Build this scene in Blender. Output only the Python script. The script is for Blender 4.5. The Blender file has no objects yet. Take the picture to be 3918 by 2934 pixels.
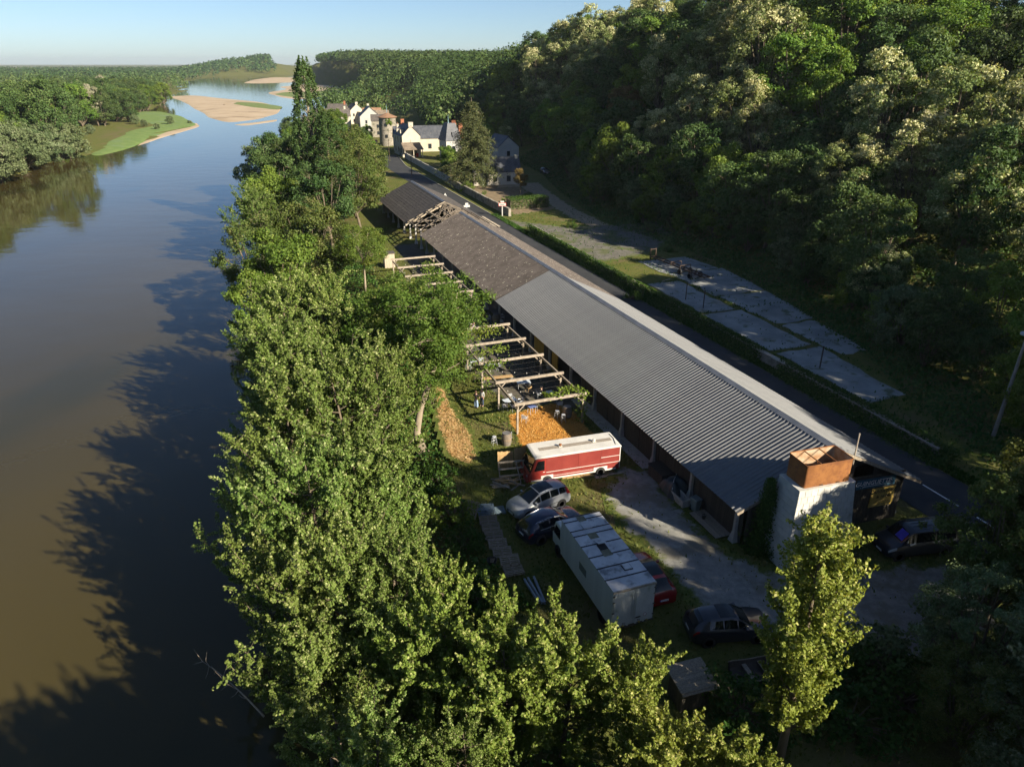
import bpy, bmesh, math, random
import numpy as np
from mathutils import Vector, Matrix
R = math.radians
random.seed(7)
C = bpy.context.scene.collection
scn = bpy.context.scene

# ---------------------------------------------------------------- camera
CAM_H = 28.5
PITCH = 24.3
cam = bpy.data.cameras.new('camera')
cam.sensor_fit = 'HORIZONTAL'; cam.sensor_width = 36.0; cam.lens = 24.96
cam.clip_start = 0.5; cam.clip_end = 30000
co = bpy.data.objects.new('camera', cam); C.objects.link(co)
co.location = (0, 0, CAM_H); co.rotation_euler = (R(90 - PITCH), 0, 0)
scn.camera = co

# ---------------------------------------------------------------- sky and sun
SUN_EL = 26.0
SUN_AZ = math.degrees(math.atan2(0.80, -0.60))
world = bpy.data.worlds.new('World'); scn.world = world; world.use_nodes = True
wn = world.node_tree; wn.nodes.clear()
sky = wn.nodes.new('ShaderNodeTexSky'); sky.sky_type = 'NISHITA'; sky.sun_disc = False
sky.sun_elevation = R(SUN_EL); sky.sun_rotation = R(SUN_AZ)
sky.altitude = 40; sky.air_density = 0.7; sky.dust_density = 0.4; sky.ozone_density = 3.6
bg = wn.nodes.new('ShaderNodeBackground'); bg.inputs['Strength'].default_value = 0.050
wo = wn.nodes.new('ShaderNodeOutputWorld')
wn.links.new(sky.outputs[0], bg.inputs[0]); wn.links.new(bg.outputs[0], wo.inputs[0])
sl = bpy.data.lights.new('sun', 'SUN'); sl.energy = 5.0; sl.angle = R(0.55); sl.color = (1.0, 0.89, 0.71)
so = bpy.data.objects.new('sun', sl); C.objects.link(so)
_e = R(SUN_EL); _a = R(SUN_AZ)
SUNV = Vector((math.sin(_a) * math.cos(_e), math.cos(_a) * math.cos(_e), math.sin(_e)))
so.rotation_euler = SUNV.to_track_quat('Z', 'Y').to_euler(); so.location = (60, -60, 90)

scn.view_settings.view_transform = 'Standard'; scn.view_settings.look = 'None'
scn.view_settings.exposure = 1.3; scn.view_settings.gamma = 1.0
scn.view_settings.use_curve_mapping = False
scn.render.engine = 'CYCLES'
cy = scn.cycles
cy.use_denoising = True
try: cy.denoiser = 'OPENIMAGEDENOISE'
except Exception: pass
cy.max_bounces = 5; cy.diffuse_bounces = 2; cy.glossy_bounces = 3; cy.transmission_bounces = 3
cy.transparent_max_bounces = 6; cy.volume_bounces = 0
cy.caustics_reflective = False; cy.caustics_refractive = False
cy.use_adaptive_sampling = True; cy.adaptive_threshold = 0.02
cy.sample_clamp_indirect = 4.0

# ---------------------------------------------------------------- placing
_f = 2717.0; _cx = 1959.0; _cy = 1467.0
_S, _C = math.sin(R(PITCH)), math.cos(R(PITCH))
def G(px, py, z=0.0):
    """ground position (at height z) of a measured photo point"""
    a = (px - _cx) / _f; b = (py - _cy) / _f
    dy = _C - b * _S; dz = -_S - b * _C
    t = (z - CAM_H) / dz
    return Vector((a * t, dy * t, z))
DU = Vector((-0.348, 0.9375, 0)); DV = Vector((0.9375, 0.348, 0))
ORG = Vector((14.11, 37.01, 0)); TH = math.asin(0.348)
def UV(u, v, z=0.0):
    return Vector((ORG.x + DU.x * u + DV.x * v, ORG.y + DU.y * u + DV.y * v, z))
def uv_of(x, y):
    dx = x - ORG.x; dy = y - ORG.y
    return DU.x * dx + DU.y * dy, DV.x * dx + DV.y * dy

# ---------------------------------------------------------------- materials
def _new(name):
    m = bpy.data.materials.new(name); m.use_nodes = True
    nt = m.node_tree; nt.nodes.clear()
    out = nt.nodes.new('ShaderNodeOutputMaterial')
    return m, nt, out
def _n(nt, t, **kw):
    n = nt.nodes.new(t)
    for k, v in kw.items():
        if k in n.inputs: n.inputs[k].default_value = v
        else: setattr(n, k, v)
    return n
def rgba(c): return (c[0], c[1], c[2], 1.0)
def mixc(nt, fac, a, b, mode='MIX'):
    m = nt.nodes.new('ShaderNodeMix'); m.data_type = 'RGBA'; m.blend_type = mode
    for sock, val in ((m.inputs[0], fac), (m.inputs[6], a), (m.inputs[7], b)):
        if hasattr(val, 'is_output'): nt.links.new(val, sock)
        elif isinstance(val, (int, float)): sock.default_value = val
        else: sock.default_value = rgba(val)
    return m.outputs[2]
def ramp(nt, src, p0, p1, v0=0.0, v1=1.0):
    r = nt.nodes.new('ShaderNodeMapRange'); r.interpolation_type = 'SMOOTHSTEP'
    r.inputs[1].default_value = p0; r.inputs[2].default_value = p1
    r.inputs[3].default_value = v0; r.inputs[4].default_value = v1
    nt.links.new(src, r.inputs[0]); return r.outputs[0]
def noise(nt, coord, scale, detail=4.0, rough=0.55, stretch=None, w=0.0):
    if stretch is not None:
        mp = nt.nodes.new('ShaderNodeMapping'); mp.inputs['Scale'].default_value = stretch
        nt.links.new(coord, mp.inputs[0]); coord = mp.outputs[0]
    n = _n(nt, 'ShaderNodeTexNoise', Scale=scale, Detail=detail, Roughness=rough)
    n.noise_dimensions = '3D'
    if w:
        mp = nt.nodes.new('ShaderNodeMapping'); mp.inputs['Location'].default_value = (w, w * 1.7, w * .6)
        nt.links.new(coord, mp.inputs[0]); coord = mp.outputs[0]
    nt.links.new(coord, n.inputs['Vector']); return n.outputs[0]
def mat(name, c1, c2=None, scale=3.0, rough=0.75, metal=0.0, bump=0.0, bscale=None, stretch=None,
        c3=None, s3=12.0, t3=(0.58, 0.7), spec=0.35, objvar=0.0, space='Object', coat=0.0):
    m, nt, out = _new(name)
    b = _n(nt, 'ShaderNodeBsdfPrincipled', Roughness=rough, Metallic=metal)
    b.inputs['Specular IOR Level'].default_value = spec
    b.inputs['Coat Weight'].default_value = coat
    tc = nt.nodes.new('ShaderNodeTexCoord')
    crd = tc.outputs['Object']
    if space == 'World':
        crd = nt.nodes.new('ShaderNodeNewGeometry').outputs['Position']
    col = None
    if c2 is not None:
        f = ramp(nt, noise(nt, crd, scale, 5.0, 0.6, stretch), 0.32, 0.68)
        col = mixc(nt, f, c1, c2)
    if c3 is not None:
        f = ramp(nt, noise(nt, crd, s3, 4.0, 0.6, stretch, w=13.0), t3[0], t3[1])
        col = mixc(nt, f, col if col is not None else c1, c3)
    if objvar:
        oi = nt.nodes.new('ShaderNodeObjectInfo')
        hv = _n(nt, 'ShaderNodeHueSaturation')
        r = nt.nodes.new('ShaderNodeMapRange'); r.inputs[3].default_value = 1 - objvar; r.inputs[4].default_value = 1 + objvar
        nt.links.new(oi.outputs['Random'], r.inputs[0]); nt.links.new(r.outputs[0], hv.inputs['Value'])
        if col is not None: nt.links.new(col, hv.inputs['Color'])
        else: hv.inputs['Color'].default_value = rgba(c1)
        col = hv.outputs[0]
    if col is not None: nt.links.new(col, b.inputs['Base Color'])
    else: b.inputs['Base Color'].default_value = rgba(c1)
    if bump:
        bn = nt.nodes.new('ShaderNodeBump'); bn.inputs['Strength'].default_value = bump; bn.inputs['Distance'].default_value = 0.03
        nt.links.new(noise(nt, crd, bscale or scale * 6, 5.0, 0.6, stretch), bn.inputs['Height'])
        nt.links.new(bn.outputs[0], b.inputs['Normal'])
    nt.links.new(b.outputs[0], out.inputs[0])
    return m
def glass_mat(name, tint, rough=0.04):
    m, nt, out = _new(name)
    b = _n(nt, 'ShaderNodeBsdfPrincipled', Roughness=rough)
    b.inputs['Base Color'].default_value = rgba(tint); b.inputs['Specular IOR Level'].default_value = 0.55
    b.inputs['IOR'].default_value = 1.5
    nt.links.new(b.outputs[0], out.inputs[0]); return m
def leaf_mat(name, ca, cb, cc=None, tcol=1.0, trans=0.35, var=0.18, rough=0.55, ccut=(0.8, 0.9)):
    """leaf colours: attribute 'tone' (0..1 per leaf) runs ca -> cb -> cc; each tree a little different"""
    m, nt, out = _new(name)
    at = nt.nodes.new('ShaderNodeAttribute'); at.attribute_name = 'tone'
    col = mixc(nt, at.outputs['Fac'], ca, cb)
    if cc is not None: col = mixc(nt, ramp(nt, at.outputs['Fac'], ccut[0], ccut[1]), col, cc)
    oi = nt.nodes.new('ShaderNodeObjectInfo')
    hv = _n(nt, 'ShaderNodeHueSaturation')
    r = nt.nodes.new('ShaderNodeMapRange'); r.inputs[3].default_value = 1 - var; r.inputs[4].default_value = 1 + var
    r2 = nt.nodes.new('ShaderNodeMapRange'); r2.inputs[3].default_value = 0.485; r2.inputs[4].default_value = 0.515
    nt.links.new(oi.outputs['Random'], r.inputs[0]); nt.links.new(r.outputs[0], hv.inputs['Value'])
    mm = nt.nodes.new('ShaderNodeMath'); mm.operation = 'FRACT'; m2 = nt.nodes.new('ShaderNodeMath'); m2.operation = 'MULTIPLY'
    m2.inputs[1].default_value = 7.31
    nt.links.new(oi.outputs['Random'], m2.inputs[0]); nt.links.new(m2.outputs[0], mm.inputs[0])
    nt.links.new(mm.outputs[0], r2.inputs[0]); nt.links.new(r2.outputs[0], hv.inputs['Hue'])
    nt.links.new(col, hv.inputs['Color'])
    b = _n(nt, 'ShaderNodeBsdfPrincipled', Roughness=rough); b.inputs['Specular IOR Level'].default_value = 0.14
    nt.links.new(hv.outputs[0], b.inputs['Base Color'])
    t = nt.nodes.new('ShaderNodeBsdfTranslucent')
    tc = mixc(nt, 1.0, hv.outputs[0], (1.25 * tcol, 1.15 * tcol, 0.45 * tcol), 'MULTIPLY')
    nt.links.new(tc, t.inputs[0])
    mx = nt.nodes.new('ShaderNodeMixShader'); mx.inputs[0].default_value = trans
    nt.links.new(b.outputs[0], mx.inputs[1]); nt.links.new(t.outputs[0], mx.inputs[2])
    nt.links.new(mx.outputs[0], out.inputs[0]); return m

# ---------------------------------------------------------------- mesh helpers
def link(o, parent=None):
    C.objects.link(o)
    if parent is not None: o.parent = parent
    return o
def tag(o, label=None, cat=None, group=None, kind=None):
    if label: o['label'] = label
    if cat: o['category'] = cat
    if group: o['group'] = group
    if kind: o['kind'] = kind
    return o
def thing(name, label, cat, loc=(0, 0, 0), rz=0.0, group=None):
    o = bpy.data.objects.new(name, None); o.empty_display_size = 0.3
    C.objects.link(o); o.location = loc; o.rotation_euler = (0, 0, rz)
    return tag(o, label, cat, group)
def fast_mesh(name, V, F, mats=(), smooth=False, attr=None):
    """V (n,3) array, F (m,k) array of one polygon size"""
    me = bpy.data.meshes.new(name)
    V = np.ascontiguousarray(V, dtype=np.float32); F = np.ascontiguousarray(F, dtype=np.int32)
    n, k = F.shape
    me.vertices.add(len(V)); me.vertices.foreach_set('co', V.ravel())
    me.loops.add(n * k); me.loops.foreach_set('vertex_index', F.ravel())
    me.polygons.add(n)
    me.polygons.foreach_set('loop_start', np.arange(0, n * k, k, dtype=np.int32))
    me.polygons.foreach_set('loop_total', np.full(n, k, dtype=np.int32))
    if smooth: me.polygons.foreach_set('use_smooth', np.ones(n, dtype=bool))
    if attr is not None:
        for an, av, dom in attr:
            a = me.attributes.new(an, 'FLOAT', dom); a.data.foreach_set('value', np.ascontiguousarray(av, dtype=np.float32))
    for m in mats: me.materials.append(m)
    me.update(calc_edges=True)
    return me
class MB:
    """collects shapes, then links them as ONE mesh object"""
    def __init__(s): s.v = []; s.f = []
    def add(s, vs, fs):
        b = len(s.v); s.v += [tuple(p) for p in vs]; s.f += [tuple(i + b for i in f) for f in fs]; return s
    def box(s, x0, y0, z0, x1, y1, z1):
        return s.add([(x0,y0,z0),(x1,y0,z0),(x1,y1,z0),(x0,y1,z0),(x0,y0,z1),(x1,y0,z1),(x1,y1,z1),(x0,y1,z1)],
                     [(0,3,2,1),(4,5,6,7),(0,1,5,4),(1,2,6,5),(2,3,7,6),(3,0,4,7)])
    def bar(s, a, b, w, h=None, up=(0, 0, 1)):
        """square bar from a to b, w wide, h high"""
        a = Vector(a); b = Vector(b); h = w if h is None else h
        d = (b - a).normalized(); upv = Vector(up)
        if abs(d.dot(upv)) > 0.98: upv = Vector((1, 0, 0))
        sx = d.cross(upv).normalized() * (w / 2); sz = sx.cross(d).normalized() * (h / 2)
        P = []
        for p in (a, b): P += [p - sx - sz, p + sx - sz, p + sx + sz, p - sx + sz]
        return s.add(P, [(0,1,2,3),(7,6,5,4),(0,4,5,1),(1,5,6,2),(2,6,7,3),(3,7,4,0)])
    def tube(s, pts, rad, n=8, cap=True):
        pts = [Vector(p) for p in pts]; k = len(pts)
        if not hasattr(rad, '__len__'): rad = [rad] * k
        base = len(s.v); ref = None
        for i, p in enumerate(pts):
            d = (pts[min(i + 1, k - 1)] - pts[max(i - 1, 0)])
            d = d.normalized() if d.length > 1e-9 else Vector((0, 0, 1))
            if ref is None: ref = Vector((1, 0, 0)) if abs(d.x) < 0.8 else Vector((0, 1, 0))
            x = (ref - d * ref.dot(d)); x = x.normalized() if x.length > 1e-6 else d.orthogonal().normalized()
            ref = x; y = d.cross(x)
            for j in range(n):
                a = 2 * math.pi * j / n
                s.v.append(tuple(p + (x * math.cos(a) + y * math.sin(a)) * rad[i]))
        for i in range(k - 1):
            for j in range(n):
                j2 = (j + 1) % n
                s.f.append((base + i*n + j, base + i*n + j2, base + (i+1)*n + j2, base + (i+1)*n + j))
        if cap:
            s.f.append(tuple(base + j for j in reversed(range(n))))
            s.f.append(tuple(base + (k-1)*n + j for j in range(n)))
        return s
    def lathe(s, prof, c=(0, 0, 0), n=20, axis='z'):
        """prof: (r, h) pairs from bottom to top"""
        base = len(s.v); c = Vector(c)
        for r, h in prof:
            for j in range(n):
                a = 2 * math.pi * j / n; p, q = r * math.cos(a), r * math.sin(a)
                s.v.append(tuple(c + (Vector((p, q, h)) if axis == 'z' else Vector((p, h, q)) if axis == 'y' else Vector((h, p, q)))))
        k = len(prof); fl = axis == 'y'
        for i in range(k - 1):
            for j in range(n):
                j2 = (j + 1) % n
                f = (base+i*n+j, base+i*n+j2, base+(i+1)*n+j2, base+(i+1)*n+j)
                s.f.append(tuple(reversed(f)) if fl else f)
        if prof[0][0] > 1e-6: s.f.append(tuple(base + j for j in reversed(range(n))))
        if prof[-1][0] > 1e-6: s.f.append(tuple(base + (k-1)*n + j for j in range(n)))
        return s
    def prism(s, poly, z0, z1):
        n = len(poly)
        vs = [(p[0], p[1], z0) for p in poly] + [(p[0], p[1], z1) for p in poly]
        return s.add(vs, [tuple(reversed(range(n))), tuple(range(n, 2*n))] + [(i, (i+1) % n, n+(i+1) % n, n+i) for i in range(n)])
    def extr(s, poly, x0, x1, plane='xz'):
        """polygon in the xz (or yz) plane pushed through y (or x)"""
        n = len(poly)
        if plane == 'xz': vs = [(p[0], x0, p[1]) for p in poly] + [(p[0], x1, p[1]) for p in poly]
        else: vs = [(x0, p[0], p[1]) for p in poly] + [(x1, p[0], p[1]) for p in poly]
        return s.add(vs, [tuple(range(n)), tuple(reversed(range(n, 2*n)))] + [((i+1) % n, i, n+i, n+(i+1) % n) for i in range(n)])
    def grid(s, P, closed=False):
        """P[i][j] points"""
        base = len(s.v); n = len(P); k = len(P[0])
        for row in P: s.v += [tuple(p) for p in row]
        for i in range(n - 1):
            for j in range(k - 1 if not closed else k):
                j2 = (j + 1) % k
                s.f.append((base+i*k+j, base+i*k+j2, base+(i+1)*k+j2, base+(i+1)*k+j))
        return s
    def mesh(s, name, m, smooth=False, angle=None):
        me = bpy.data.meshes.new(name); me.from_pydata(s.v, [], s.f)
        if m is not None: me.materials.append(m)
        if smooth:
            me.polygons.foreach_set('use_smooth', np.ones(len(me.polygons), dtype=bool))
        me.update()
        if smooth and angle: 
            try: me.set_sharp_from_angle(angle=R(angle))
            except Exception: pass
        return me
    def build(s, name, m, parent=None, smooth=False, fix=True, angle=40, bevel=0.0, loc=None, rot=None):
        me = s.mesh(name, m, smooth, None)
        if fix:
            bm = bmesh.new(); bm.from_mesh(me); bmesh.ops.recalc_face_normals(bm, faces=bm.faces)
            if bevel: bmesh.ops.bevel(bm, geom=bm.edges[:], offset=bevel, segments=1, affect='EDGES')
            bm.to_mesh(me); bm.free()
        if smooth and angle:
            try: me.set_sharp_from_angle(angle=R(angle))
            except Exception: pass
        o = bpy.data.objects.new(name, me)
        if loc is not None: o.location = loc
        if rot is not None: o.rotation_euler = rot
        return link(o, parent)
def put(name, me, parent=None, loc=(0, 0, 0), rot=(0, 0, 0), scale=None):
    o = bpy.data.objects.new(name, me); o.location = loc; o.rotation_euler = rot
    if scale is not None: o.scale = scale
    return link(o, parent)
def copy_tree(src, loc=None, rz=None, scale=None, label=None, group=None):
    def rec(o, par):
        c = o.copy(); C.objects.link(c)
        if par is not None: c.parent = par
        for ch in KIDS.get(o.name, []): rec(ch, c)
        return c
    global KIDS
    KIDS = {}
    def walk(o):
        KIDS[o.name] = list(o.children)
        for ch in KIDS[o.name]: walk(ch)
    walk(src)
    c = rec(src, None)
    if loc is not None: c.location = loc
    if rz is not None: c.rotation_euler = (0, 0, rz)
    if scale is not None: c.scale = scale if hasattr(scale, '__len__') else (scale,) * 3
    if label: c['label'] = label
    if group: c['group'] = group
    return c
def text_mesh(name, body, size, m, parent, loc, rot, align='CENTER', depth=0.004, shear=0.0, bold=0.0):
    cu = bpy.data.curves.new(name, 'FONT'); cu.body = body; cu.size = size; cu.extrude = depth
    cu.align_x = align; cu.shear = shear; cu.offset = bold; cu.resolution_u = 2
    t = bpy.data.objects.new(name, cu); C.objects.link(t)
    me = bpy.data.meshes.new_from_object(t.evaluated_get(bpy.context.evaluated_depsgraph_get()))
    bpy.data.objects.remove(t); bpy.data.curves.remove(cu)
    me.materials.clear(); me.materials.append(m)
    return put(name, me, parent, loc, rot)
def sm(x, a, b):
    t = np.clip((x - a) / (b - a), 0, 1); return t * t * (3 - 2 * t)
# ================================================================ terrain
_YR = [-400, 0, 20, 37, 62, 85, 108, 130, 200, 300, 455, 600, 800, 1000, 1300, 1600, 2200, 9000]
_XR = [150, 2.2, -5.2, -11.5, -18.7, -25, -31.4, -38.5, -62, -90, -118, -127, -160, -200, -300, -400, -560, -1500]
_YL = [-400, 60, 215, 250, 269, 290, 334, 400, 431, 450, 480, 520, 616, 800, 1000, 1400, 2200, 9000]
_XL = [-60, -135, -151, -163, -166, -162, -165, -176, -181, -200, -232, -258, -285, -360, -420, -600, -820, -2500]
_UB = [-200, -60, 0, 12, 22, 43, 62, 95, 130, 160, 213, 300, 600]
_VB = [26, 26, 28, 31, 36, 41, 45, 42, 48, 56, 62, 60, 75]
def zt(X, Y):
    X = np.asarray(X, dtype=float); Y = np.asarray(Y, dtype=float)
    xr = np.interp(Y, _YR, _XR); xl = np.interp(Y, _YL, _XL)
    wob = 0.8 * np.sin(Y * 0.31 + 1.0) + 0.5 * np.sin(Y * 0.73)
    dr = X - xr + wob; dl = xl - X + wob * 1.5
    zr = np.interp(dr, [-14, -2, 0, 2.5, 7.5, 10.5], [-7, -5.4, -4.5, -3.3, -0.6, 0.0])
    zl = np.interp(dl, [-14, -2, 0, 5, 25, 80], [-7, -5.4, -4.5, -4.0, -3.3, -2.4])
    z = np.maximum(zr, zl)
    u = DU.x * (X - ORG.x) + DU.y * (Y - ORG.y); v = DV.x * (X - ORG.x) + DV.y * (Y - ORG.y)
    hb = np.interp(u, _UB, _VB)
    top = np.interp(u, [-200, -40, 10, 50, 100, 160, 300, 420, 700, 1200], [10, 10, 12, 19, 27, 31, 25, 19, 20, 30])
    w = np.interp(u, [-100, 150, 400], [62, 60, 70])
    t = np.clip((v - hb) / w, 0, 1)
    h = top * (0.8 * sm(t, 0, 1) + 0.2 * np.clip(t * 1.5, 0, 1))
    h = h + np.where(t > 0, 1.6 * np.sin(u * 0.09 + v * 0.05) * np.minimum(t * 3, 1) + 0.8 * np.sin(u * 0.23 + 2) * np.minimum(t * 4, 1), 0)
    z = z + np.where((dr > 5), h, 0)
    far = 44 * sm(Y, 2050, 2500) * sm(X, -1050, -800)
    return np.maximum(z, np.where(Y > 2000, z + far * (h < 20), z))
def zt1(x, y): return float(zt(np.array([x]), np.array([y]))[0])

def axis(segs):
    out = []
    for a, b, st in segs: out.append(np.arange(a, b, st))
    out.append(np.array([segs[-1][1]])); return np.concatenate(out)
gx = axis([(-9000, -1500, 500), (-1500, -420, 60), (-420, -150, 10), (-150, -45, 5), (-45, 130, 1.6), (130, 300, 8), (300, 900, 50), (900, 9000, 600)])
gy = axis([(-300, -30, 15), (-30, 180, 1.6), (180, 320, 4), (320, 900, 15), (900, 2600, 50), (2600, 12000, 700)])
GX, GY = np.meshgrid(gx, gy)
GZ = zt(GX, GY)
nx, ny = len(gx), len(gy)
idx = np.arange(nx * ny).reshape(ny, nx)
F = np.stack([idx[:-1, :-1], idx[:-1, 1:], idx[1:, 1:], idx[1:, :-1]], -1).reshape(-1, 4)
# ---- ground material: grass with bare earth, leaf litter under the wood on slopes
def ground_material():
    m, nt, out = _new('meadow_ground')
    b = _n(nt, 'ShaderNodeBsdfPrincipled', Roughness=0.95); b.inputs['Specular IOR Level'].default_value = 0.1
    pos = nt.nodes.new('ShaderNodeNewGeometry').outputs['Position']
    n1 = ramp(nt, noise(nt, pos, 0.35, 6, 0.65), 0.35, 0.68)
    n2 = ramp(nt, noise(nt, pos, 3.5, 5, 0.7, w=5.0), 0.35, 0.7)
    n3 = ramp(nt, noise(nt, pos, 0.16, 5, 0.6, w=21.0), 0.5, 0.68)
    g = mixc(nt, n2, (0.060, 0.088, 0.017), (0.14, 0.150, 0.036))
    g = mixc(nt, n1, g, (0.13, 0.125, 0.038))
    g = mixc(nt, n3, g, (0.14, 0.115, 0.055))
    nt.links.new(g, b.inputs['Base Color'])
    bn = nt.nodes.new('ShaderNodeBump'); bn.inputs['Strength'].default_value = 0.9; bn.inputs['Distance'].default_value = 0.12
    nt.links.new(noise(nt, pos, 9.0, 4, 0.75), bn.inputs['Height']); nt.links.new(bn.outputs[0], b.inputs['Normal'])
    nt.links.new(b.outputs[0], out.inputs[0]); return m
M_GROUND = ground_material()
gme = fast_mesh('ground', np.stack([GX, GY, GZ - 0.01], -1).reshape(-1, 3), F, [M_GROUND], smooth=True)
tag(link(bpy.data.objects.new('ground', gme)), 'grassy ground of the valley floor rising into the hillside', None, None, 'structure')

# ---- river
def water_material():
    m, nt, out = _new('river_water')
    b = _n(nt, 'ShaderNodeBsdfPrincipled', Roughness=0.045); b.inputs['IOR'].default_value = 1.333
    b.inputs['Specular IOR Level'].default_value = 0.5
    pos = nt.nodes.new('ShaderNodeNewGeometry').outputs['Position']
    c = mixc(nt, ramp(nt, noise(nt, pos, 0.02, 3, 0.5), 0.35, 0.7), (0.046, 0.037, 0.012), (0.064, 0.050, 0.017))
    c = mixc(nt, ramp(nt, noise(nt, pos, 0.06, 3, 0.5, stretch=(1.0, 0.35, 1)), 0.55, 0.72), c, (0.034, 0.031, 0.011))
    nt.links.new(c, b.inputs['Base Color'])
    b1 = nt.nodes.new('ShaderNodeBump'); b1.inputs['Strength'].default_value = 0.11; b1.inputs['Distance'].default_value = 0.06
    nt.links.new(noise(nt, pos, 1.6, 3, 0.5, stretch=(0.5, 1.0, 1)), b1.inputs['Height'])
    b2 = nt.nodes.new('ShaderNodeBump'); b2.inputs['Strength'].default_value = 0.10; b2.inputs['Distance'].default_value = 0.35
    nt.links.new(noise(nt, pos, 0.22, 3, 0.5, stretch=(0.6, 1.0, 1)), b2.inputs['Height']); nt.links.new(b2.outputs[0], b1.inputs['Normal'])
    nt.links.new(b1.outputs[0], b.inputs['Normal'])
    nt.links.new(b.outputs[0], out.inputs[0]); return m
WZ = -4.5
ys = np.concatenate([np.arange(-200, 600, 12), np.arange(600, 3400, 60)])
Vw = []; Fw = []
for i, y in enumerate(ys):
    a = np.interp(y, _YL, _XL) - 14; c = np.interp(y, _YR, _XR) + 14
    for t in np.linspace(0, 1, 6): Vw.append((a + (c - a) * t, y, WZ))
for i in range(len(ys) - 1):
    for j in range(5): Fw.append((i*6+j, i*6+j+1, (i+1)*6+j+1, (i+1)*6+j))
wme = fast_mesh('river_water', np.array(Vw), np.array(Fw), [water_material()])
tag(link(bpy.data.objects.new('river_water', wme)), 'calm brown and blue river running up the valley', None, None, 'structure')

# ---- flat patches with ragged borders that melt into the meadow colour
def patch_mat(name, ca, cb, edge=(0.060, 0.088, 0.017), edge2=(0.14, 0.150, 0.036), scale=2.0, bump=0.5, rough=0.95, wide=1.0, c3=None):
    m, nt, out = _new(name)
    b = _n(nt, 'ShaderNodeBsdfPrincipled', Roughness=rough); b.inputs['Specular IOR Level'].default_value = 0.15
    pos = nt.nodes.new('ShaderNodeNewGeometry').outputs['Position']
    at = nt.nodes.new('ShaderNodeAttribute'); at.attribute_name = 'inside'
    col = mixc(nt, ramp(nt, noise(nt, pos, scale, 6, 0.7), 0.35, 0.68), ca, cb)
    if c3 is not None: col = mixc(nt, ramp(nt, noise(nt, pos, scale * 0.25, 5, 0.65, w=9), 0.5, 0.62), col, c3)
    grass = mixc(nt, ramp(nt, noise(nt, pos, 3.5, 5, 0.7, w=5.0), 0.35, 0.7), edge, edge2)
    add = nt.nodes.new('ShaderNodeMath'); add.operation = 'ADD'
    nz = nt.nodes.new('ShaderNodeMapRange'); nz.inputs[1].default_value = 0.25; nz.inputs[2].default_value = 0.75
    nz.inputs[3].default_value = -0.42 * wide; nz.inputs[4].default_value = 0.42 * wide
    nt.links.new(noise(nt, pos, 0.9, 6, 0.72, w=3), nz.inputs[0])
    nt.links.new(at.outputs['Fac'], add.inputs[0]); nt.links.new(nz.outputs[0], add.inputs[1])
    col = mixc(nt, ramp(nt, add.outputs[0], 0.38, 0.62), grass, col)
    nt.links.new(col, b.inputs['Base Color'])
    bn = nt.nodes.new('ShaderNodeBump'); bn.inputs['Strength'].default_value = bump; bn.inputs['Distance'].default_value = 0.05
    nt.links.new(noise(nt, pos, 14.0, 5, 0.75), bn.inputs['Height']); nt.links.new(bn.outputs[0], b.inputs['Normal'])
    nt.links.new(b.outputs[0], out.inputs[0]); return m
def patch(name, label, poly, m, z=0.012, border=1.2, step=0.8, follow=False, kind='structure', seed=1):
    """polygon filled with a fine grid; attribute 'inside' runs 0 at the rim to 1 further in"""
    rng = np.random.default_rng(seed)
    P = np.array([(p[0], p[1]) for p in poly]); 
    x0, y0 = P.min(0); x1, y1 = P.max(0)
    xs = np.arange(x0 - step, x1 + step, step); ysx = np.arange(y0 - step, y1 + step, step)
    XX, YY = np.meshgrid(xs, ysx); pts = np.stack([XX.ravel(), YY.ravel()], 1)
    n = len(P); ins = np.zeros(len(pts), bool); dist = np.full(len(pts), 1e9)
    for i in range(n):
        a = P[i]; b = P[(i + 1) % n]
        c = ((a[1] > pts[:, 1]) != (b[1] > pts[:, 1]))
        xi = (b[0] - a[0]) * (pts[:, 1] - a[1]) / ((b[1] - a[1]) if abs(b[1] - a[1]) > 1e-9 else 1e-9) + a[0]
        ins ^= c & (pts[:, 0] < xi)
        ab = b - a; t = np.clip(((pts - a) @ ab) / (ab @ ab), 0, 1)
        dist = np.minimum(dist, np.linalg.norm(pts - (a + t[:, None] * ab), axis=1))
    sd = np.where(ins, dist, -dist)
    inside = np.clip(0.5 + sd / (2 * border), 0, 1)
    zz = (zt(pts[:, 0], pts[:, 1]) if follow else 0) + z
    V = np.stack([pts[:, 0], pts[:, 1], np.broadcast_to(zz, len(pts))], 1)
    ny_, nx_ = XX.shape; id_ = np.arange(nx_ * ny_).reshape(ny_, nx_)
    F_ = np.stack([id_[:-1, :-1], id_[:-1, 1:], id_[1:, 1:], id_[1:, :-1]], -1).reshape(-1, 4)
    keep = (sd[F_] > -border).all(1); F_ = F_[keep]
    used = np.unique(F_); rm = -np.ones(len(V), int); rm[used] = np.arange(len(used))
    me = fast_mesh(name, V[used], rm[F_], [m], True, [('inside', inside[used], 'POINT')])
    return tag(link(bpy.data.objects.new(name, me)), label, None, None, kind)
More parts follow.
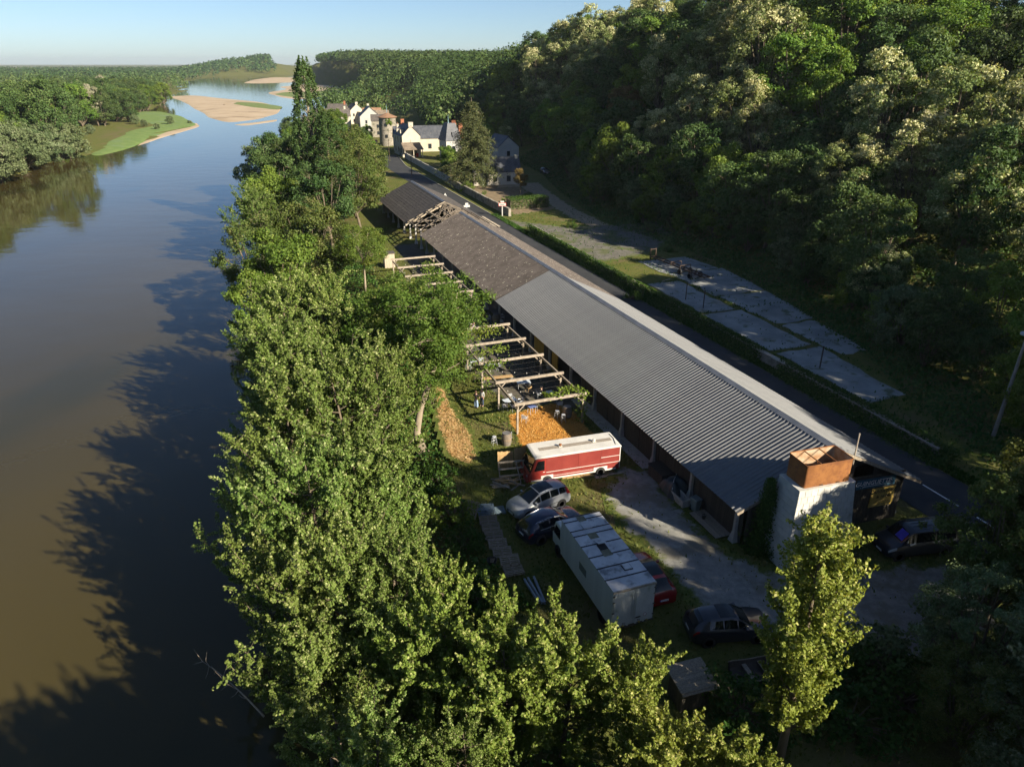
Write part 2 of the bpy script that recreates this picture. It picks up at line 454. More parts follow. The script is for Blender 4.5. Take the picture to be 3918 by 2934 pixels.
# gravel yard and track, from the measured outline
gravel_m = patch_mat('pale_gravel', (0.185, 0.185, 0.17), (0.28, 0.275, 0.25), scale=1.4, c3=(0.17, 0.16, 0.13))
g_poly = [G(*p) for p in [(2390, 1790), (2470, 1800), (2560, 1900), (2640, 2010), (2760, 2110), (2900, 2180), (3080, 2230), (3240, 2260), (3330, 2180), (3480, 2160), (3700, 2170), (3800, 2400), (3500, 2520), (3250, 2420), (3040, 2400), (2850, 2370), (2700, 2330), (2590, 2200), (2500, 2090), (2400, 2010), (2330, 1900)]]
patch('gravel_track', 'pale gravel track curving through the yard past the hall end', g_poly, gravel_m, z=0.012, border=1.1, step=0.5)
straw_m = patch_mat('dry_straw', (0.38, 0.25, 0.10), (0.54, 0.38, 0.18), scale=2.2, c3=(0.30, 0.17, 0.06))
patch('straw_strip', 'dry straw strewn along the top of the river bank', [G(*p) for p in [(1668, 1480), (1700, 1500), (1730, 1580), (1790, 1650), (1826, 1760), (1780, 1772), (1720, 1745), (1690, 1650), (1670, 1560)]], straw_m, z=0.014, border=0.7, step=0.35)
chip_m = patch_mat('wood_chips', (0.48, 0.21, 0.045), (0.72, 0.36, 0.09), scale=5.0, bump=1.0, c3=(0.40, 0.17, 0.04))
CHIP = [G(*p) for p in [(1945, 1590), (2020, 1568), (2110, 1545), (2180, 1560), (2230, 1620), (2290, 1690), (2230, 1720), (2120, 1705), (2000, 1712), (1975, 1660)]]
patch('wood_chips', 'orange wood chips spread on the ground beside the pergola', CHIP, chip_m, z=0.02, border=0.45, step=0.3)
terrace_m = patch_mat('earth_terrace', (0.085, 0.075, 0.06), (0.13, 0.115, 0.09), scale=1.8, edge=(0.05, 0.06, 0.02), edge2=(0.08, 0.075, 0.035), c3=(0.10, 0.10, 0.085))
patch('packed_earth_floor', 'trodden earth floor under the pergolas beside the hall', [UV(*p) for p in [(22.5, -5.2), (22.5, 0.5), (90, 0.5), (90, -3), (60, -4.0), (40, -6.5), (30, -6.8)]], terrace_m, z=0.016, border=0.9, step=0.6)
hall_floor_m = mat('hall_floor', (0.12, 0.115, 0.105), (0.18, 0.17, 0.155), 0.8, 0.9, space='World')
MB().prism([UV(1.2, 1.3), UV(1.2, 12.4), UV(83, 12.4), UV(83, 1.0), UV(47, 1.0)], -0.05, 0.035).build('hall_floor_slab', hall_floor_m)
tag(bpy.data.objects['hall_floor_slab'], None, None, None, 'structure')
path_m = patch_mat('dirt_path', (0.24, 0.19, 0.125), (0.34, 0.275, 0.19), scale=1.2)
patch('dirt_path', 'narrow dirt path climbing from the road junction towards the wood', [G(*p) for p in [(2060, 700), (2110, 740), (2200, 800), (2330, 862), (2260, 868), (2160, 820), (2070, 760), (1990, 715), (1900, 720), (1900, 700)]], path_m, z=0.03, border=1.0, step=1.0, follow=True)
patch('forecourt', 'bare gravelly forecourt where the lane meets the road', [G(*p) for p in [(1880, 835), (1990, 850), (2150, 870), (2330, 862), (2500, 855), (2560, 900), (2500, 960), (2300, 1000), (2150, 940), (2060, 880), (1990, 865)]], patch_mat('worn_forecourt', (0.11, 0.106, 0.09), (0.17, 0.16, 0.135), scale=0.8, c3=(0.10, 0.11, 0.05)), z=0.014, border=2.0, step=1.0, follow=True)
patch('village_verge', 'dry garden ground behind the roadside wall', [UV(*p) for p in [(108, 26), (112, 38), (135, 42), (160, 38), (160, 25)]], patch_mat('garden_earth', (0.17, 0.13, 0.08), (0.25, 0.19, 0.12), scale=0.9), z=0.014, border=1.5, step=1.0, follow=True)

# ---- road, verge and markings
asph = mat('asphalt', (0.026, 0.028, 0.031), (0.040, 0.041, 0.043), 0.5, 0.85, bump=0.25, bscale=40, space='World', c3=(0.055, 0.054, 0.052), s3=0.25, t3=(0.55, 0.75))
def strip(name, us, va, vb, z, m, zb=None):
    mb = MB(); top = []
    for k, u in enumerate(us):
        a = va[k] if hasattr(va, '__len__') else va; b = vb[k] if hasattr(vb, '__len__') else vb
        top.append((UV(u, a, z), UV(u, (a + b) / 2, z + 0.02), UV(u, b, z)))
    mb.grid(top)
    return mb.build(name, m, fix=True)
RU = list(range(-60, 221, 10))
def road_c(u): return 18.0 + np.interp(u, [-60, -10, 190, 215, 240], [3, 0, 0.2, 3.2, 5.0])
rd = strip('road', RU, [road_c(u) - 3.0 for u in RU], [road_c(u) + 3.0 for u in RU], 0.03, asph)
tag(rd, 'dark asphalt road running along the hall towards the village', None, None, 'structure')
kerb_m = mat('kerb_stone', (0.25, 0.24, 0.22), (0.33, 0.32, 0.29), 2.0, 0.9)
kk = MB()
for u in np.arange(104, 214, 3.0):
    a = road_c(u) + 3.02; b = road_c(u + 2.96) + 3.02
    kk.prism([UV(u, a), UV(u, a + 0.16), UV(u + 2.96, b + 0.16), UV(u + 2.96, b)], -0.05, 0.14)
kb = kk.build('kerb', kerb_m); tag(kb, 'pale stone kerb beside the far road', None, None, 'structure')
line_m = mat('road_paint', (0.72, 0.72, 0.70), (0.55, 0.55, 0.54), 3.0, 0.7)
ln = MB()
u = -40.3
while u < 62:
    c = road_c(u); ln.prism([UV(u, c - .07), UV(u, c + .07), UV(u + 3, road_c(u + 3) + .07), UV(u + 3, road_c(u + 3) - .07)], 0.0535, 0.0575)
    u += 4.33
tag(ln.build('road_marking', line_m), 'white dashed centre line on the road', None, None, 'structure')

# ---- cracked concrete slabs of the old works yard
conc = mat('old_concrete', (0.19, 0.20, 0.195), (0.30, 0.305, 0.29), 0.35, 0.92, bump=0.3, bscale=9, space='World', c3=(0.11, 0.125, 0.075), s3=0.5, t3=(0.56, 0.68))
yard = bpy.data.objects.new('concrete_yard', None); C.objects.link(yard); tag(yard, 'cracked concrete yard between the stone wall and the wooded slope', None, None, 'structure')
rngc = random.Random(4)
def slab(poly):
    out = []
    n = len(poly)
    for i in range(n):
        a = Vector(poly[i]); b = Vector(poly[(i + 1) % n]); k = max(2, int((b - a).length / 1.2))
        for j in range(k):
            p = a.lerp(b, j / k); out.append((p.x + rngc.uniform(-.22, .22), p.y + rngc.uniform(-.22, .22)))
    return MB().prism(out, -0.06, 0.045 + rngc.uniform(-.012, .012)).build('slab', conc, yard)
for (ua, ub, va, vb, vc, vd) in [(14, 26.8, 25.2, 29.5, 25.2, 31.0), (27.6, 40.5, 25.2, 30.6, 25.2, 30.8), (41, 54.5, 25.6, 30.5, 25.6, 30.5),
                                 (24, 34, 31.6, 35.2, 31.7, 36.8), (34.6, 46, 31.6, 37.3, 31.6, 39.2), (46.5, 58, 31.4, 39.4, 31.4, 40.5), (58.5, 66, 30.8, 40.3, 30.6, 39.0)]:
    slab([UV(ua, va), UV(ua, vb), UV(ub, vd), UV(ub, vc)])

# ---- sand bars
sand = mat('river_sand', (0.36, 0.275, 0.18), (0.45, 0.355, 0.245), 0.05, 0.95, space='World', c3=(0.22, 0.165, 0.105), s3=0.03, t3=(0.58, 0.7))
reed = mat('bar_grass', (0.10, 0.15, 0.04), (0.17, 0.21, 0.06), 0.3, 0.95, space='World', bump=0.8, bscale=2.0)
def bar(name, label, poly, hgt, m, kind='structure', z0=WZ):
    P = np.array([(p[0], p[1]) for p in poly]); c = P.mean(0); n = len(P)
    rng = np.random.default_rng(len(poly) * 7 + int(abs(c[0])))
    out = []
    for i in range(n):
        a, b = P[i], P[(i + 1) % n]
        for j in range(6): out.append(a + (b - a) * j / 6 + rng.normal(0, np.linalg.norm(b - a) * 0.012, 2))
    out = np.array(out)
    for _ in range(2): out = (np.roll(out, 1, 0) + 2 * out + np.roll(out, -1, 0)) / 4
    mb = MB(); rings = []
    for s, h in ((1.03, -0.35), (0.99, 0.03), (0.9, 0.35), (0.7, 0.75), (0.35, 1.0), (0.02, 1.0)):
        rings.append([(c[0] + (p[0] - c[0]) * s, c[1] + (p[1] - c[1]) * s, z0 + h * hgt) for p in out])
    mb.grid(rings, closed=True)
    return tag(mb.build(name, m, smooth=True, angle=None), label, None, None, kind)
def Gd(x, y, z): return G(x * 1.772, y * 1.772, z)
bar('sandbar', 'broad pale sandbar in the middle of the river', [Gd(*p, WZ) for p in [(362, 208), (400, 222), (440, 252), (495, 266), (560, 258), (600, 246), (610, 232), (560, 220), (480, 213), (420, 206)]], 0.6, sand)
bar('sandbar', 'second sandbar upriver beside the right bank', [Gd(*p, WZ) for p in [(576, 200), (600, 210), (650, 216), (720, 206), (765, 196), (730, 186), (660, 182), (600, 188), (622, 193)]], 0.5, sand)
bar('sandbar', 'farthest thin sandbar where the river bends away', [Gd(*p, WZ) for p in [(524, 180), (560, 181), (640, 178), (640, 168), (590, 167), (545, 173)]], 0.5, sand)
bar('sandbar', 'narrow dark spit of sand off the near end of the sandbar', [Gd(*p, WZ) for p in [(500, 270), (530, 272), (595, 263), (600, 258), (545, 266)]], 0.25, sand)
bar('bar_meadow', 'strip of grass growing on the broad sandbar', [Gd(*p, WZ + .55) for p in [(490, 224), (540, 232), (600, 236), (612, 230), (560, 222), (510, 220)]], 0.35, reed, z0=WZ + .42)
bar('bar_meadow', 'grassy shore patch on the second sandbar', [Gd(*p, WZ + .4) for p in [(592, 204), (640, 211), (690, 210), (740, 200), (720, 194), (650, 199), (610, 199)]], 0.35, reed, z0=WZ + .3)
bar('bank_meadow', 'bright green meadow spit on the left river bank', [Gd(*p, WZ + .3) for p in [(205, 337), (270, 322), (310, 305), (360, 285), (428, 270), (395, 252), (350, 240), (300, 240), (240, 250), (205, 280), (180, 318)]], 1.0, mat('lush_meadow', (0.10, 0.17, 0.035), (0.16, 0.22, 0.06), 0.25, 0.95, space='World', bump=1.0, bscale=1.2, c3=(0.14, 0.20, 0.10), s3=0.08), z0=WZ + 0.05)
bar('shore_sand', 'thin sandy shore below the green meadow spit', [Gd(*p, WZ) for p in [(290, 318), (330, 304), (370, 292), (432, 274), (425, 265), (380, 275), (320, 296)]], 0.22, sand)
# ================================================================ trees
def unit(a): return a / np.maximum(np.linalg.norm(a, axis=-1, keepdims=True), 1e-9)
def leaf_geo(c, out, size, rng, bias=0.8, aspect=0.62, fold=0.12, tone=None):
    n = len(c)
    nrm = unit(out * bias + rng.normal(0, 1, (n, 3)) * 0.75 + np.array([0, 0, 0.25]))
    a = np.cross(nrm, unit(rng.normal(0, 1, (n, 3)))); a = unit(a); b = np.cross(nrm, a)
    L = (size * rng.uniform(0.65, 1.25, n))[:, None]
    V = np.stack([c - a * L * .5, c + b * L * aspect * .5 + nrm * L * fold, c + a * L * .5, c - b * L * aspect * .5 + nrm * L * fold], 1).reshape(-1, 3)
    F = np.arange(4 * n, dtype=np.int32).reshape(n, 4)
    if tone is None: tone = rng.random(n)
    return V, F, tone
def crown_mesh(name, c, out, size, rng, m, tone=None, **kw):
    V, F, t = leaf_geo(c, out, size, rng, tone=tone, **kw)
    return fast_mesh(name, V, F, [m], False, [('tone', t, 'FACE')])
bark = mat('bark', (0.16, 0.125, 0.085), (0.085, 0.07, 0.05), 3.0, 0.95, bump=0.7, bscale=14, stretch=(1, 1, 0.25))
bark_pale = mat('pale_bark', (0.30, 0.25, 0.18), (0.19, 0.155, 0.11), 3.0, 0.95, bump=0.6, bscale=14, stretch=(1, 1, 0.3))
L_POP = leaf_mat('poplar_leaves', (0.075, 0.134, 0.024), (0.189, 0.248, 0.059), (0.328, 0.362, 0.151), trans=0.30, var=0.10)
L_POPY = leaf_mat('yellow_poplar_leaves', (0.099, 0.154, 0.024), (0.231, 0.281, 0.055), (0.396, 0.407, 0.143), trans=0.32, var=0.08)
L_ASH = leaf_mat('ash_leaves', (0.069, 0.132, 0.021), (0.149, 0.213, 0.040), (0.218, 0.230, 0.069), trans=0.35, var=0.12)
L_OLIVE = leaf_mat('olive_leaves', (0.063, 0.098, 0.021), (0.144, 0.172, 0.046), (0.207, 0.196, 0.081), trans=0.30, var=0.12)
L_DARK = leaf_mat('oak_leaves', (0.039, 0.081, 0.023), (0.097, 0.149, 0.044), (0.144, 0.190, 0.069), trans=0.25, var=0.20)
L_FRESH = leaf_mat('fresh_leaves', (0.073, 0.140, 0.022), (0.177, 0.256, 0.044), (0.281, 0.342, 0.079), trans=0.35, var=0.15)
L_ACA = leaf_mat('acacia_leaves', (0.116, 0.160, 0.047), (0.269, 0.299, 0.116), (0.510, 0.495, 0.277), trans=0.25, var=0.12, ccut=(0.55, 0.75))
L_WIL = leaf_mat('willow_leaves', (0.085, 0.125, 0.050), (0.175, 0.215, 0.105), (0.25, 0.27, 0.16), trans=0.25, var=0.12)
L_CON = leaf_mat('cedar_needles', (0.045, 0.070, 0.026), (0.120, 0.130, 0.050), (0.17, 0.16, 0.07), trans=0.12, var=0.05)
L_BROWN = leaf_mat('bronze_leaves', (0.10, 0.085, 0.025), (0.20, 0.145, 0.05), (0.24, 0.18, 0.07), trans=0.25, var=0.1)
L_WHITE = leaf_mat('white_poplar_leaves', (0.19, 0.20, 0.11), (0.36, 0.35, 0.25), (0.46, 0.44, 0.34), trans=0.2, var=0.06)
L_VINE = leaf_mat('vine_leaves', (0.10, 0.16, 0.02), (0.20, 0.26, 0.045), None, trans=0.4, var=0.05)
L_IVY = leaf_mat('bramble_leaves', (0.028, 0.070, 0.012), (0.065, 0.125, 0.022), (0.11, 0.16, 0.04), trans=0.25, var=0.1)

def bez(p0, p1, p2, n):
    t = np.linspace(0, 1, n)[:, None]
    return (1 - t) ** 2 * p0 + 2 * t * (1 - t) * p1 + t ** 2 * p2
def poplar(seed, H=13.0, Rc=3.2, limbs=42, shoots=15, leaves=64, leaf=0.145, base=0.10, lean=0.3, m=None, bm=None, spread=1.0, sl=1.0):
    """ascending limbs, each carrying leafy upright shoots"""
    rng = np.random.default_rng(seed); mb = MB()
    top = np.array([rng.normal(0, lean), rng.normal(0, lean), H])
    tr = bez(np.zeros(3), np.array([rng.normal(0, lean), rng.normal(0, lean), H * .5]), top, 12)
    r0 = H * 0.016
    mb.tube(tr, [r0 * (1 - 0.93 * k / 11) + 0.012 for k in range(12)], 8)
    cs = []; outs = []; tn = []
    for i in range(limbs):
        f = base + (0.97 - base) * (i / limbs) ** 0.9 + rng.uniform(-.012, .012); f = min(max(f, 0.05), 0.985)
        k = f * 11; k0 = int(k); p0 = tr[k0] + (tr[min(k0 + 1, 11)] - tr[k0]) * (k - k0)
        az = i * 2.39996 + rng.normal(0, .35)
        prof = (math.sin(math.pi * min(1, (f - base * .6) / (1.12 - base * .6)) ** 0.62)) ** 0.8
        rad = Rc * max(.16, prof) * rng.uniform(.65, 1.2) * spread
        d = np.array([math.cos(az), math.sin(az), 0])
        rise = rad * rng.uniform(0.55, 1.25) + 0.5
        p2 = p0 + d * rad + np.array([0, 0, rise]); p1 = p0 + d * rad * .65 + np.array([0, 0, rise * .22])
        lb = bez(p0, p1, p2, 7)
        lr = 0.012 + r0 * 0.30 * (1 - f) + 0.012
        mb.tube(lb, [lr * (1 - .8 * q / 6) + .006 for q in range(7)], 5, cap=False)
        ns = max(5, int(shoots * (0.45 + 0.75 * rad / Rc)))
        for s in range(ns):
            t = 0.22 + 0.78 * (s + rng.random()) / ns
            k = t * 6; k0 = min(int(k), 5); q = lb[k0] + (lb[k0 + 1] - lb[k0]) * (k - k0)
            sd = unit(d * rng.uniform(-.1, .8) + rng.normal(0, .5, 3) + np.array([0, 0, rng.uniform(.5, 1.5)]))
            ln = rng.uniform(.55, 1.25) * (1.0 if t < .85 else 1.25) * sl
            n = int(leaves * rng.uniform(.6, 1.15) * (0.6 + .4 * ln))
            ss = rng.random(n) ** 0.85
            rr = (0.30 * (1.05 - ss) ** .6 * rng.random(n) ** .5)[:, None] * sl
            ax = unit(rng.normal(0, 1, (n, 3)))
            pts = q + sd * (ss * ln)[:, None] + ax * rr
            cs.append(pts); outs.append(unit(ax + d * .5 + np.array([0, 0, .4])))
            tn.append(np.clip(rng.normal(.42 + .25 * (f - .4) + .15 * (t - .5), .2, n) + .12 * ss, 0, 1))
            if s % 4 == 0: mb.tube([q, q + sd * ln * .8], [.014, .004], 4, cap=False)
    c = np.concatenate(cs); o = np.concatenate(outs); t = np.concatenate(tn)
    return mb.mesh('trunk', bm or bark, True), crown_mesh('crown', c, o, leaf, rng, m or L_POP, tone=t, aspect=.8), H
def broad(seed, H=13.0, Rc=4.6, lobes=13, clumps=13, leaves=62, leaf=0.30, crown0=0.28, m=None, bm=None, flat=0.85, trunk=0.02, droop=0.0, cl_r=(0.55, 1.05), lobe_r=0.42, forks=True):
    rng = np.random.default_rng(seed); mb = MB()
    hc = H * (crown0 + (1 - crown0) * 0.52); hz = H * (1 - crown0) * 0.5
    r0 = H * trunk
    cs = []; outs = []; tn = []
    bend = rng.normal(0, .06 * H, 2)
    tb = np.array([bend[0], bend[1], H * (crown0 + .12)])
    tr = bez(np.zeros(3), np.array([bend[0] * .2, bend[1] * .2, tb[2] * .5]), tb, 7)
    mb.tube(tr, [r0 * (1.25 if k == 0 else 1 - .07 * k) for k in range(7)], 9)
    for i in range(lobes):
        # spread lobes over the crown, more of them high up
        ph = i * 2.39996 + rng.normal(0, .3); zz = -0.75 + 1.7 * (i + .5) / lobes + rng.normal(0, .08)
        zz = min(max(zz, -.85), .93); rr = math.sqrt(max(.02, 1 - zz * zz)) * rng.uniform(.5, .78)
        lc = np.array([math.cos(ph) * rr * Rc, math.sin(ph) * rr * Rc, hc + zz * hz * .78]) + np.array([bend[0], bend[1], 0])
        lr = Rc * lobe_r * rng.uniform(.72, 1.2)
        mid = (tb + lc) / 2 + np.array([0, 0, -.06 * H]) + rng.normal(0, .2, 3)
        mb.tube(bez(tb - np.array([0, 0, rng.uniform(0, .12) * H]), mid, lc, 6), [r0 * .5 * (1 - .16 * k) + .01 for k in range(6)], 6, cap=False)
        lt = rng.normal(0, .13)
        for j in range(clumps):
            dv = unit(rng.normal(0, 1, 3) + np.array([0, 0, .35]) + unit(lc - np.array([bend[0], bend[1], hc])) * .7)
            cc = lc + dv * lr * rng.uniform(.55, 1.08) * np.array([1, 1, flat])
            if droop: cc[2] -= droop * rng.random()
            cr = rng.uniform(*cl_r) * (Rc / 4.6)
            n = int(leaves * rng.uniform(.6, 1.3))
            ax = unit(rng.normal(0, 1, (n, 3))); rad = (rng.random(n) ** .45)[:, None]
            pts = cc + ax * rad * cr * np.array([1, 1, .72 + droop * .5])
            cs.append(pts); outs.append(unit(ax * .55 + dv * .8))
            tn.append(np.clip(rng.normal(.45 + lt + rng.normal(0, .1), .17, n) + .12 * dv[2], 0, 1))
            if j % 3 == 0: mb.tube([lc, cc], [.03 * H / 13, .008], 4, cap=False)
    c = np.concatenate(cs); o = np.concatenate(outs); t = np.concatenate(tn)
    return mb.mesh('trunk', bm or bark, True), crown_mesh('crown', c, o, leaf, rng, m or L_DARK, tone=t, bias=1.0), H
def conifer(seed, H=20.0, Rc=6.2, tiers=26, leaf=0.34, m=None):
    rng = np.random.default_rng(seed); mb = MB()
    mb.tube([(0, 0, 0), (0.1, 0, H * .5), (0, 0.1, H)], [.42, .25, .03], 8)
    cs = []; outs = []; tn = []
    for i in range(tiers):
        f = i / tiers; z = H * (.07 + .90 * f)
        R_ = Rc * (1 - f) ** .8 * rng.uniform(.85, 1.1) + .35
        nb = max(4, int(9 - 4 * f))
        for b in range(nb):
            az = 2 * math.pi * (b + rng.random() * .8) / nb + i * .7; L = R_ * rng.uniform(.6, 1.15)
            d = np.array([math.cos(az), math.sin(az), 0])
            p2 = np.array([0, 0, z - L * rng.uniform(.05, .30)]) + d * L
            br = bez(np.array([0, 0, z]), np.array([0, 0, z + .25 * L]) + d * L * .55, p2 + np.array([0, 0, .12 * L]), 6)
            mb.tube(br, [.07 * (1 - .16 * k) for k in range(6)], 4, cap=False)
            for s in np.linspace(.2, 1, max(4, int(L * 2.6))):
                q = br[min(int(s * 5), 5)] if s < 1 else br[5]
                n = 34
                pts = q + rng.normal(0, 1, (n, 3)) * np.array([.36, .36, .20]) - np.array([0, 0, 1]) * (rng.random(n) ** 1.3 * rng.uniform(.5, 1.1))[:, None]
                cs.append(pts); outs.append(unit(d + np.array([0, 0, .5]) + rng.normal(0, .3, (n, 3)))); tn.append(np.clip(rng.normal(.45, .2, n), 0, 1))
    c = np.concatenate(cs); o = np.concatenate(outs); t = np.concatenate(tn)
    return mb.mesh('trunk', bark, True), crown_mesh('crown', c, o, leaf, rng, m or L_CON, tone=t, aspect=.4), H
def column(seed, H=30.0, Rc=4.0, m=None, leaf=.33, n=15000):
    """Lombardy shape: steep shoots around a leader, broad at the foot, ragged top"""
    rng = np.random.default_rng(seed); mb = MB()
    mb.tube([(0, 0, 0), (.2, .1, H * .5), (0, 0, H * .97)], [.5, .3, .04], 8)
    cs = []; outs = []; tn = []; k = 170
    for i in range(k):
        f = .05 + .93 * (i / k); az = i * 2.4 + rng.normal(0, .3)
        Rr = Rc * (1 - f) ** .55 * (1.15 if f < .45 else 1.0) * rng.uniform(.65, 1.1) + .25
        d = np.array([math.cos(az), math.sin(az), 0]); p = np.array([0, 0, f * H]) + d * Rr
        mb.tube([(0, 0, f * H - Rr * 1.1), tuple(p)], [.06, .015], 4, cap=False)
        nn = int(n / k); L = rng.uniform(1.2, 2.6)
        s = rng.random(nn); ax = unit(rng.normal(0, 1, (nn, 3)))
        pts = p + np.array([0, 0, 1]) * (s * L - .6)[:, None] + ax * (.62 * (1.1 - s) * rng.random(nn) ** .5)[:, None] - d * (s * .3)[:, None]
        cs.append(pts); outs.append(unit(ax + d)); tn.append(np.clip(rng.normal(.42, .2, nn), 0, 1))
    c = np.concatenate(cs); o = np.concatenate(outs); t = np.concatenate(tn)
    return mb.mesh('trunk', bark_pale, True), crown_mesh('crown', c, o, leaf, rng, m or L_DARK, tone=t), H
def shrub(seed, H=2.2, Rc=1.7, clumps=34, leaves=60, leaf=.16, m=None, up=0.0):
    rng = np.random.default_rng(seed); mb = MB(); cs = []; outs = []; tn = []
    for i in range(clumps):
        dv = unit(rng.normal(0, 1, 3) + np.array([0, 0, .5])); dv[2] = abs(dv[2])
        p = dv * np.array([Rc, Rc, H * .8]) * rng.uniform(.45, 1.0) + np.array([0, 0, .1 + up * rng.random()])
        mb.tube([(rng.normal(0, .15), rng.normal(0, .15), 0), tuple(p * .6 + np.array([0, 0, .1])), tuple(p)], [.03, .02, .006], 4, cap=False)
        n = leaves; ax = unit(rng.normal(0, 1, (n, 3)))
        cs.append(p + ax * (rng.random(n) ** .5 * rng.uniform(.25, .5) * Rc * .6)[:, None] * np.array([1, 1, .8])); outs.append(unit(ax * .6 + dv)); tn.append(np.clip(rng.normal(.45, .2, n), 0, 1))
    c = np.concatenate(cs); o = np.concatenate(outs); t = np.concatenate(tn)
    c[:, 2] = np.maximum(c[:, 2], .03)
    return mb.mesh('stem', bark, True), crown_mesh('foliage', c, o, leaf, rng, m or L_IVY, tone=t), H
def plant(name, proto, loc, label, cat='tree', rz=0.0, sc=1.0, group=None, parts=('trunk', 'crown'), tilt=None):
    o = thing(name, label, cat, loc, rz, group)
    o.scale = sc if hasattr(sc, '__len__') else (sc, sc, sc)
    if tilt: o.rotation_euler = (tilt[0], tilt[1], rz)
    put(parts[0], proto[0], o); put(parts[1], proto[1], o)
    return o
def tall(pr):
    n = len(pr[1].vertices); a = np.empty(n * 3, np.float32); pr[1].vertices.foreach_get('co', a); return float(np.percentile(a[2::3], 99.7))
def by_top(px, py, zt_, proto):
    """base place and scale so that the crown's tip stands at that height on the measured line of sight"""
    p = Gd(px, py, zt_); zb = zt1(p.x, p.y); zb = max(zb, WZ + .1)
    return Vector((p.x, p.y, zb - .05)), (zt_ - zb) / tall(proto)

POP = [poplar(11), poplar(12, Rc=3.6, limbs=44), poplar(13, Rc=2.8, H=12.5), poplar(14, Rc=3.4, H=12, spread=1.1)]
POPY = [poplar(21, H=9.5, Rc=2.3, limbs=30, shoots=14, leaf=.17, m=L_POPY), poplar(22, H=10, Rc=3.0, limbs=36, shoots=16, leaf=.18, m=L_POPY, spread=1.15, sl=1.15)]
ASH = [broad(31, 12, 4.6, lobes=15, clumps=15, leaves=70, leaf=.24, crown0=.42, m=L_ASH, bm=bark_pale, trunk=.017), broad(32, 11, 4.0, lobes=13, clumps=14, leaves=70, leaf=.22, crown0=.35, m=L_ASH, trunk=.016)]
BIG = [broad(33, 18, 8.0, lobes=22, clumps=20, leaves=62, leaf=.36, crown0=.16, m=L_OLIVE, cl_r=(.45, .8)), broad(34, 15, 5.8, lobes=18, clumps=16, leaves=60, leaf=.33, crown0=.15, m=L_OLIVE, cl_r=(.5, .85))]
OAK = [broad(41, 13, 4.8, m=L_DARK, crown0=.2, clumps=16, leaf=.34), broad(42, 14, 5.0, m=L_DARK, crown0=.18, lobes=16, clumps=14, leaf=.34)]
FRE = [broad(43, 13, 4.6, m=L_FRESH, crown0=.2, clumps=16, leaf=.33), broad(44, 12, 4.4, m=L_FRESH, crown0=.18, clumps=16, leaf=.33)]
ACA = [broad(45, 14, 4.4, m=L_ACA, crown0=.22, lobes=17, clumps=15, leaf=.31, cl_r=(.4, .85), lobe_r=.38), broad(46, 15, 4.6, m=L_ACA, crown0=.2, lobes=18, clumps=15, leaf=.31, cl_r=(.4, .85), lobe_r=.38)]
WIL = [broad(47, 8.5, 4.4, m=L_WIL, crown0=.02, lobes=14, clumps=14, leaf=.36, lobe_r=.48), broad(48, 8, 4.0, m=L_WIL, crown0=.02, leaf=.36, clumps=14, lobe_r=.48)]
BRO = [broad(49, 14, 4.4, m=L_BROWN, crown0=.2, clumps=15, leaf=.33)]
WHI = [broad(50, 15, 3.6, m=L_WHITE, crown0=.3, clumps=13, leaf=.36, lobe_r=.36)]
LOW = [broad(53, 13, 5.0, m=L_DARK, crown0=.0, lobes=18, clumps=14, leaf=.36, lobe_r=.44), broad(54, 14, 5.2, m=L_DARK, crown0=.0, lobes=20, clumps=14, leaf=.36, lobe_r=.42), broad(55, 12, 4.8, m=L_FRESH, crown0=.0, lobes=18, clumps=14, leaf=.35, lobe_r=.44)]
EDGE = [broad(56, 9, 3.6, m=L_WIL, crown0=.02, lobes=20, clumps=16, leaves=80, leaf=.17, lobe_r=.36, cl_r=(.35, .7)), broad(57, 9, 3.6, m=L_OLIVE, crown0=.05, lobes=20, clumps=16, leaves=80, leaf=.17, lobe_r=.36, cl_r=(.35, .7))]
CED = conifer(51)
COL = column(52, n=26000, leaf=.30)
SHR = [shrub(61), shrub(62, 1.6, 1.5), shrub(63, 2.6, 1.5, m=L_FRESH)]
SHRW = shrub(64, 2.4, 1.6, m=L_WIL)

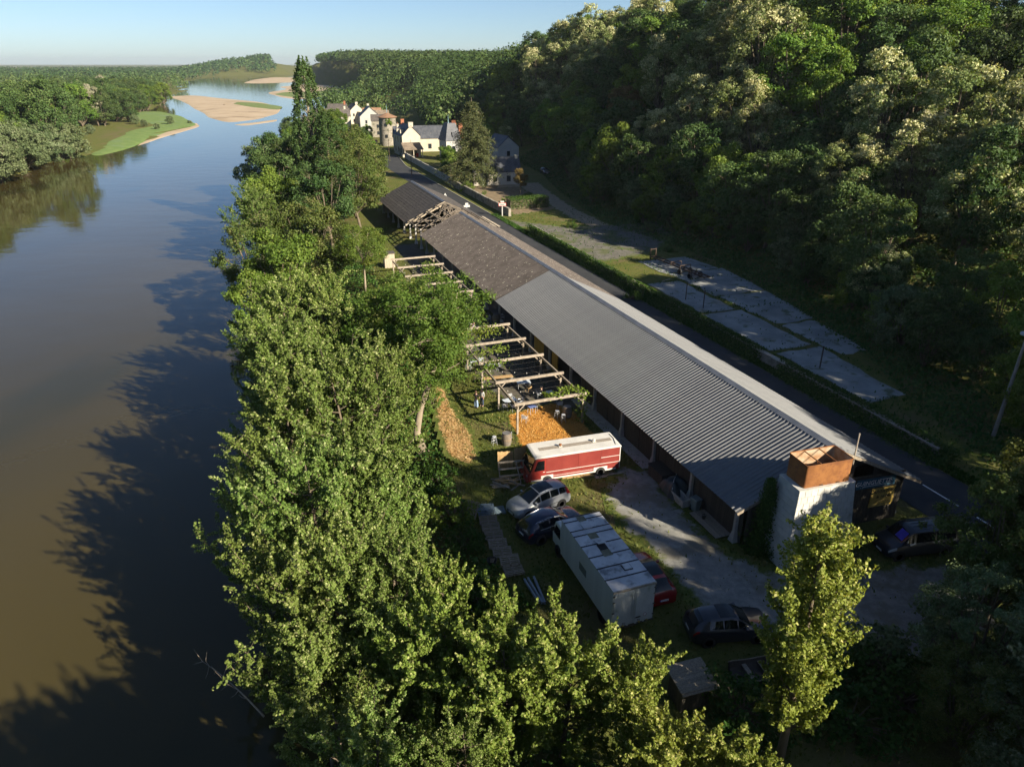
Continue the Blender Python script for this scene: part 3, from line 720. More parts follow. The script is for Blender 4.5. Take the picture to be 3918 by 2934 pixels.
# ---- riverside belt: crown tips measured in the photograph
ORD = ['first', 'second', 'third', 'fourth', 'fifth', 'sixth', 'seventh', 'eighth', 'ninth', 'tenth', 'eleventh', 'twelfth', 'thirteenth', 'fourteenth', 'fifteenth', 'sixteenth', 'seventeenth', 'eighteenth', 'nineteenth', 'twentieth', 'twenty-first', 'twenty-second', 'twenty-third', 'twenty-fourth', 'twenty-fifth', 'twenty-sixth', 'twenty-seventh', 'twenty-eighth', 'twenty-ninth', 'thirtieth', 'thirty-first', 'thirty-second', 'thirty-third', 'thirty-fourth', 'thirty-fifth']
BELT = [  # px, py (display), tip height, proto, widen
    (800, 1275, 6.5, POP[2], 1.0), (590, 1140, 8.5, POP[3], 1.0), (720, 1120, 9.0, POP[0], 1.0), (850, 1150, 7.5, POP[1], 1.0), 
    (655, 955, 10.5, POP[1], 1.05), (770, 930, 10.0, POP[0], 1.1), (835, 1010, 8.0, POP[2], 1.1), (575, 985, 8.0, POP[3], 1.0),
    (605, 790, 10.5, POP[0], 1.1), (705, 755, 11.5, POP[3], 1.1), (800, 735, 10.5, POP[1], 1.1), (560, 860, 7.0, POP[2], 1.1), 
    (610, 600, 10.5, POP[1], 1.2), (690, 575, 11.5, POP[0], 1.2), (640, 670, 10.0, POP[2], 1.3), (745, 640, 9.5, POP[3], 1.15), (560, 700, 7.5, POP[3], 1.1),
    (540, 470, 9.5, BIG[1], .9), (585, 500, 10.0, FRE[0], 1.0), (530, 585, 6.5, FRE[1], .9),
    (640, 430, 11.5, BIG[1], .95), (565, 365, 11.5, FRE[0], 1.0), (600, 330, 13.0, OAK[0], 1.0), (545, 400, 10, POP[1], 1.3), (620, 300, 13.5, OAK[1], 1.0), (690, 260, 17.0, OAK[0], 1.15), (590, 285, 12.5, OAK[1], 1.0),
    (560, 310, 9.0, WIL[0], 1.0), (700, 350, 13.5, OAK[1], 1.0)]
for i, (px, py, zt_, pr, wd) in enumerate(BELT):
    loc, sc = by_top(px, py, zt_, pr)
    nm = 'poplar_tree' if pr in POP else 'riverside_tree'
    plant(nm, pr, loc, ('leafy green poplar' if pr in POP else 'bushy riverside tree') + ' in the belt along the bank, ' + ORD[i] + ' counting from the camera', 'tree', rz=i * 1.7, sc=(sc * wd, sc * wd, sc), group='trees of the riverside belt')
rgb_ = np.random.default_rng(44); q_ = []
for _ in range(400):
    u_ = rgb_.uniform(125, 300); v_ = rgb_.uniform(-16, 2) if u_ < 240 else rgb_.uniform(-6, 14); p = UV(u_, v_)
    if all((p.x - a[0]) ** 2 + (p.y - a[1]) ** 2 > 64 for a in q_): q_.append((p.x, p.y))
for i, (x, y) in enumerate(q_):
    pr = (LOW + FRE[:1])[i % 4]; s_ = rgb_.uniform(.6, .95); plant('riverside_tree', pr, (x, y, zt1(x, y) - .2), 'green tree of the far riverside row between river and village road', 'tree', rz=i, sc=s_, group='far riverside row')
loc, sc = by_top(745, 275, 16.5, BIG[0])
plant('willow_tree', BIG[0], loc, 'broad olive green tree with the widest crown, beside the far end of the hall roof', 'tree', rz=1.0, sc=sc)
loc, sc = by_top(800, 335, 13.5, BIG[1])
plant('willow_tree', BIG[1], UV(104, -6.5, zt1(*UV(104, -6.5).xy) - .05), 'olive green tree whose crown brushes the far shed roof', 'tree', rz=4.0, sc=(1.0, 1.0, .95))
cx_, cy_ = -40.4, 150.0; zc = zt1(cx_, cy_)
plant('columnar_poplar', COL, (cx_, cy_, zc), 'tall dark spire-shaped poplar rising above all riverside trees', 'tree', sc=(1.35, 1.35, (29.0 - zc) / 30.0))
plant('columnar_poplar', COL, (-36.5, 147.0, zt1(-36.5, 147)), 'shorter spire-shaped poplar in front of the tallest one', 'tree', rz=2.0, sc=(1.4, 1.4, .66))
plant('columnar_poplar', COL, (-47.0, 158.0, zt1(-47, 158)), 'lower spire-shaped poplar behind the tallest one', 'tree', rz=3.0, sc=(1.15, 1.15, .60))
# near camera, sunlit tops rising from below the frame
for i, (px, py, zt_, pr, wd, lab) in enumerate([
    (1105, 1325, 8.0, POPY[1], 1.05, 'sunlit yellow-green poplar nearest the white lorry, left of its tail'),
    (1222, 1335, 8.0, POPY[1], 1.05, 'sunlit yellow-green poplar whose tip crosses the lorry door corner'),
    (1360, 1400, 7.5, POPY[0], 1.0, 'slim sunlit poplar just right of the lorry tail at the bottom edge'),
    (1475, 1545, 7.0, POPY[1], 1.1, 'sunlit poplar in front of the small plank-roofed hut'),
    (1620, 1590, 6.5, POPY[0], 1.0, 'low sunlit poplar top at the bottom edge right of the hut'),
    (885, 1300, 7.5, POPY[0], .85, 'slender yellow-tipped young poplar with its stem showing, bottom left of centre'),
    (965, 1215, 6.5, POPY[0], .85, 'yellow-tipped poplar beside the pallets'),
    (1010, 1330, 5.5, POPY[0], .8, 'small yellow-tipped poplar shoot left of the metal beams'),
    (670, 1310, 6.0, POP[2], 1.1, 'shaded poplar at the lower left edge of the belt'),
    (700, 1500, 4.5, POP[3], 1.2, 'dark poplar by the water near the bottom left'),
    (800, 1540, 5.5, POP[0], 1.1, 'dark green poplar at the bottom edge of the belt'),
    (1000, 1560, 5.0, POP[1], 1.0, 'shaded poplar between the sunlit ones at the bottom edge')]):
    loc, sc = by_top(px, py, zt_, pr)
    plant('young_poplar', pr, loc, lab, 'tree', rz=i * 2.3, sc=(sc * wd, sc * wd, sc))
# poplar standing alone by the water tower
pr = POPY[1]; b = G(3240, 2649)
LONE = poplar(71, H=12.2, Rc=1.5, limbs=44, shoots=14, leaf=.14, base=.12, m=L_POPY, lean=.5)
plant('young_poplar', LONE, (12.0, 22.1, 0), 'lone sunlit poplar standing in front of the white water tower', 'tree', rz=.4)
# leaning ash on the bank and the light tree leaning over the pergola
tl = ASH[0]
mbt = MB(); tk = [(-7.42, 50.9, -.6), (-7.75, 51.0, 1.2), (-7.35, 51.2, 3.2), (-6.3, 51.8, 6.2), (-5.4, 53.2, 8.4), (-4.6, 54.6, 10.4)]
def ash_lean():
    rng = np.random.default_rng(77); mb = MB()
    P = np.array(tk) - np.array([-7.42, 50.9, -.6])
    mb.tube(P, [.48, .30, .25, .21, .14, .05], 10)
    for a in np.linspace(0, 6.28, 7)[:-1]:
        mb.tube([(0, 0, .5), (math.cos(a) * .5, math.sin(a) * .5, .05), (math.cos(a) * 1.0, math.sin(a) * 1.0, -.25)], [.2, .12, .04], 6)
    cs = []; outs = []; tn = []
    for i in range(46):
        f = rng.uniform(.52, 1.0); k = f * 5; k0 = min(int(k), 4); q = P[k0] + (P[k0 + 1] - P[k0]) * (k - k0)
        az = rng.uniform(0, 6.28); L = rng.uniform(1.2, 4.6) * (1.15 - .35 * f)
        e = q + np.array([math.cos(az) * L, math.sin(az) * L, rng.uniform(-.3, 1.8)])
        br = bez(q, (q + e) / 2 + np.array([0, 0, .5]), e, 5); mb.tube(br, [.06, .045, .03, .02, .008], 5, cap=False)
        for s in range(12):
            c = br[min(int(rng.uniform(1.2, 5)), 4)] + rng.normal(0, .45, 3)
            n = 46; ax = unit(rng.normal(0, 1, (n, 3)))
            cs.append(c + ax * (rng.random(n) ** .5 * .5)[:, None]); outs.append(unit(ax + np.array([0, 0, .6]))); tn.append(np.clip(rng.normal(.45, .2, n), 0, 1))
    return mb.mesh('trunk', bark_pale, True), crown_mesh('crown', np.concatenate(cs), np.concatenate(outs), .19, rng, L_ASH, tone=np.concatenate(tn)), 11
plant('leaning_ash', ash_lean(), (-7.42, 50.9, -.6), 'tree with a bare curved trunk leaning over the grass from exposed roots', 'tree')
plant('light_ash', ASH[0], (-8.0, 60.0, zt1(-8, 60) - .1), 'light green tree with an airy crown leaning over the near pergola', 'tree', rz=.7, sc=(1.0, 1.0, .92))
plant('light_ash', ASH[1], (-9.6, 67.0, zt1(-9.6, 67) - .1), 'light green tree behind the first airy one, between the two pergolas', 'tree', rz=2.2, sc=(1.0, 1.0, .8))
plant('light_ash', ASH[1], (-12.6, 73.5, zt1(-12.6, 73.5) - .1), 'small light green tree beside the far pergola', 'tree', rz=3.6, sc=(.95, .95, .75))
plant('light_ash', ASH[0], (-13.0, 60.5, zt1(-13.0, 60.5) - .1), 'light green tree rising from the bank behind the airy ones', 'tree', rz=5.0, sc=(.85, .85, .85))
plant('light_ash', ASH[0], (-20.5, 96.0, zt1(-20.5, 96) - .1), 'leafy tree at the grass edge near the plank cabin', 'tree', rz=5.0, sc=(.8, .8, .72))
# dead branch sticking out over the water
db = MB(); q0 = np.array(G(1010, 2740, 1.0)); q1 = np.array(G(775, 2530, 0.6))
br = bez(q0, (q0 + q1) / 2 + np.array([0, 0, .6]), q1, 9); db.tube(br, [.05 - .0055 * k for k in range(9)], 5)
rngd = np.random.default_rng(5)
for k in range(2, 9):
    for s in (-1, 1):
        e = br[k] + (q1 - q0) * rngd.uniform(.06, .16) + np.array([0, 0, s * rngd.uniform(.3, .8)]) + rngd.normal(0, .25, 3)
        db.tube([br[k], (br[k] + e) / 2 + rngd.normal(0, .06, 3), e], [.016, .01, .004], 4, cap=False)
tag(db.build('dead_branch', bark_pale, fix=False), 'bare dead branch reaching out over the dark water', 'branch')

# ---- trees at the right edge and behind the frame that shade the yard
for i, (x, y, H, pr, lab) in enumerate([
    (26.2, 30.4, 9.0, EDGE[1], 'dark bushy tree at the right edge covering the tail of the van'),
    (22.6, 25.8, 7.6, EDGE[0], 'dark tree at the right edge over the end of the gravel'),
    (20.3, 22.8, 5.6, EDGE[1], 'low dark tree below the gravel at the lower right'),
    (21.6, 19.3, 8.3, EDGE[0], 'tree top catching sun in the bottom right corner'),
    (27.5, 26.6, 10.5, EDGE[1], 'dark tree half cut off by the right edge'), (26.0, 21.6, 10.0, EDGE[0], 'tree just outside the lower right edge'), (30.2, 32.0, 11.0, EDGE[1], 'tree just outside the right edge beside the road'),
    (42.0, 6.6, 31.0, OAK[0], 'tall unseen narrow oak added beside the road to shade the lorry'), (45.7, 9.2, 32.0, OAK[1], 'tallest unseen narrow oak, added behind the road to shade the cars'), (50.0, -6.0, 24.0, OAK[1], 'tall oak behind the road out of the frame'), (43.0, 3.1, 31.0, OAK[1], 'unseen narrow oak added left of the tall one for shade'), (46.0, 1.2, 32.5, FRE[0], 'unseen narrow tree added behind the left narrow oak for shade'), (40.0, 8.4, 28.5, FRE[1], 'unseen narrow tree added in front of the tall oak for shade'), (44.0, 5.0, 31.5, FRE[0], 'unseen narrow tree added behind the tall oak for shade'), (62.0, 62.0, 20.0, OAK[1], 'oak on the slope foot outside the right edge, farther up'), (58.0, 55.0, 18.0, OAK[0], 'oak at the slope foot above the lamp post'),  # the narrow ones are unseen, added and squeezed thin to shade lorry and cars
    (44.0, -14.0, 23.0, OAK[0], 'tall oak right of the camera beside the road'), (36.0, -8.0, 20.0, FRE[0], 'tall tree right of the camera near the road'),
    (33.0, -20.0, 20.0, FRE[1], 'tall tree behind the camera near the road'), (56.0, 12.0, 25.0, OAK[1], 'tall oak at the slope foot right of the camera'),
    (46.0, 33.0, 15.0, OAK[1], 'oak across the road just outside the right edge'), (53.0, 24.0, 22.0, OAK[0], 'tall oak at the slope foot just outside the right edge'), (60.0, 33.0, 18.0, FRE[0], 'tall tree at the slope foot outside the right edge'),
    (56.0, 44.0, 21.0, OAK[1], 'tall oak at the slope foot beside the lamp post'), (63.0, 51.0, 24.0, OAK[0], 'tall oak on the slope outside the right edge'), (66.0, 36.0, 22.0, OAK[1], 'tall oak on the slope behind the right edge'), (70.0, 58.0, 24.0, OAK[0], 'tall oak higher on the slope outside the right edge'),
    (18.0, 12.5, 5.5, POP[2], 'dark young poplar below the frame on the right')]):
    plant('hillside_tree' if H > 12 else 'edge_tree', pr, (x, y, zt1(x, y) - .1), lab, 'tree', rz=i * 1.3, sc=H / tall(pr) if not (y > 1 and y < 11 and H > 25) else ((.45, .45, H / tall(pr)) if y < 4 else (.62 if x < 44 else .52, .62 if x < 44 else .52, H / tall(pr))))
for i, (x, y, H) in enumerate(((6, 9, 15), (1, 6, 18), (9, 2, 17), (4, -3, 20), (12, -7, 16), (14, 7, 12), (-1, 11, 15), (10, -14, 18), (17, -1, 12), (19, -13, 16), (7, -10, 19), (-3.5, 12.5, 13.5), (3.5, 8.5, 16), (0, 3, 19))):
    plant('poplar_tree', POP[i % 4], (x, y, zt1(x, y) - .1), 'poplar of the riverside belt below and behind the camera', 'tree', rz=i, sc=H / tall(POP[i % 4]), group='belt poplars behind the camera')
# ---- wood on the hillside
rng = np.random.default_rng(99)
pts = []
def try_pts(n, ua, ub, da, db, dmin):
    for _ in range(n):
        u_ = rng.uniform(ua, ub); v_ = np.interp(u_, _UB, _VB) + rng.uniform(da, db)
        p = UV(u_, v_)
        if p.x > 0.74 * (p.y * .911 + 4) + 5: continue
        if all((p.x - q[0]) ** 2 + (p.y - q[1]) ** 2 > dmin * dmin for q in pts): pts.append((p.x, p.y, u_, v_))
try_pts(1100, -8, 120, 4, 75, 7.2); n1 = len(pts)
try_pts(800, 120, 290, 3, 70, 8.2)
for i, (x, y, u_, v_) in enumerate(pts):
    dv_ = v_ - np.interp(u_, _UB, _VB); r = rng.random(); s = rng.uniform(.82, 1.22)
    hi = dv_ > 20
    nz_ = math.sin(u_ * .055 + 1.2) + math.sin(v_ * .09 + u_ * .03)
    if dv_ > 14 and nz_ > -.1 and r < .72: pr = ACA[i % 2]; lab = 'pale blossoming acacia in the wood'; g = 'blossoming acacias of the hillside wood'
    elif nz_ > -.4 and r < .55: pr = FRE[i % 2]; lab = 'fresh green tree in the wood'; g = 'fresh green trees of the hillside wood'
    elif r < .62 and u_ > 70: pr = FRE[i % 2]; lab = 'fresh green tree in the wood'; g = 'fresh green trees of the hillside wood'
    else: pr = (OAK + LOW[:2])[i % 4]; lab = 'dark green oak in the wood'; g = 'dark oaks of the hillside wood'
    lab += ' ' + ('near the right edge' if u_ < 22 else 'behind the concrete yard' if u_ < 62 else 'above the dirt path' if u_ < 115 else 'above the cedar' if u_ < 190 else 'above the village') + (', low on the slope' if dv_ < 20 else ', halfway up the slope' if dv_ < 45 else ', at the top of the slope')
    s *= (1.25 if hi else .95) * (.9 + .2 * (u_ > 60))
    plant('hillside_tree', pr, (x, y, zt1(x, y) - .3), lab, 'tree', rz=rng.uniform(0, 6.28), sc=(s * rng.uniform(.9, 1.15), s * rng.uniform(.9, 1.15), s * rng.uniform(.9, 1.15)), group=g)
for (u_, v_, pr, lab) in [(150, 74, BRO[0], 'bronze-leaved tree standing out in the wood above the village'), (34, 92, BRO[0], 'brownish half-bare tree near the top of the near slope')]:
    p = UV(u_, v_); plant('bronze_tree', pr, (p.x, p.y, zt1(p.x, p.y) - .3), lab, 'tree', rz=1.0, sc=1.15)
# bright trees catching the sun at the foot of the slope
for (px, py, z_, H, pr, lab) in [(1560, 395, 14, 13, FRE[0], 'bright yellow-green tree catching sun at the foot of the slope'), (1620, 330, 17, 13, FRE[1], 'bright green tree just above the yellow-green one on the slope'), (1860, 290, 20, 15, ACA[0], 'big pale leafy tree above the concrete yard'), (2010, 260, 21, 16, ACA[1], 'big pale tree with spreading crown near the right edge'), (2120, 330, 18, 15, ACA[0], 'pale tree overhanging the slope at the right edge'), (1750, 420, 14, 13, OAK[0], 'dark tree leaning out of the slope over the concrete yard'), (1930, 520, 12, 12, ACA[1], 'pale leafy tree low on the slope right of the yard'), (2080, 640, 11, 12, OAK[1], 'dark tree low on the slope near the lamp post')]:
    # crown tip height above the yard along the measured line of sight; walk out until the slope meets it
    for k in range(400):
        Y_ = 60 + k * .5; a_ = (px * 1.772 - _cx) / _f; b_ = (py * 1.772 - _cy) / _f; dy_ = _C - b_ * _S; t_ = Y_ / dy_; x_ = a_ * t_; ztip = CAM_H + (-_S - b_ * _C) * t_
        uu, vv = uv_of(x_, Y_)
        if ztip - zt1(x_, Y_) <= H and vv > np.interp(uu, _UB, _VB) + 5: break
    H = max(7.0, min(H + 2, ztip - zt1(x_, Y_)))
    plant('slope_tree', pr, (x_, Y_, zt1(x_, Y_) - .2), lab, 'tree', rz=px, sc=(H / tall(pr) * 1.15, H / tall(pr) * 1.15, H / tall(pr)))
rgf = np.random.default_rng(17)
for k in range(34):
    u_ = 4 + k * 4.6 + rgf.uniform(-1, 1); v_ = np.interp(u_, _UB, _VB) + rgf.uniform(2, 7); p = UV(u_, v_); pr = (LOW + WIL)[rgf.integers(5)]
    if p.x > .74 * (p.y * .911 + 11) + 3: continue
    plant('slope_bush', pr, (p.x, p.y, zt1(p.x, p.y) - .2), 'dark bushy growth at the foot of the wooded slope', 'bush', rz=k, sc=rgf.uniform(5, 8.5) / tall(pr), group='bushes along the slope foot', parts=('stem', 'foliage'))
# ---- cedar and garden trees by the village
p = G(1825, 705); plant('cedar_tree', CED, (p.x - 1.0, p.y, 0), 'big drooping cedar standing behind the roadside wall', 'tree', sc=(1.32, 1.32, 1.04))
for (u_, v_, H, pr, lab, nm) in [
    (168, 29, 7.5, FRE[1], 'round green tree left of the cedar behind the wall', 'garden_tree'), (178, 31, 7.0, FRE[0], 'green garden tree next to the white house', 'garden_tree'),
    (162, 26.5, 4.5, OAK[1], 'dark clipped tree at the wall in front of the cedar', 'garden_tree'), (132, 36, 6.0, BRO[0], 'thin half-bare fruit tree in the garden', 'garden_tree'),
    (222, 16, 6.5, FRE[1], 'bushy tree beside the road below the round tower', 'garden_tree'), (232, 17, 7, OAK[0], 'dark tree left of the round tower', 'garden_tree'), (242, 13, 6, FRE[0], 'light green tree beside the village road', 'garden_tree'), (250, 19, 7, OAK[1], 'dark tree in front of the village houses', 'garden_tree'), (236, 10, 5.5, FRE[1], 'low tree by the village road bend', 'garden_tree'),
    (262, 22, 7, FRE[0], 'green tree under the grey gable house', 'garden_tree'), (225, 58, 9, FRE[1], 'sunlit tree behind the turreted house', 'garden_tree'), (240, 62, 10, FRE[0], 'bright tree behind the round tower', 'garden_tree'), (215, 62, 9, ACA[0], 'pale tree above the turreted house', 'garden_tree')]:
    p = UV(u_, v_); plant(nm, pr, (p.x, p.y, zt1(p.x, p.y) - .1), lab, 'tree', rz=u_, sc=H / pr[2])
# ---- left bank wood
def bankside(n, ya, yb, da, db, dmin, protos, labs, g, sc=(.85, 1.2), seed=3):
    rg = np.random.default_rng(seed); out = []
    for _ in range(n):
        y = rg.uniform(ya, yb); x = np.interp(y, _YL, _XL) - rg.uniform(da, db)
        if abs(x) > .78 * (y + 20): continue
        if 285 < y < 470 and x > -235 + (y - 285) * .10 - 30 * (y < 330): continue
        if all((x - q[0]) ** 2 + (y - q[1]) ** 2 > dmin ** 2 for q in out): out.append((x, y))
    for i, (x, y) in enumerate(out):
        k = rg.integers(len(protos)); s = rg.uniform(*sc)
        plant('bank_tree', protos[k], (x, y, zt1(x, y) - .3), labs[k] + (', at the water' if np.interp(y, _YL, _XL) - x < 25 else ', farther back') + (' left of the meadow' if y < 285 else ' behind the meadow' if y < 480 else ' upriver of the meadow'), 'tree', rz=rg.uniform(0, 6.28), sc=(s * 1.08, s * 1.08, s), group=g[k])
    return out
bankside(160, 195, 300, 0, 14, 6.0, WIL, ['grey-green willow bush at the left river bank'] * 2, ['willows on the left bank'] * 2, (1.1, 1.7), 4)
bankside(420, 205, 340, 12, 120, 9.5, LOW, ['tall dark tree on the near left bank'] * 2 + ['tall lighter tree on the near left bank'], ['tall trees of the near left bank'] * 3, (1.6, 2.15), 5)
bankside(420, 340, 500, 14, 120, 10.0, LOW, ['dark green tree on the left bank'] * 2 + ['lighter green tree on the left bank'], ['dark trees of the left bank wood'] * 2 + ['lighter trees of the left bank wood'], (1.3, 1.75), 7)
bankside(300, 500, 780, 1, 80, 13, LOW, ['distant green tree along the far left bank'] * 3, ['distant trees along the left bank'] * 3, (1.1, 1.5), 6)
for i, (x, y, s_) in enumerate(((-212, 425, .55), (-200, 410, .45), (-196, 432, .5), (-220, 440, .6), (-188, 398, .35), (-214, 380, .4), (-205, 366, .45), (-190, 445, .4), (-226, 345, .7), (-232, 362, .8), (-236, 380, .7), (-238, 400, .85), (-224, 330, .8), (-236, 420, .7), (-228, 318, .9), (-238, 440, .8))):
    plant('meadow_bush', WIL[i % 2], (x, y, zt1(x, y)), 'bush on the green meadow spit of the left bank', 'bush', rz=i, sc=s_, group='bushes on the meadow spit', parts=('stem', 'foliage'))
for (px, py, z_, pr, lab) in [(165, 190, 9, WHI[0], 'whitish poplar standing out in the left bank wood'), (215, 175, 9, WHI[0], 'pale silvery tree behind the whitish poplar on the left bank'), (200, 215, 6, WHI[0], 'small silvery tree below the whitish poplar on the left bank')]:
    p = Gd(px, py, z_); p = Vector((p.x * .8, p.y * .8, 0)); zb = zt1(p.x, p.y)
    plant('white_poplar', pr, (p.x, p.y, zb), lab, 'tree', rz=px, sc=21 / pr[2])
# ---- far woods that read as one mass: thousands of small crowns in one mesh
def wood(name, label, P, H, seed, m, nl=60, leaf=1.5):
    rg = np.random.default_rng(seed); P = np.array(P); n = len(P)
    zb = zt(P[:, 0], P[:, 1]); h = H * rg.uniform(.75, 1.25, n); r = h * rg.uniform(.32, .48, n)
    ax = unit(rg.normal(0, 1, (n, nl, 3)) + np.array([0, 0, .35]))
    c = np.stack([P[:, 0], P[:, 1], zb + h * .55], -1)[:, None, :] + ax * np.stack([r, r, h * .45], -1)[:, None, :] * rg.uniform(.7, 1.05, (n, nl, 1))
    tone = np.clip(rg.normal(.45, .22, (n, 1)) + rg.normal(0, .12, (n, nl)), 0, 1).ravel()
    me = crown_mesh(name, c.reshape(-1, 3), ax.reshape(-1, 3), leaf, rg, m, tone=tone, bias=2.2, aspect=.9)
    return tag(link(bpy.data.objects.new(name, me)), label, None, None, 'stuff')
rg = np.random.default_rng(123)
def sample(n, xa, xb, ya, yb, cond, dens=1.0):
    X = rg.uniform(xa, xb, n); Y = rg.uniform(ya ** .5, yb ** .5, n) ** 2
    k = cond(X, Y) & (np.abs(X) < .80 * (Y + 30)); return np.stack([X[k], Y[k]], 1)
def split(nm, lab, P, H, m, seed):
    d = P[:, 1]
    for k, (a, b, nl, lf) in enumerate(((0, 620, 70, 1.25), (620, 1300, 30, 2.3), (1300, 9000, 15, 3.8))):
        Q = P[(d >= a) & (d < b)]
        if len(Q): wood(nm, lab + [', nearer part', ', middle distance', ', farthest part'][k], Q, H, seed + k, m, nl, lf)
left_far = sample(11000, -2600, -150, 500, 3400, lambda X, Y: X < np.interp(Y, _YL, _XL) - np.where(Y < 780, 60, 4))
split('far_wood', 'distant wood filling the plain beyond the left bank', left_far, 15, L_DARK, 10)
lf2 = sample(1900, -1300, -230, 240, 520, lambda X, Y: X < np.interp(Y, _YL, _XL) - 110)
wood('far_wood', 'dense wood behind the trees of the left bank', lf2, 17, 2, L_DARK, 60, 1.5)
def rcond(X, Y):
    u_ = DU.x * (X - 14.1) + DU.y * (Y - 37); v_ = DV.x * (X - 14.1) + DV.y * (Y - 37)
    return (X > np.interp(Y, _YR, _XR) + np.where(Y < 420, 60, 8)) & (u_ > 270) & ~((u_ < 390) & (v_ < 52)) & ~((X > np.interp(Y, _YR, _XR) + 12) & (X < np.interp(Y, _YR, _XR) + 60) & (Y < 600) & (Y > 430))
right_far = np.concatenate([sample(14000, -620, 640, 300, 2100, rcond), sample(7000, -260, 330, 300, 800, rcond), sample(5000, -460, 120, 750, 1500, rcond), sample(4500, -900, -180, 1300, 2150, lambda X, Y: X > np.interp(Y, _YR, _XR) + 8)])
split('far_wood', 'wooded right bank and ridge receding beyond the village', right_far, 14, L_DARK, 20)
ridge_far = sample(11000, -1300, 900, 1850, 3000, lambda X, Y: (X > np.interp(Y, _YR, _XR) + 10) | (zt(X, Y) > 2))
wood('far_wood', 'wooded ridge on the horizon across the river bend', ridge_far, 15, 4, L_DARK, 14, 5.0)
hill_fill = []
for _ in range(1500):
    u_ = rg.uniform(-5, 300); v_ = np.interp(u_, _UB, _VB) + rg.uniform(6, 90); p = UV(u_, v_); hill_fill.append((p.x, p.y))
wood('hill_thicket', 'dense undergrowth between the trees of the hillside wood', hill_fill, 5.5, 5, L_DARK, 40, .55)
# ---- brambles and ivy on the lower slope and over the walls
def scatter(name, label, P, N, size, seed, m, tone=None):
    rg_ = np.random.default_rng(seed)
    me = crown_mesh(name, np.array(P), np.array(N), size, rg_, m, bias=1.2, aspect=.8, tone=tone)
    return tag(link(bpy.data.objects.new(name, me)), label, None, None, 'stuff')
n = 70000
U_ = rg.uniform(2, 200, n); D_ = rg.uniform(-2.5, 26, n) ; V_ = np.interp(U_, _UB, _VB) + D_
X_ = ORG.x + DU.x * U_ + DV.x * V_; Y_ = ORG.y + DU.y * U_ + DV.y * V_
mound = .55 + .55 * np.sin(U_ * .7 + np.sin(V_ * .5) * 2) * np.cos(V_ * .6 + U_ * .13)
Z_ = zt(X_, Y_) + mound * rg.random(n) ** .6 * np.clip((D_ + 2.5) / 3, .1, 1.3)
scatter('brambles', 'dark brambles and ivy covering the foot of the wooded slope', np.stack([X_, Y_, Z_], 1), np.tile([-.55, -.25, .8], (n, 1)), .34, 8, L_IVY)
n = 30000
Y_ = rg.uniform(8, 130, n) ; D_ = rg.uniform(-1.0, 9.5, n); X_ = np.interp(Y_, _YR, _XR) + D_
Z_ = zt(X_, Y_) + rg.random(n) * (.5 + .8 * (np.sin(Y_ * .9 + D_) > 0))
scatter('bank_scrub', 'tangled scrub covering the river bank under the poplars', np.stack([X_, Y_, Z_], 1), np.tile([.2, -.2, .9], (n, 1)), .26, 9, L_IVY)
# ================================================================ long hall
SH = -0.085                       # the gable ends stand slightly askew
W_, ZE, ZR = 13.8, 3.0, 6.3
steel = mat('grey_steel_sheet', (0.135, 0.14, 0.147), (0.168, 0.172, 0.175), 0.6, 0.6, metal=0.0, spec=0.15, objvar=0.05, c3=(0.115, 0.117, 0.12), s3=0.4, t3=(.6, .8))
fibre = mat('weathered_fibre_cement', (0.075, 0.063, 0.056), (0.115, 0.098, 0.088), 1.1, 0.95, objvar=0.03, space='World', c3=(0.40, 0.38, 0.30), s3=3.5, t3=(0.63, 0.67), stretch=(.8, 1, 1), bump=.2, bscale=20)
wood_grey = mat('weathered_wood', (0.20, 0.165, 0.125), (0.32, 0.27, 0.205), 2.2, 0.9, stretch=(6, 6, .5), objvar=.14, bump=.3, bscale=18)
wood_dark = mat('dark_boards', (0.040, 0.035, 0.028), (0.070, 0.061, 0.048), 2.0, 0.92, stretch=(6, 6, .5), objvar=.22, bump=.3, bscale=16)
wood_pale = mat('pale_boards', (0.36, 0.30, 0.22), (0.46, 0.39, 0.30), 2.0, 0.88, stretch=(6, 6, .5), objvar=.10)
wood_new = mat('new_pine', (0.36, 0.225, 0.095), (0.46, 0.31, 0.15), 2.2, 0.8, stretch=(5, 5, .6), objvar=.15)
wood_yel = mat('yellow_boards', (0.34, 0.20, 0.035), (0.46, 0.29, 0.06), 2.0, 0.85, stretch=(6, 6, .5), objvar=.12)
beam_m = mat('beam_timber', (0.24, 0.20, 0.155), (0.35, 0.30, 0.24), 1.6, 0.88, stretch=(2, 2, 2), objvar=.08, c3=(0.22, 0.18, 0.13), s3=3.0, bump=.25, bscale=20)
truss_m = mat('truss_timber', (0.10, 0.082, 0.065), (0.18, 0.15, 0.12), 2.0, 0.9, stretch=(2, 2, 2), objvar=.12)
iron_dark = mat('dark_iron', (0.035, 0.033, 0.03), (0.06, 0.05, 0.042), 3.0, 0.7)
render_m = mat('cast_concrete', (0.30, 0.29, 0.27), (0.40, 0.385, 0.35), 1.2, 0.92, c3=(.22, .21, .18), s3=2.5)
hall = thing('market_hall', 'very long open hall with grey corrugated gable roof beside the road', 'hall', UV(0, 0), TH)
SL = math.hypot(W_ / 2, ZR - ZE); nz_l = Vector((-(ZR - ZE), 0, W_ / 2)).normalized()
def roof_pt(s, y, off, side=1):
    """s metres up the slope from the eave, y along the hall, off out of the plane"""
    x = s / SL * W_ / 2; z = ZE + s / SL * (ZR - ZE)
    p = Vector((x, y, z)) + nz_l * off
    p.y += SH * (p.x if side == 1 else W_ - p.x)
    if side == -1: p.x = W_ - p.x
    return p
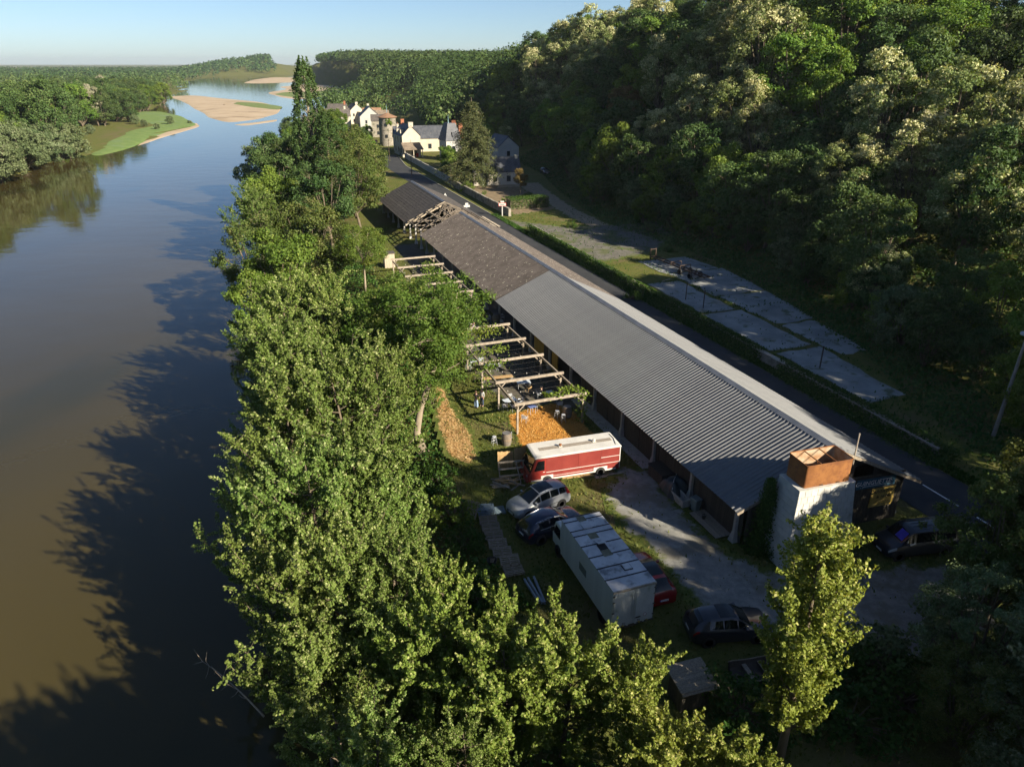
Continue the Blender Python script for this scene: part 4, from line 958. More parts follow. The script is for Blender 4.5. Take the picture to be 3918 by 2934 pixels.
def sheet_mesh(name, prof, s0, s1, m, side, lift0=0.0, lift1=0.0, nseg=1):
    mb = MB(); rows = []
    for k in range(nseg + 1):
        s = s0 + (s1 - s0) * k / nseg; lf = lift0 + (lift1 - lift0) * k / nseg
        rows.append([roof_pt(s, y, o + lf, side) for y, o in prof])
    mb.grid(rows); return mb.mesh(name, m)
rib = []
for k in range(3):
    b = k * 0.3333
    rib += [(b, 0), (b + .15, 0), (b + .21, .055), (b + .265, .055)]
rib.append((1.0, 0)); rib.append((1.02, 0.003))
ST = {s: sheet_mesh('metal_sheet', rib, -0.10, SL - .02, steel, s) for s in (1, -1)}
NEAR_N = 46
rngh = random.Random(3)
for side in (1, -1):
    n = NEAR_N if side == 1 else NEAR_N - 3
    for k in range(n):
        put('metal_sheet', ST[side], hall, (0, k * 1.0, rngh.uniform(-.006, .006)))
wave = []
for k in range(5 * 6 + 1):
    y = k * .177 / 6; wave.append((y, .024 * math.cos(2 * math.pi * k / 6) + .026))
FB = {}
rows = [(-.12, 2.75), (2.55, 5.3), (5.1, SL - .02)]
for side in (1, -1):
    for r, (a, b) in enumerate(rows): FB[side, r] = sheet_mesh('fibre_sheet', wave, a, b, fibre, side, .004 if r == 0 else .006, .0, 1)
y_old = NEAR_N * 1.0
n_old = 42; pitch = (83.7 - y_old) / n_old
for side in (1, -1):
    st = y_old if side == 1 else y_old - 3
    nn = n_old if side == 1 else n_old + 3
    for k in range(nn):
        for r in range(3):
            put('fibre_sheet', FB[side, r], hall, (0, st + k * pitch, rngh.uniform(-.008, .004)), (0, 0, 0))
ridge_m = mat('ridge_steel', (0.15, 0.165, 0.185), (0.20, 0.21, 0.23), 1.0, 0.5, spec=.5, objvar=.06)
rc = MB()
for a, b in (((W_/2 - .32, ZR - .10), (W_/2, ZR + .085)), ((W_/2, ZR + .085), (W_/2 + .32, ZR - .10))):
    rc.add([(a[0], 0, a[1] + .0), (b[0], 0, b[1]), (b[0], 2.02, b[1]), (a[0], 2.02, a[1])], [(0, 1, 2, 3)])
rcm = rc.mesh('ridge_cap', ridge_m)
for k in range(42): put('ridge_cap', rcm if k < 23 else rcm, hall, (0, k * 1.993 + SH * W_ / 2, rngh.uniform(-.004, .01)))
# frame: posts with flared feet, tie beams, rafters, purlins
post = MB().prism([(-.11, -.11), (.11, -.11), (.11, .11), (-.11, .11)], .55, ZE + .32)
post.add([(-.26, -.26, 0), (.26, -.26, 0), (.26, .26, 0), (-.26, .26, 0), (-.115, -.115, .8), (.115, -.115, .8), (.115, .115, .8), (-.115, .115, .8)], [(3,2,1,0),(4,5,6,7),(0,1,5,4),(1,2,6,5),(2,3,7,6),(3,0,4,7)])
pm = post.mesh('post', render_m)
def truss_frame(root, y, w=W_, e=ZE, r=ZR):
    sy = lambda x: y + SH * x
    mb = MB()
    a = (0.25, sy(.25), e - .02); b = (w / 2, sy(w / 2), r - .16); c = (w - .25, sy(w - .25), e - .02)
    mb.bar(a, b, .12, .2); mb.bar(b, c, .12, .2)
    mb.bar((.8, sy(.8), e + .12), (w - .8, sy(w - .8), e + .12), .14, .22)
    mb.bar((w / 2, sy(w / 2), e + .2), (w / 2, sy(w / 2), r - .25), .14)
    for f in (.5, .27):
        for s in (1, -1):
            x0 = w / 2 + s * .1; x1 = w / 2 + s * w * (.5 - f) * .95
            zz = r - abs(x1 - w / 2) / (w / 2) * (r - e) - .2
            mb.bar((x0 if f == .27 else w / 2 + s * w * .11, sy(w / 2), e + .25), (x1, sy(x1), zz), .1, .13)
    return mb.build('roof_truss', truss_m, root, fix=False)
for k in range(17):
    y = 1.0 + k * 5.1
    truss_frame(hall, y)
    for x in (.75, W_ - .75): put('post', pm, hall, (x, y + SH * x, 0))
# side wall of dark boards, near end; yellow boards further along
def planks(root, name, m, p0, p1, z0, ztop, w=.2, t=.03, gap=.012, zlow=None):
    a = Vector(p0); b = Vector(p1); L = (b - a).length; n = int(L / w); d = (b - a) / n; ang = math.atan2(d.y, d.x)
    cache = {}
    for k in range(n):
        c = a + d * (k + .5); zt_ = ztop(c.x, c.y) if callable(ztop) else ztop
        lo = zlow(c.x, c.y) if zlow else z0
        if zt_ - lo < .05: continue
        key = (round(zt_, 2), round(lo, 2))
        if key not in cache:
            cache[key] = MB().box(-(d.length - gap) / 2, -t / 2, key[1], (d.length - gap) / 2, t / 2, key[0]).mesh(name, m)
        put(name, cache[key], root, (c.x, c.y + rngh.uniform(-.004, .004), 0), (rngh.uniform(-.004, .004), 0, ang))
planks(hall, 'plank', wood_dark, (.9, 24.5, 0), (.9, .5, 0), .03, ZE + .38, .21)
planks(hall, 'yellow_plank', wood_yel, (.85, 36.0, 0), (.85, 29.8, 0), .03, ZE + .36, .24)
MB().box(.93, .6, .02, 1.0, 24.4, ZE + .36).build('wall_backing', wood_dark, hall)
MB().box(.90, 29.9, .02, .97, 35.9, ZE + .3).build('wall_backing', wood_yel, hall)
for (y0, y1) in ((10.6, 12.4), (13.6, 15.6), (19, 21)):
    MB().box(.83, y0, .05, .88, y1, 2.2).build('side_door', wood_dark, hall)
dk = MB().box(.80, 31.2, .06, .84, 33.2, 2.1); dk.build('dark_doorway', iron_dark, hall)
# road-side wall
MB().box(W_ - .98, .2, .02, W_ - .9, 30, ZE + .3).build('road_wall', wood_dark, hall)
# gable wall towards the camera: boards up to the roof line, upper opening on the right
def gy_(x): return .40 + SH * x
def roofline(x, y): return ZE + min(x, W_ - x) / (W_ / 2) * (ZR - ZE) - .16
planks(hall, 'gable_plank', wood_dark, (1.0, gy_(1.0), 0), (8.55, gy_(8.55), 0), .03, roofline, .22)
planks(hall, 'gable_plank', wood_dark, (10.05, gy_(10.05), 0), (12.75, gy_(12.75), 0), .03, roofline, .22)
planks(hall, 'gable_plank', wood_dark, (8.55, gy_(8.55), 0), (10.05, gy_(10.05), 0), .03, 3.85, .22)
planks(hall, 'gable_plank', wood_dark, (8.55, gy_(8.55), 0), (10.05, gy_(10.05), 0), 4.75, roofline, .22, zlow=lambda x, y: 4.75)
MB().bar((8.0, gy_(8) - .03, 3.75), (12.7, gy_(12.7) - .03, 3.75), .06, .12).build('gable_rail', wood_dark, hall)
for s in (0, 1):
    mb = MB(); mb.bar((-.05 if s == 0 else W_ + .05, SH * (0 if s == 0 else W_) + .02, ZE - .17), (W_ / 2, SH * W_ / 2 + .02, ZR - .13), .05, .2)
    mb.build('barge_board', wood_grey, hall, fix=False)
# blue signboard with horizontal boards
blue = mat('blue_sign_boards', (0.018, 0.075, 0.125), (0.03, 0.105, 0.165), 2.0, 0.7, objvar=.1)
white_paint = mat('white_lettering', (0.75, 0.75, 0.74), (.66, .66, .66), 5.0, 0.7)
black_paint = mat('black_lettering', (0.012, 0.012, 0.012), None, 5, .8)
sg = thing('shop_sign', 'long blue board sign with white lettering on the hall gable', 'sign', UV(gy_(10.45) - .06, 10.45, 0), TH - .085)
for k in range(7): MB().box(-1.55, -.035, 2.86 + k * .105, 1.5, 0, 2.958 + k * .105).build('sign_board', blue, sg)
text_mesh('lettering', 'GUINGUETTE', .46, white_paint, sg, (-.25, -.042, 3.12), (R(90), 0, 0), shear=.12)
MB().box(-1.05, -.045, 3.02, .75, -.04, 3.05).build('underline', white_paint, sg)
mm = MB()
for (x, z, l, a) in [(.95, 3.42, .28, -.5), (1.12, 3.28, .16, -.4), (.85, 3.15, .14, 0), (.82, 3.03, .4, 0), (-1.2, 2.95, .05, 1.2), (-1.05, 2.95, .1, 1.3)]:
    mm.bar((x, -.043, z), (x + l * math.cos(a), -.043, z + l * math.sin(a)), .008, .022)
mm.build('chalk_marks', white_paint, sg, fix=False)
yb = mat('ply_board', (0.36, 0.25, 0.055), (0.44, 0.31, 0.08), 3.0, .8)
sg = thing('notice_board', 'yellow plywood notice with handwritten black opening date', 'sign', UV(gy_(11.2) - .06, 11.2, 0), TH - .085)
MB().box(-.95, -.03, 1.25, .95, 0, 2.72).build('board', yb, sg)
text_mesh('lettering', 'OUVERTURE', .36, black_paint, sg, (0, -.036, 2.32), (R(90), 0, 0), shear=.15, bold=.006)
text_mesh('lettering', 'le 16 Mai', .32, black_paint, sg, (.1, -.036, 1.92), (R(90), 0, 0), shear=.25, bold=.006)
mm = MB(); rgx = random.Random(9)
for r_, (x0, x1) in enumerate(((-.6, .55), (-.35, .3))):
    x = x0
    while x < x1:
        w_ = rgx.uniform(.05, .14); mm.bar((x, -.036, 1.62 - r_ * .2 + rgx.uniform(-.02, .02)), (x + w_, -.036, 1.62 - r_ * .2 + rgx.uniform(-.03, .03)), .006, .03); x += w_ + .05
mm.build('small_writing', black_paint, sg, fix=False)
# stove pipe post at the gable end
tag(MB().tube([UV(-.55, 8.0, 5.0), UV(-.5, 8.05, 7.3)], .05, 8).build('pole', beam_m), 'pale wooden pole standing behind the rusty tank at the ridge end', 'pole')

# ---------------------------------------------------------------- open trusses between hall and far shed
gap = thing('open_trusses', 'bare roof timbers standing open between the hall and the far shed', 'timber frame', UV(83.7, 0), TH)
for y in (2.6, 6.4, 9.9): truss_frame(gap, y)
for f in (.06, .30, .54, .78):
    for s in (1, -1):
        x = W_ / 2 * f if s == 1 else W_ - W_ / 2 * f
        if s == -1 and f > .7: continue
        z = ZE + f * (ZR - ZE) + .1
        MB().bar((x, .1 + SH * x, z), (x, 10.4 + SH * x, z), .11, .14).build('purlin', truss_m, gap, fix=False)
for y in (2.6, 6.4):
    for x in (.75, W_ - .75): put('post', pm, gap, (x, y + SH * x, 0))
for k in range(5):
    y = 1.2 + k * 1.9
    MB().box(W_ - 1.3 + .0, y + SH * W_, ZE + .26, W_ + .15, y + 1.7 + SH * W_, ZE + .30).build('loose_board', wood_pale, gap, rot=(0, 0, 0))
# ---------------------------------------------------------------- far shed
slate = mat('slate_roof', (0.060, 0.054, 0.050), (0.105, 0.092, 0.082), 1.4, 0.8, objvar=.12, space='World', c3=(.16, .14, .12), s3=.9, t3=(.58, .72))
shed = thing('far_shed', 'slate-roofed shed with pale board gable behind the long hall', 'shed', UV(94.2, 0), TH)
SL2 = 25.4
for side in (1, -1):
    for r in range(14):
        s0 = -.25 + r * (SL + .2) / 14; s1 = s0 + (SL + .2) / 14 + .06
        mb = MB(); rowsx = []
        for s_, lf in ((s0, .05), (s1, .012)): rowsx.append([roof_pt(s_, y, lf, side) for y in (-.3, SL2 * .33, SL2 * .66, SL2)])
        mb.grid(rowsx); b0 = [roof_pt(s0, y, .0, side) for y in (-.3, SL2 * .33, SL2 * .66, SL2)]
        mb.grid([b0, rowsx[0]])
        mb.build('slate_course', slate, shed, fix=False)
for k in range(12):
    put('ridge_tile', rcm, shed, (0, -.3 + k * 2.1 + SH * W_ / 2, .03), (0, 0, 0), (1, 1.05, 1))
for x0, x1, nm in ((-.1, W_ / 2, 'l'), (W_ / 2, W_ + .1, 'r')):
    n = 26
    for k in range(n):
        xa = x0 + (x1 - x0) * k / n; xb = x0 + (x1 - x0) * (k + .93) / n
        za = ZE + min(xa, W_ - xa) / (W_ / 2) * (ZR - ZE) - .02; zb = ZE + min(xb, W_ - xb) / (W_ / 2) * (ZR - ZE) - .02
        drop = .62 + rngh.uniform(-.04, .04)
        MB().add([(xa, -.28 + SH * xa, za - drop), (xb, -.28 + SH * xb, zb - drop), (xb, -.28 + SH * xb, zb), (xa, -.28 + SH * xa, za), (xa, -.25 + SH * xa, za - drop), (xb, -.25 + SH * xb, zb - drop), (xb, -.25 + SH * xb, zb), (xa, -.25 + SH * xa, za)],
                 [(0,1,2,3),(7,6,5,4),(0,4,5,1),(1,5,6,2),(2,6,7,3),(3,7,4,0)]).build('fascia_plank', wood_pale, shed, fix=False)
for y in (.2, 5.2, 10.2, 15.2, 20.2, 25.0):
    truss_frame(shed, y)
    for x in (.75, W_ - .75): put('post', pm, shed, (x, y + SH * x, 0))
planks(shed, 'back_plank', wood_pale, (.8, 25.2 + SH * .8, 0), (W_ - .8, 25.2 + SH * W_, 0), .03, roofline, .45)
MB().box(W_ - 1.0, 4, .02, W_ - .9, 25, ZE + .3).build('side_wall', wood_pale, shed)
# ---------------------------------------------------------------- water tower and tank
blk = mat('whitewashed_block', (0.42, 0.42, 0.39), (0.52, 0.51, 0.47), .9, 0.92, objvar=.07, c3=(.36, .35, .30), s3=1.6, t3=(.55, .75), bump=.25, bscale=14)
rust = mat('rusty_plate', (0.17, 0.065, 0.02), (0.27, 0.115, 0.035), 1.5, 0.85, metal=.1, c3=(.16, .06, .025), s3=2.2, t3=(.5, .7), bump=.3, bscale=18)
rust_in = mat('lime_stained_rust', (0.42, 0.34, 0.24), (0.28, 0.14, 0.06), 1.2, 0.9)
FLt = Vector((16.91, 35.40, 0)); wv = (Vector((20.68, 36.49, 0)) - FLt); wn_ = wv.normalized(); dv_ = Vector((-wn_.y, wn_.x, 0))
tang = math.atan2(wn_.y, wn_.x)
tw = thing('water_tower', 'tapering whitewashed block tower beside the hall gable', 'tower', FLt + wn_ * 1.96 + dv_ * .98, tang)
core = MB(); tb_ = .42
def ring(hw, hd, z): return [(-hw, -hd, z), (hw, -hd, z), (hw, hd, z), (-hw, hd, z)]
core.add(ring(1.93 + tb_, .95 + tb_, 0) + ring(1.93, .95, 5.47), [(3,2,1,0),(4,5,6,7),(0,1,5,4),(1,2,6,5),(2,3,7,6),(3,0,4,7)]).build('mortar_core', mat('mortar', (.34, .33, .30), (.42, .41, .37), 3, .95), tw)
ncs = 13
for r in range(ncs):
    za = 5.5 * r / ncs + .012; zb = 5.5 * (r + 1) / ncs - .012
    for f in range(4):
        hw_, hd_ = (1.955, .975)
        Lf = (hw_ if f % 2 == 0 else hd_); nb = 9 if f % 2 == 0 else 5
        off = (r % 2) * .5
        for k in range(-1, nb):
            a0 = (k + off) / nb; a1 = (k + 1 + off) / nb; a0 = max(a0, 0); a1 = min(a1, 1)
            if a1 - a0 < .02: continue
            g_ = .0035
            P = []
            for dep in (-.06, .02 + rngh.uniform(-.006, .008)):
                for (a, z) in ((a0 + g_, za), (a1 - g_, za), (a1 - g_, zb), (a0 + g_, zb)):
                    ex = tb_ * (1 - z / 5.5); hw = hw_ + ex; hd = hd_ + ex
                    if f == 0: p = (-hw + 2 * hw * a, -hd - dep + .02, z)
                    elif f == 1: p = (hw + dep - .02, -hd + 2 * hd * a, z)
                    elif f == 2: p = (hw - 2 * hw * a, hd + dep - .02, z)
                    else: p = (-hw - dep + .02, hd - 2 * hd * a, z)
                    P.append(p)
            MB().add(P, [(3,2,1,0),(4,5,6,7),(0,1,5,4),(1,2,6,5),(2,3,7,6),(3,0,4,7)]).build('block', blk, tw, fix=False)
MB().box(-1.97, -.99, 5.50, 1.97, .99, 5.58).build('cap_slab', blk, tw)
tk_ = thing('water_tank', 'rusty open steel tank sitting on the white tower', 'tank', FLt + wn_ * 1.98 + dv_ * 1.03, tang)
def rrect(hw, hd, r, n=5):
    out = []
    for cx2, cy2, a0 in ((hw - r, -hd + r, -90), (hw - r, hd - r, 0), (-hw + r, hd - r, 90), (-hw + r, -hd + r, 180)):
        for k in range(n + 1):
            a = R(a0 + 90 * k / n); out.append((cx2 + r * math.cos(a), cy2 + r * math.sin(a)))
    return out
o_ = rrect(1.62, .86, .14); i_ = rrect(1.60, .84, .13)
mb = MB(); mb.grid([[(x, y, 5.58) for x, y in o_], [(x, y, 7.06) for x, y in o_]], closed=True)
mb.build('outer_plate', rust, tk_, smooth=True)
mb = MB(); mb.grid([[(x, y, 7.06) for x, y in i_], [(x, y, 5.62) for x, y in i_]], closed=True); mb.add([(x, y, 5.62) for x, y in i_], [tuple(range(len(i_)))])
mb.build('inner_plate', rust_in, tk_, smooth=True, fix=False)
mb = MB(); mb.tube([(x, y, 7.07) for x, y in o_] + [(o_[0][0], o_[0][1], 7.07)], .035, 6); mb.build('rim', rust, tk_)
for x in (-.55, .5): MB().bar((x, -.86, 7.02), (x, .86, 7.02), .05, .05).build('tie_bar', rust, tk_, fix=False)
MB().bar((-.55, -.8, 7.0), (-1.2, .8, 6.3), .04).build('brace', rust, tk_, fix=False)
MB().bar((.5, .8, 6.2), (-.5, -.8, 6.0), .04).build('brace', rust, tk_, fix=False)
for x in (-.42, .75):
    MB().tube([(x - .1, -.88, 5.6), (x - .06, -.93, 5.72), (x + .06, -.93, 5.72), (x + .1, -.88, 5.6)], .016, 6).build('lifting_eye', iron_dark, tk_, fix=False)
# ivy between tower and hall corner
n = 5200; rgi = np.random.default_rng(31)
base_ = np.array(FLt + dv_ * 2.0 - wn_ * .45); 
h_ = rgi.random(n) ** .8
Pi = np.stack([base_[0] + rgi.normal(0, .40, n) * (1.25 - h_), base_[1] + rgi.normal(0, .45, n) * (1.25 - h_), h_ * 5.3], 1)
me = crown_mesh('ivy', Pi, np.tile([-.3, -.8, .3], (n, 1)), .16, rgi, L_IVY, bias=1.2)
tag(link(bpy.data.objects.new('ivy', me)), 'ivy climbing in the corner between hall and tower', 'ivy')
# ================================================================ vehicles
def paint(name, c, rough=.28, coat=.6): return mat(name, c, tuple(min(1, x * 1.12 + .002) for x in c), 1.5, rough, spec=.5, coat=coat)
rubber = mat('tyre_rubber', (.018, .018, .019), (.03, .03, .03), 6, .85)
alloy = mat('alloy_rim', (.45, .46, .48), None, 4, .35, metal=.7)
alloy_d = mat('dark_rim', (.06, .06, .065), None, 4, .4, metal=.5)
glass_d = glass_mat('car_glass', (.006, .009, .010))
trim_b = mat('black_trim', (.012, .012, .013), None, 3, .5)
chrome = mat('chrome_trim', (.55, .57, .60), None, 3, .2, metal=.9)
lamp_w = mat('headlamp_glass', (.35, .37, .40), (.5, .52, .55), 9, .12, spec=.6)
lamp_r = mat('tail_lamp', (.36, .012, .010), (.22, .01, .01), 9, .15, spec=.6)
plate_m = mat('number_plate', (.62, .64, .66), None, 3, .5)
plate_blue = mat('plate_band', (.03, .08, .35), None, 3, .5)
def wheel_mesh(r, w, spokes, rim_m):
    t = MB().lathe([(r * .62, -w / 2), (r * .93, -w / 2), (r, -w * .32), (r, w * .32), (r * .93, w / 2), (r * .62, w / 2)], n=26, axis='y').mesh('tyre', rubber, True)
    rm = MB().lathe([(r * .63, -w * .42), (r * .63, -w * .2), (r * .56, -w * .18)], n=22, axis='y')
    rm.lathe([(r * .13, -w * .46), (r * .13, -w * .2)], n=12, axis='y')
    for k in range(spokes):
        a = 2 * math.pi * k / spokes
        rm.bar((r * .08 * math.cos(a), -w * .38, r * .08 * math.sin(a)), (r * .6 * math.cos(a), -w * .42, r * .6 * math.sin(a)), r * .11, w * .14, up=(0, 1, 0))
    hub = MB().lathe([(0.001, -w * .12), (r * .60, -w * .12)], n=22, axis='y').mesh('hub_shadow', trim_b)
    return t, rm.mesh('rim', rim_m), hub
def add_wheel(root, x, y, r, WM, out):
    o = put('wheel', WM[0], root, (x, y, r), (0, 0, 0 if out < 0 else math.pi))
    put('rim', WM[1], o); put('hub_shadow', WM[2], o); return o
def car(name, label, loc, rz, L, prof, col, wheels, r=.33, zb=.20, rim=None, spokes=10, pano=None, rails=None, win=None, ws=None, rw=None, tail=None, head=None, plate=None, cat='car', chrome_line=False, extra=None, rear_plate_txt=None):
    S = np.array([p[0] for p in prof]); A = {k: np.array([p[i] for p in prof]) for i, k in ((1, 'ZT'), (2, 'ZS'), (3, 'HW'), (4, 'HR'))}
    root = thing(name, label, cat, loc, rz)
    def smooth(k, s):
        e = .018; return float(np.mean([np.interp(np.clip(s + d, 0, 1), S, A[k]) for d in (-e, -e / 2, 0, e / 2, e)]))
    def sec(s):
        x = L / 2 - s * L; ZT, ZS, HW, HR = (smooth(k, s) for k in ('ZT', 'ZS', 'HW', 'HR'))
        zb_ = zb + .10 * max(0, 1 - s / .05) + .10 * max(0, 1 - (1 - s) / .05)
        return [(x, HW * .80, zb_), (x, HW * .97, zb_ + .08), (x, HW * 1.0, zb_ + (ZS - zb_) * .45), (x, HW * .985, ZS - .07), (x, HW * .94, ZS), (x, HR, ZT - min(.075, .45 * max(ZT - ZS, 0) + .012)), (x, HR * .80, ZT - .018), (x, 0, ZT)]
    ss = np.unique(np.concatenate([np.linspace(0, 1, 44), S]))
    rows = []
    for s in ss:
        h = sec(s); rows.append([(p[0], -p[1], p[2]) for p in h] + [p for p in reversed(h[:-1])])
    mb = MB(); mb.grid(rows); k = len(rows[0])
    mb.f.append(tuple(range(k))); mb.f.append(tuple((len(ss) - 1) * k + j for j in reversed(range(k))))
    mb.f += [(i * k, (i + 1) * k, (i + 1) * k + k - 1, i * k + k - 1) for i in range(len(ss) - 1)]
    body = mb.build('body', col, root, smooth=True, angle=38)
    def pt(s, t, side):
        h = sec(s); i = min(int(t), 6); f = t - i; a, b = h[i], h[i + 1]
        return Vector((a[0] + (b[0] - a[0]) * f, side * (a[1] + (b[1] - a[1]) * f), a[2] + (b[2] - a[2]) * f))
    def patch_(nm, m, sa, sb, ta, tb, side, off=.012, n=8, tn=3, full=False):
        g = []
        for i in range(n + 1):
            s = sa + (sb - sa) * i / n; row = []
            if full: seq = [(ta + (7 - ta) * j / tn, -1) for j in range(tn + 1)] + [(7 - (7 - ta) * j / tn, 1) for j in range(1, tn + 1)]
            else: seq = [(ta + (tb - ta) * j / tn, side) for j in range(tn + 1)]
            for t, sd in seq:
                p = pt(s, min(t, 6.999), sd); c = Vector((p.x, 0, .75)); 
                du = pt(min(s + .01, 1), min(t, 6.99), sd) - pt(max(s - .01, 0), min(t, 6.99), sd); dt = pt(s, min(t + .05, 6.999), sd) - pt(s, max(t - .05, 0), sd)
                nn = du.cross(dt); nn = nn.normalized() if nn.length > 1e-9 else Vector((0, sd, 0))
                if nn.dot(p - Vector((0, 0, .8))) < 0: nn = -nn
                row.append(p + nn * off)
            g.append(row)
        q = MB(); q.grid(g); return q.build(nm, m, root, smooth=True, angle=60)
    if ws: patch_('windscreen', glass_d, ws[0], ws[1], 5.5, 7, 0, n=8, full=True)
    if rw: patch_('rear_window', glass_d, rw[0], rw[1], 5.45, 7, 0, n=6, full=True)
    if pano: patch_('glass_roof', glass_d, pano[0], pano[1], 5.95, 7, 0, n=8, full=True)
    for sd in (-1, 1):
        for (a, b) in win or []: patch_('side_window', glass_d, a, b, 4.12, 4.90, sd, n=8)
        if chrome_line and win: patch_('window_trim', chrome, win[0][0], win[-1][1], 3.98, 4.09, sd, .018, n=12, tn=1); patch_('window_trim', chrome, win[0][0] + .05, win[-1][1] - .02, 4.93, 5.0, sd, .018, n=12, tn=1)
        patch_('headlamp', lamp_w, head[0], head[1], 2.75, 4.0, sd, .014, n=5)
        patch_('tail_lamp', lamp_r, tail[0], tail[1], tail[2], tail[3], sd, .014, n=5)
        patch_('sill', trim_b, .16, .86, .0, .85, sd, .010, n=6)
        for xs, out in ((wheels[0], sd), (wheels[1], sd)):
            hw = smooth('HW', (L / 2 - xs) / L)
            MB().lathe([(.001, 0), (r * 1.20, 0), (r * 1.20, .012)], c=(xs, sd * (hw + .004), r * 1.02), n=26, axis='y').build('wheel_arch', trim_b, root, fix=False)
        mr = pt((ws[0] + ws[1]) / 2 - .0, 4.1, sd) if ws else pt(.3, 4, sd)
        MB().box(mr.x - .08, mr.y - (.0 if sd > 0 else .22), mr.z - .02, mr.x + .08, mr.y + (.22 if sd > 0 else .0), mr.z + .14).build('wing_mirror', col, root, bevel=.03)
        if rails:
            a = pt(rails[0], 5.3, sd); b = pt((rails[0] + rails[1]) / 2, 5.3, sd); c = pt(rails[1], 5.3, sd); up = Vector((0, 0, .045))
            MB().tube([a, a + up + Vector((-.12, 0, 0)), b + up, c + up + Vector((.12, 0, 0)), c], .02, 6).build('roof_rail', chrome, root)
        for hs in (.47, .66):
            h = pt(hs, 3.2, sd); MB().box(h.x - .09, h.y - .015, h.z - .03, h.x + .09, h.y + .025 * sd + .015, h.z).build('door_handle', col, root)
        for ds in (.38, .55, .72):
            a = pt(ds, 1.2, sd); b = pt(ds, 3.9, sd); MB().bar(a + Vector((0, sd * .004, 0)), b + Vector((0, sd * .004, 0)), .012, .006).build('door_gap', trim_b, root, fix=False)
        if chrome_line == 'silver' or name == 'silver_car':
            a = pt(.36, 2.1, sd); b = pt(.74, 2.1, sd); MB().bar(a, b, .03, .035).build('rub_strip', chrome, root, fix=False)
    WM = wheel_mesh(r, .21, spokes, rim or alloy)
    for xs in wheels:
        for sd in (-1, 1):
            hw = smooth('HW', (L / 2 - xs) / L); add_wheel(root, xs, sd * (hw - .075), r, WM, sd)
    MB().box(-.46, -.005, 0, .46, .005, .13).build('bumper_grille', trim_b, root, loc=(L / 2 + .002, 0, .36), rot=(0, 0, R(90)))
    for e, zz in ((1, .42), (-1, plate or .75)):
        po = MB().box(-.26, -.012, -.055, .26, .012, .055).build('number_plate', plate_m, root, loc=(e * (L / 2 + .012), 0, zz), rot=(0, 0, R(90) if e > 0 else R(-90)))
        MB().box(-.262, -.0135, -.0552, -.22, .0135, .0552).build('plate_band', plate_blue, po)
        if rear_plate_txt and e < 0: text_mesh('plate_lettering', rear_plate_txt, .10, black_paint, po, (.02, -.0135, -.035), (R(90), 0, 0), depth=.001)
    return root, pt, sec
MPV = [(0, .55, .50, .60, .45), (.012, .70, .64, .76, .58), (.05, .86, .78, .86, .68), (.16, 1.02, .92, .905, .72), (.225, 1.08, .97, .915, .74), (.43, 1.58, 1.0, .92, .62), (.55, 1.665, 1.02, .92, .62), (.82, 1.62, 1.06, .92, .60), (.93, 1.50, 1.07, .90, .58), (.975, 1.10, 1.0, .86, .66), (1, .62, .55, .72, .55)]
SUV = [(0, .58, .52, .62, .48), (.012, .80, .72, .80, .60), (.05, .94, .84, .88, .70), (.20, 1.06, .98, .92, .74), (.28, 1.12, 1.02, .93, .75), (.44, 1.60, 1.05, .93, .62), (.55, 1.68, 1.07, .93, .61), (.80, 1.62, 1.12, .93, .58), (.90, 1.46, 1.14, .91, .56), (.97, 1.12, 1.08, .87, .66), (1, .66, .58, .74, .55)]
HAT = [(0, .56, .50, .62, .46), (.012, .74, .66, .78, .58), (.05, .90, .80, .87, .68), (.20, 1.02, .94, .90, .72), (.28, 1.08, .97, .905, .73), (.45, 1.50, 1.0, .91, .60), (.56, 1.57, 1.02, .91, .60), (.78, 1.52, 1.08, .91, .57), (.90, 1.32, 1.10, .89, .55), (.97, 1.06, 1.02, .86, .66), (1, .64, .56, .74, .55)]
VAN = [(0, .60, .54, .66, .50), (.01, .86, .78, .82, .62), (.05, 1.02, .93, .90, .74), (.13, 1.15, 1.06, .94, .78), (.165, 1.22, 1.10, .95, .80), (.29, 1.84, 1.13, .96, .70), (.36, 1.94, 1.14, .96, .72), (.95, 1.92, 1.16, .96, .72), (.985, 1.80, 1.14, .94, .72), (1, .66, .58, .88, .70)]
sil = paint('silver_paint', (.24, .255, .275), .35); dblu = paint('dark_blue_paint', (.008, .012, .032), .2); blk_p = paint('black_paint', (.008, .009, .013), .2); redp = paint('dark_red_paint', (.20, .010, .010), .2); gry = paint('charcoal_paint', (.013, .016, .024), .3)
# silver people carrier
f_, r_ = Vector((1.0, 40.55, 0)), Vector((3.52, 42.13, 0)); d = (f_ - r_).normalized(); left = Vector((-d.y, d.x, 0))
mid = (f_ + r_) / 2 - left * .86 * 1.0   # measured wheels are the near side ones
mid = (f_ + r_) / 2 + Vector((-.42, .62, 0))
car('silver_car', 'silver people carrier with a dark glass roof beside the red truck', (mid.x, mid.y, 0), math.atan2(d.y, d.x), 4.55, MPV, sil, (1.36, -1.36), r=.325, spokes=12, pano=(.44, .70), rails=(.45, .88), ws=(.235, .425), rw=(.90, .965), win=[(.285, .42), (.435, .60), (.615, .76), (.775, .90)], head=(.02, .11), tail=(.90, .985, 3.0, 4.95))
dirs = math.atan2(d.y, d.x)
# dark blue SUV with rear towards the left
x0 = Vector((2.35, 38.55, 0))
car('dark_car', 'dark blue sport utility car with chrome window line between silver car and lorry', (2.55, 39.15, 0), dirs + math.pi, 4.6, SUV, dblu, (1.38, -1.34), r=.36, rim=alloy_d, spokes=5, rails=(.42, .84), ws=(.285, .435), rw=(.885, .965), win=[(.33, .45), (.465, .62), (.635, .80)], head=(.01, .10), tail=(.92, .985, 2.9, 3.95), chrome_line=True)
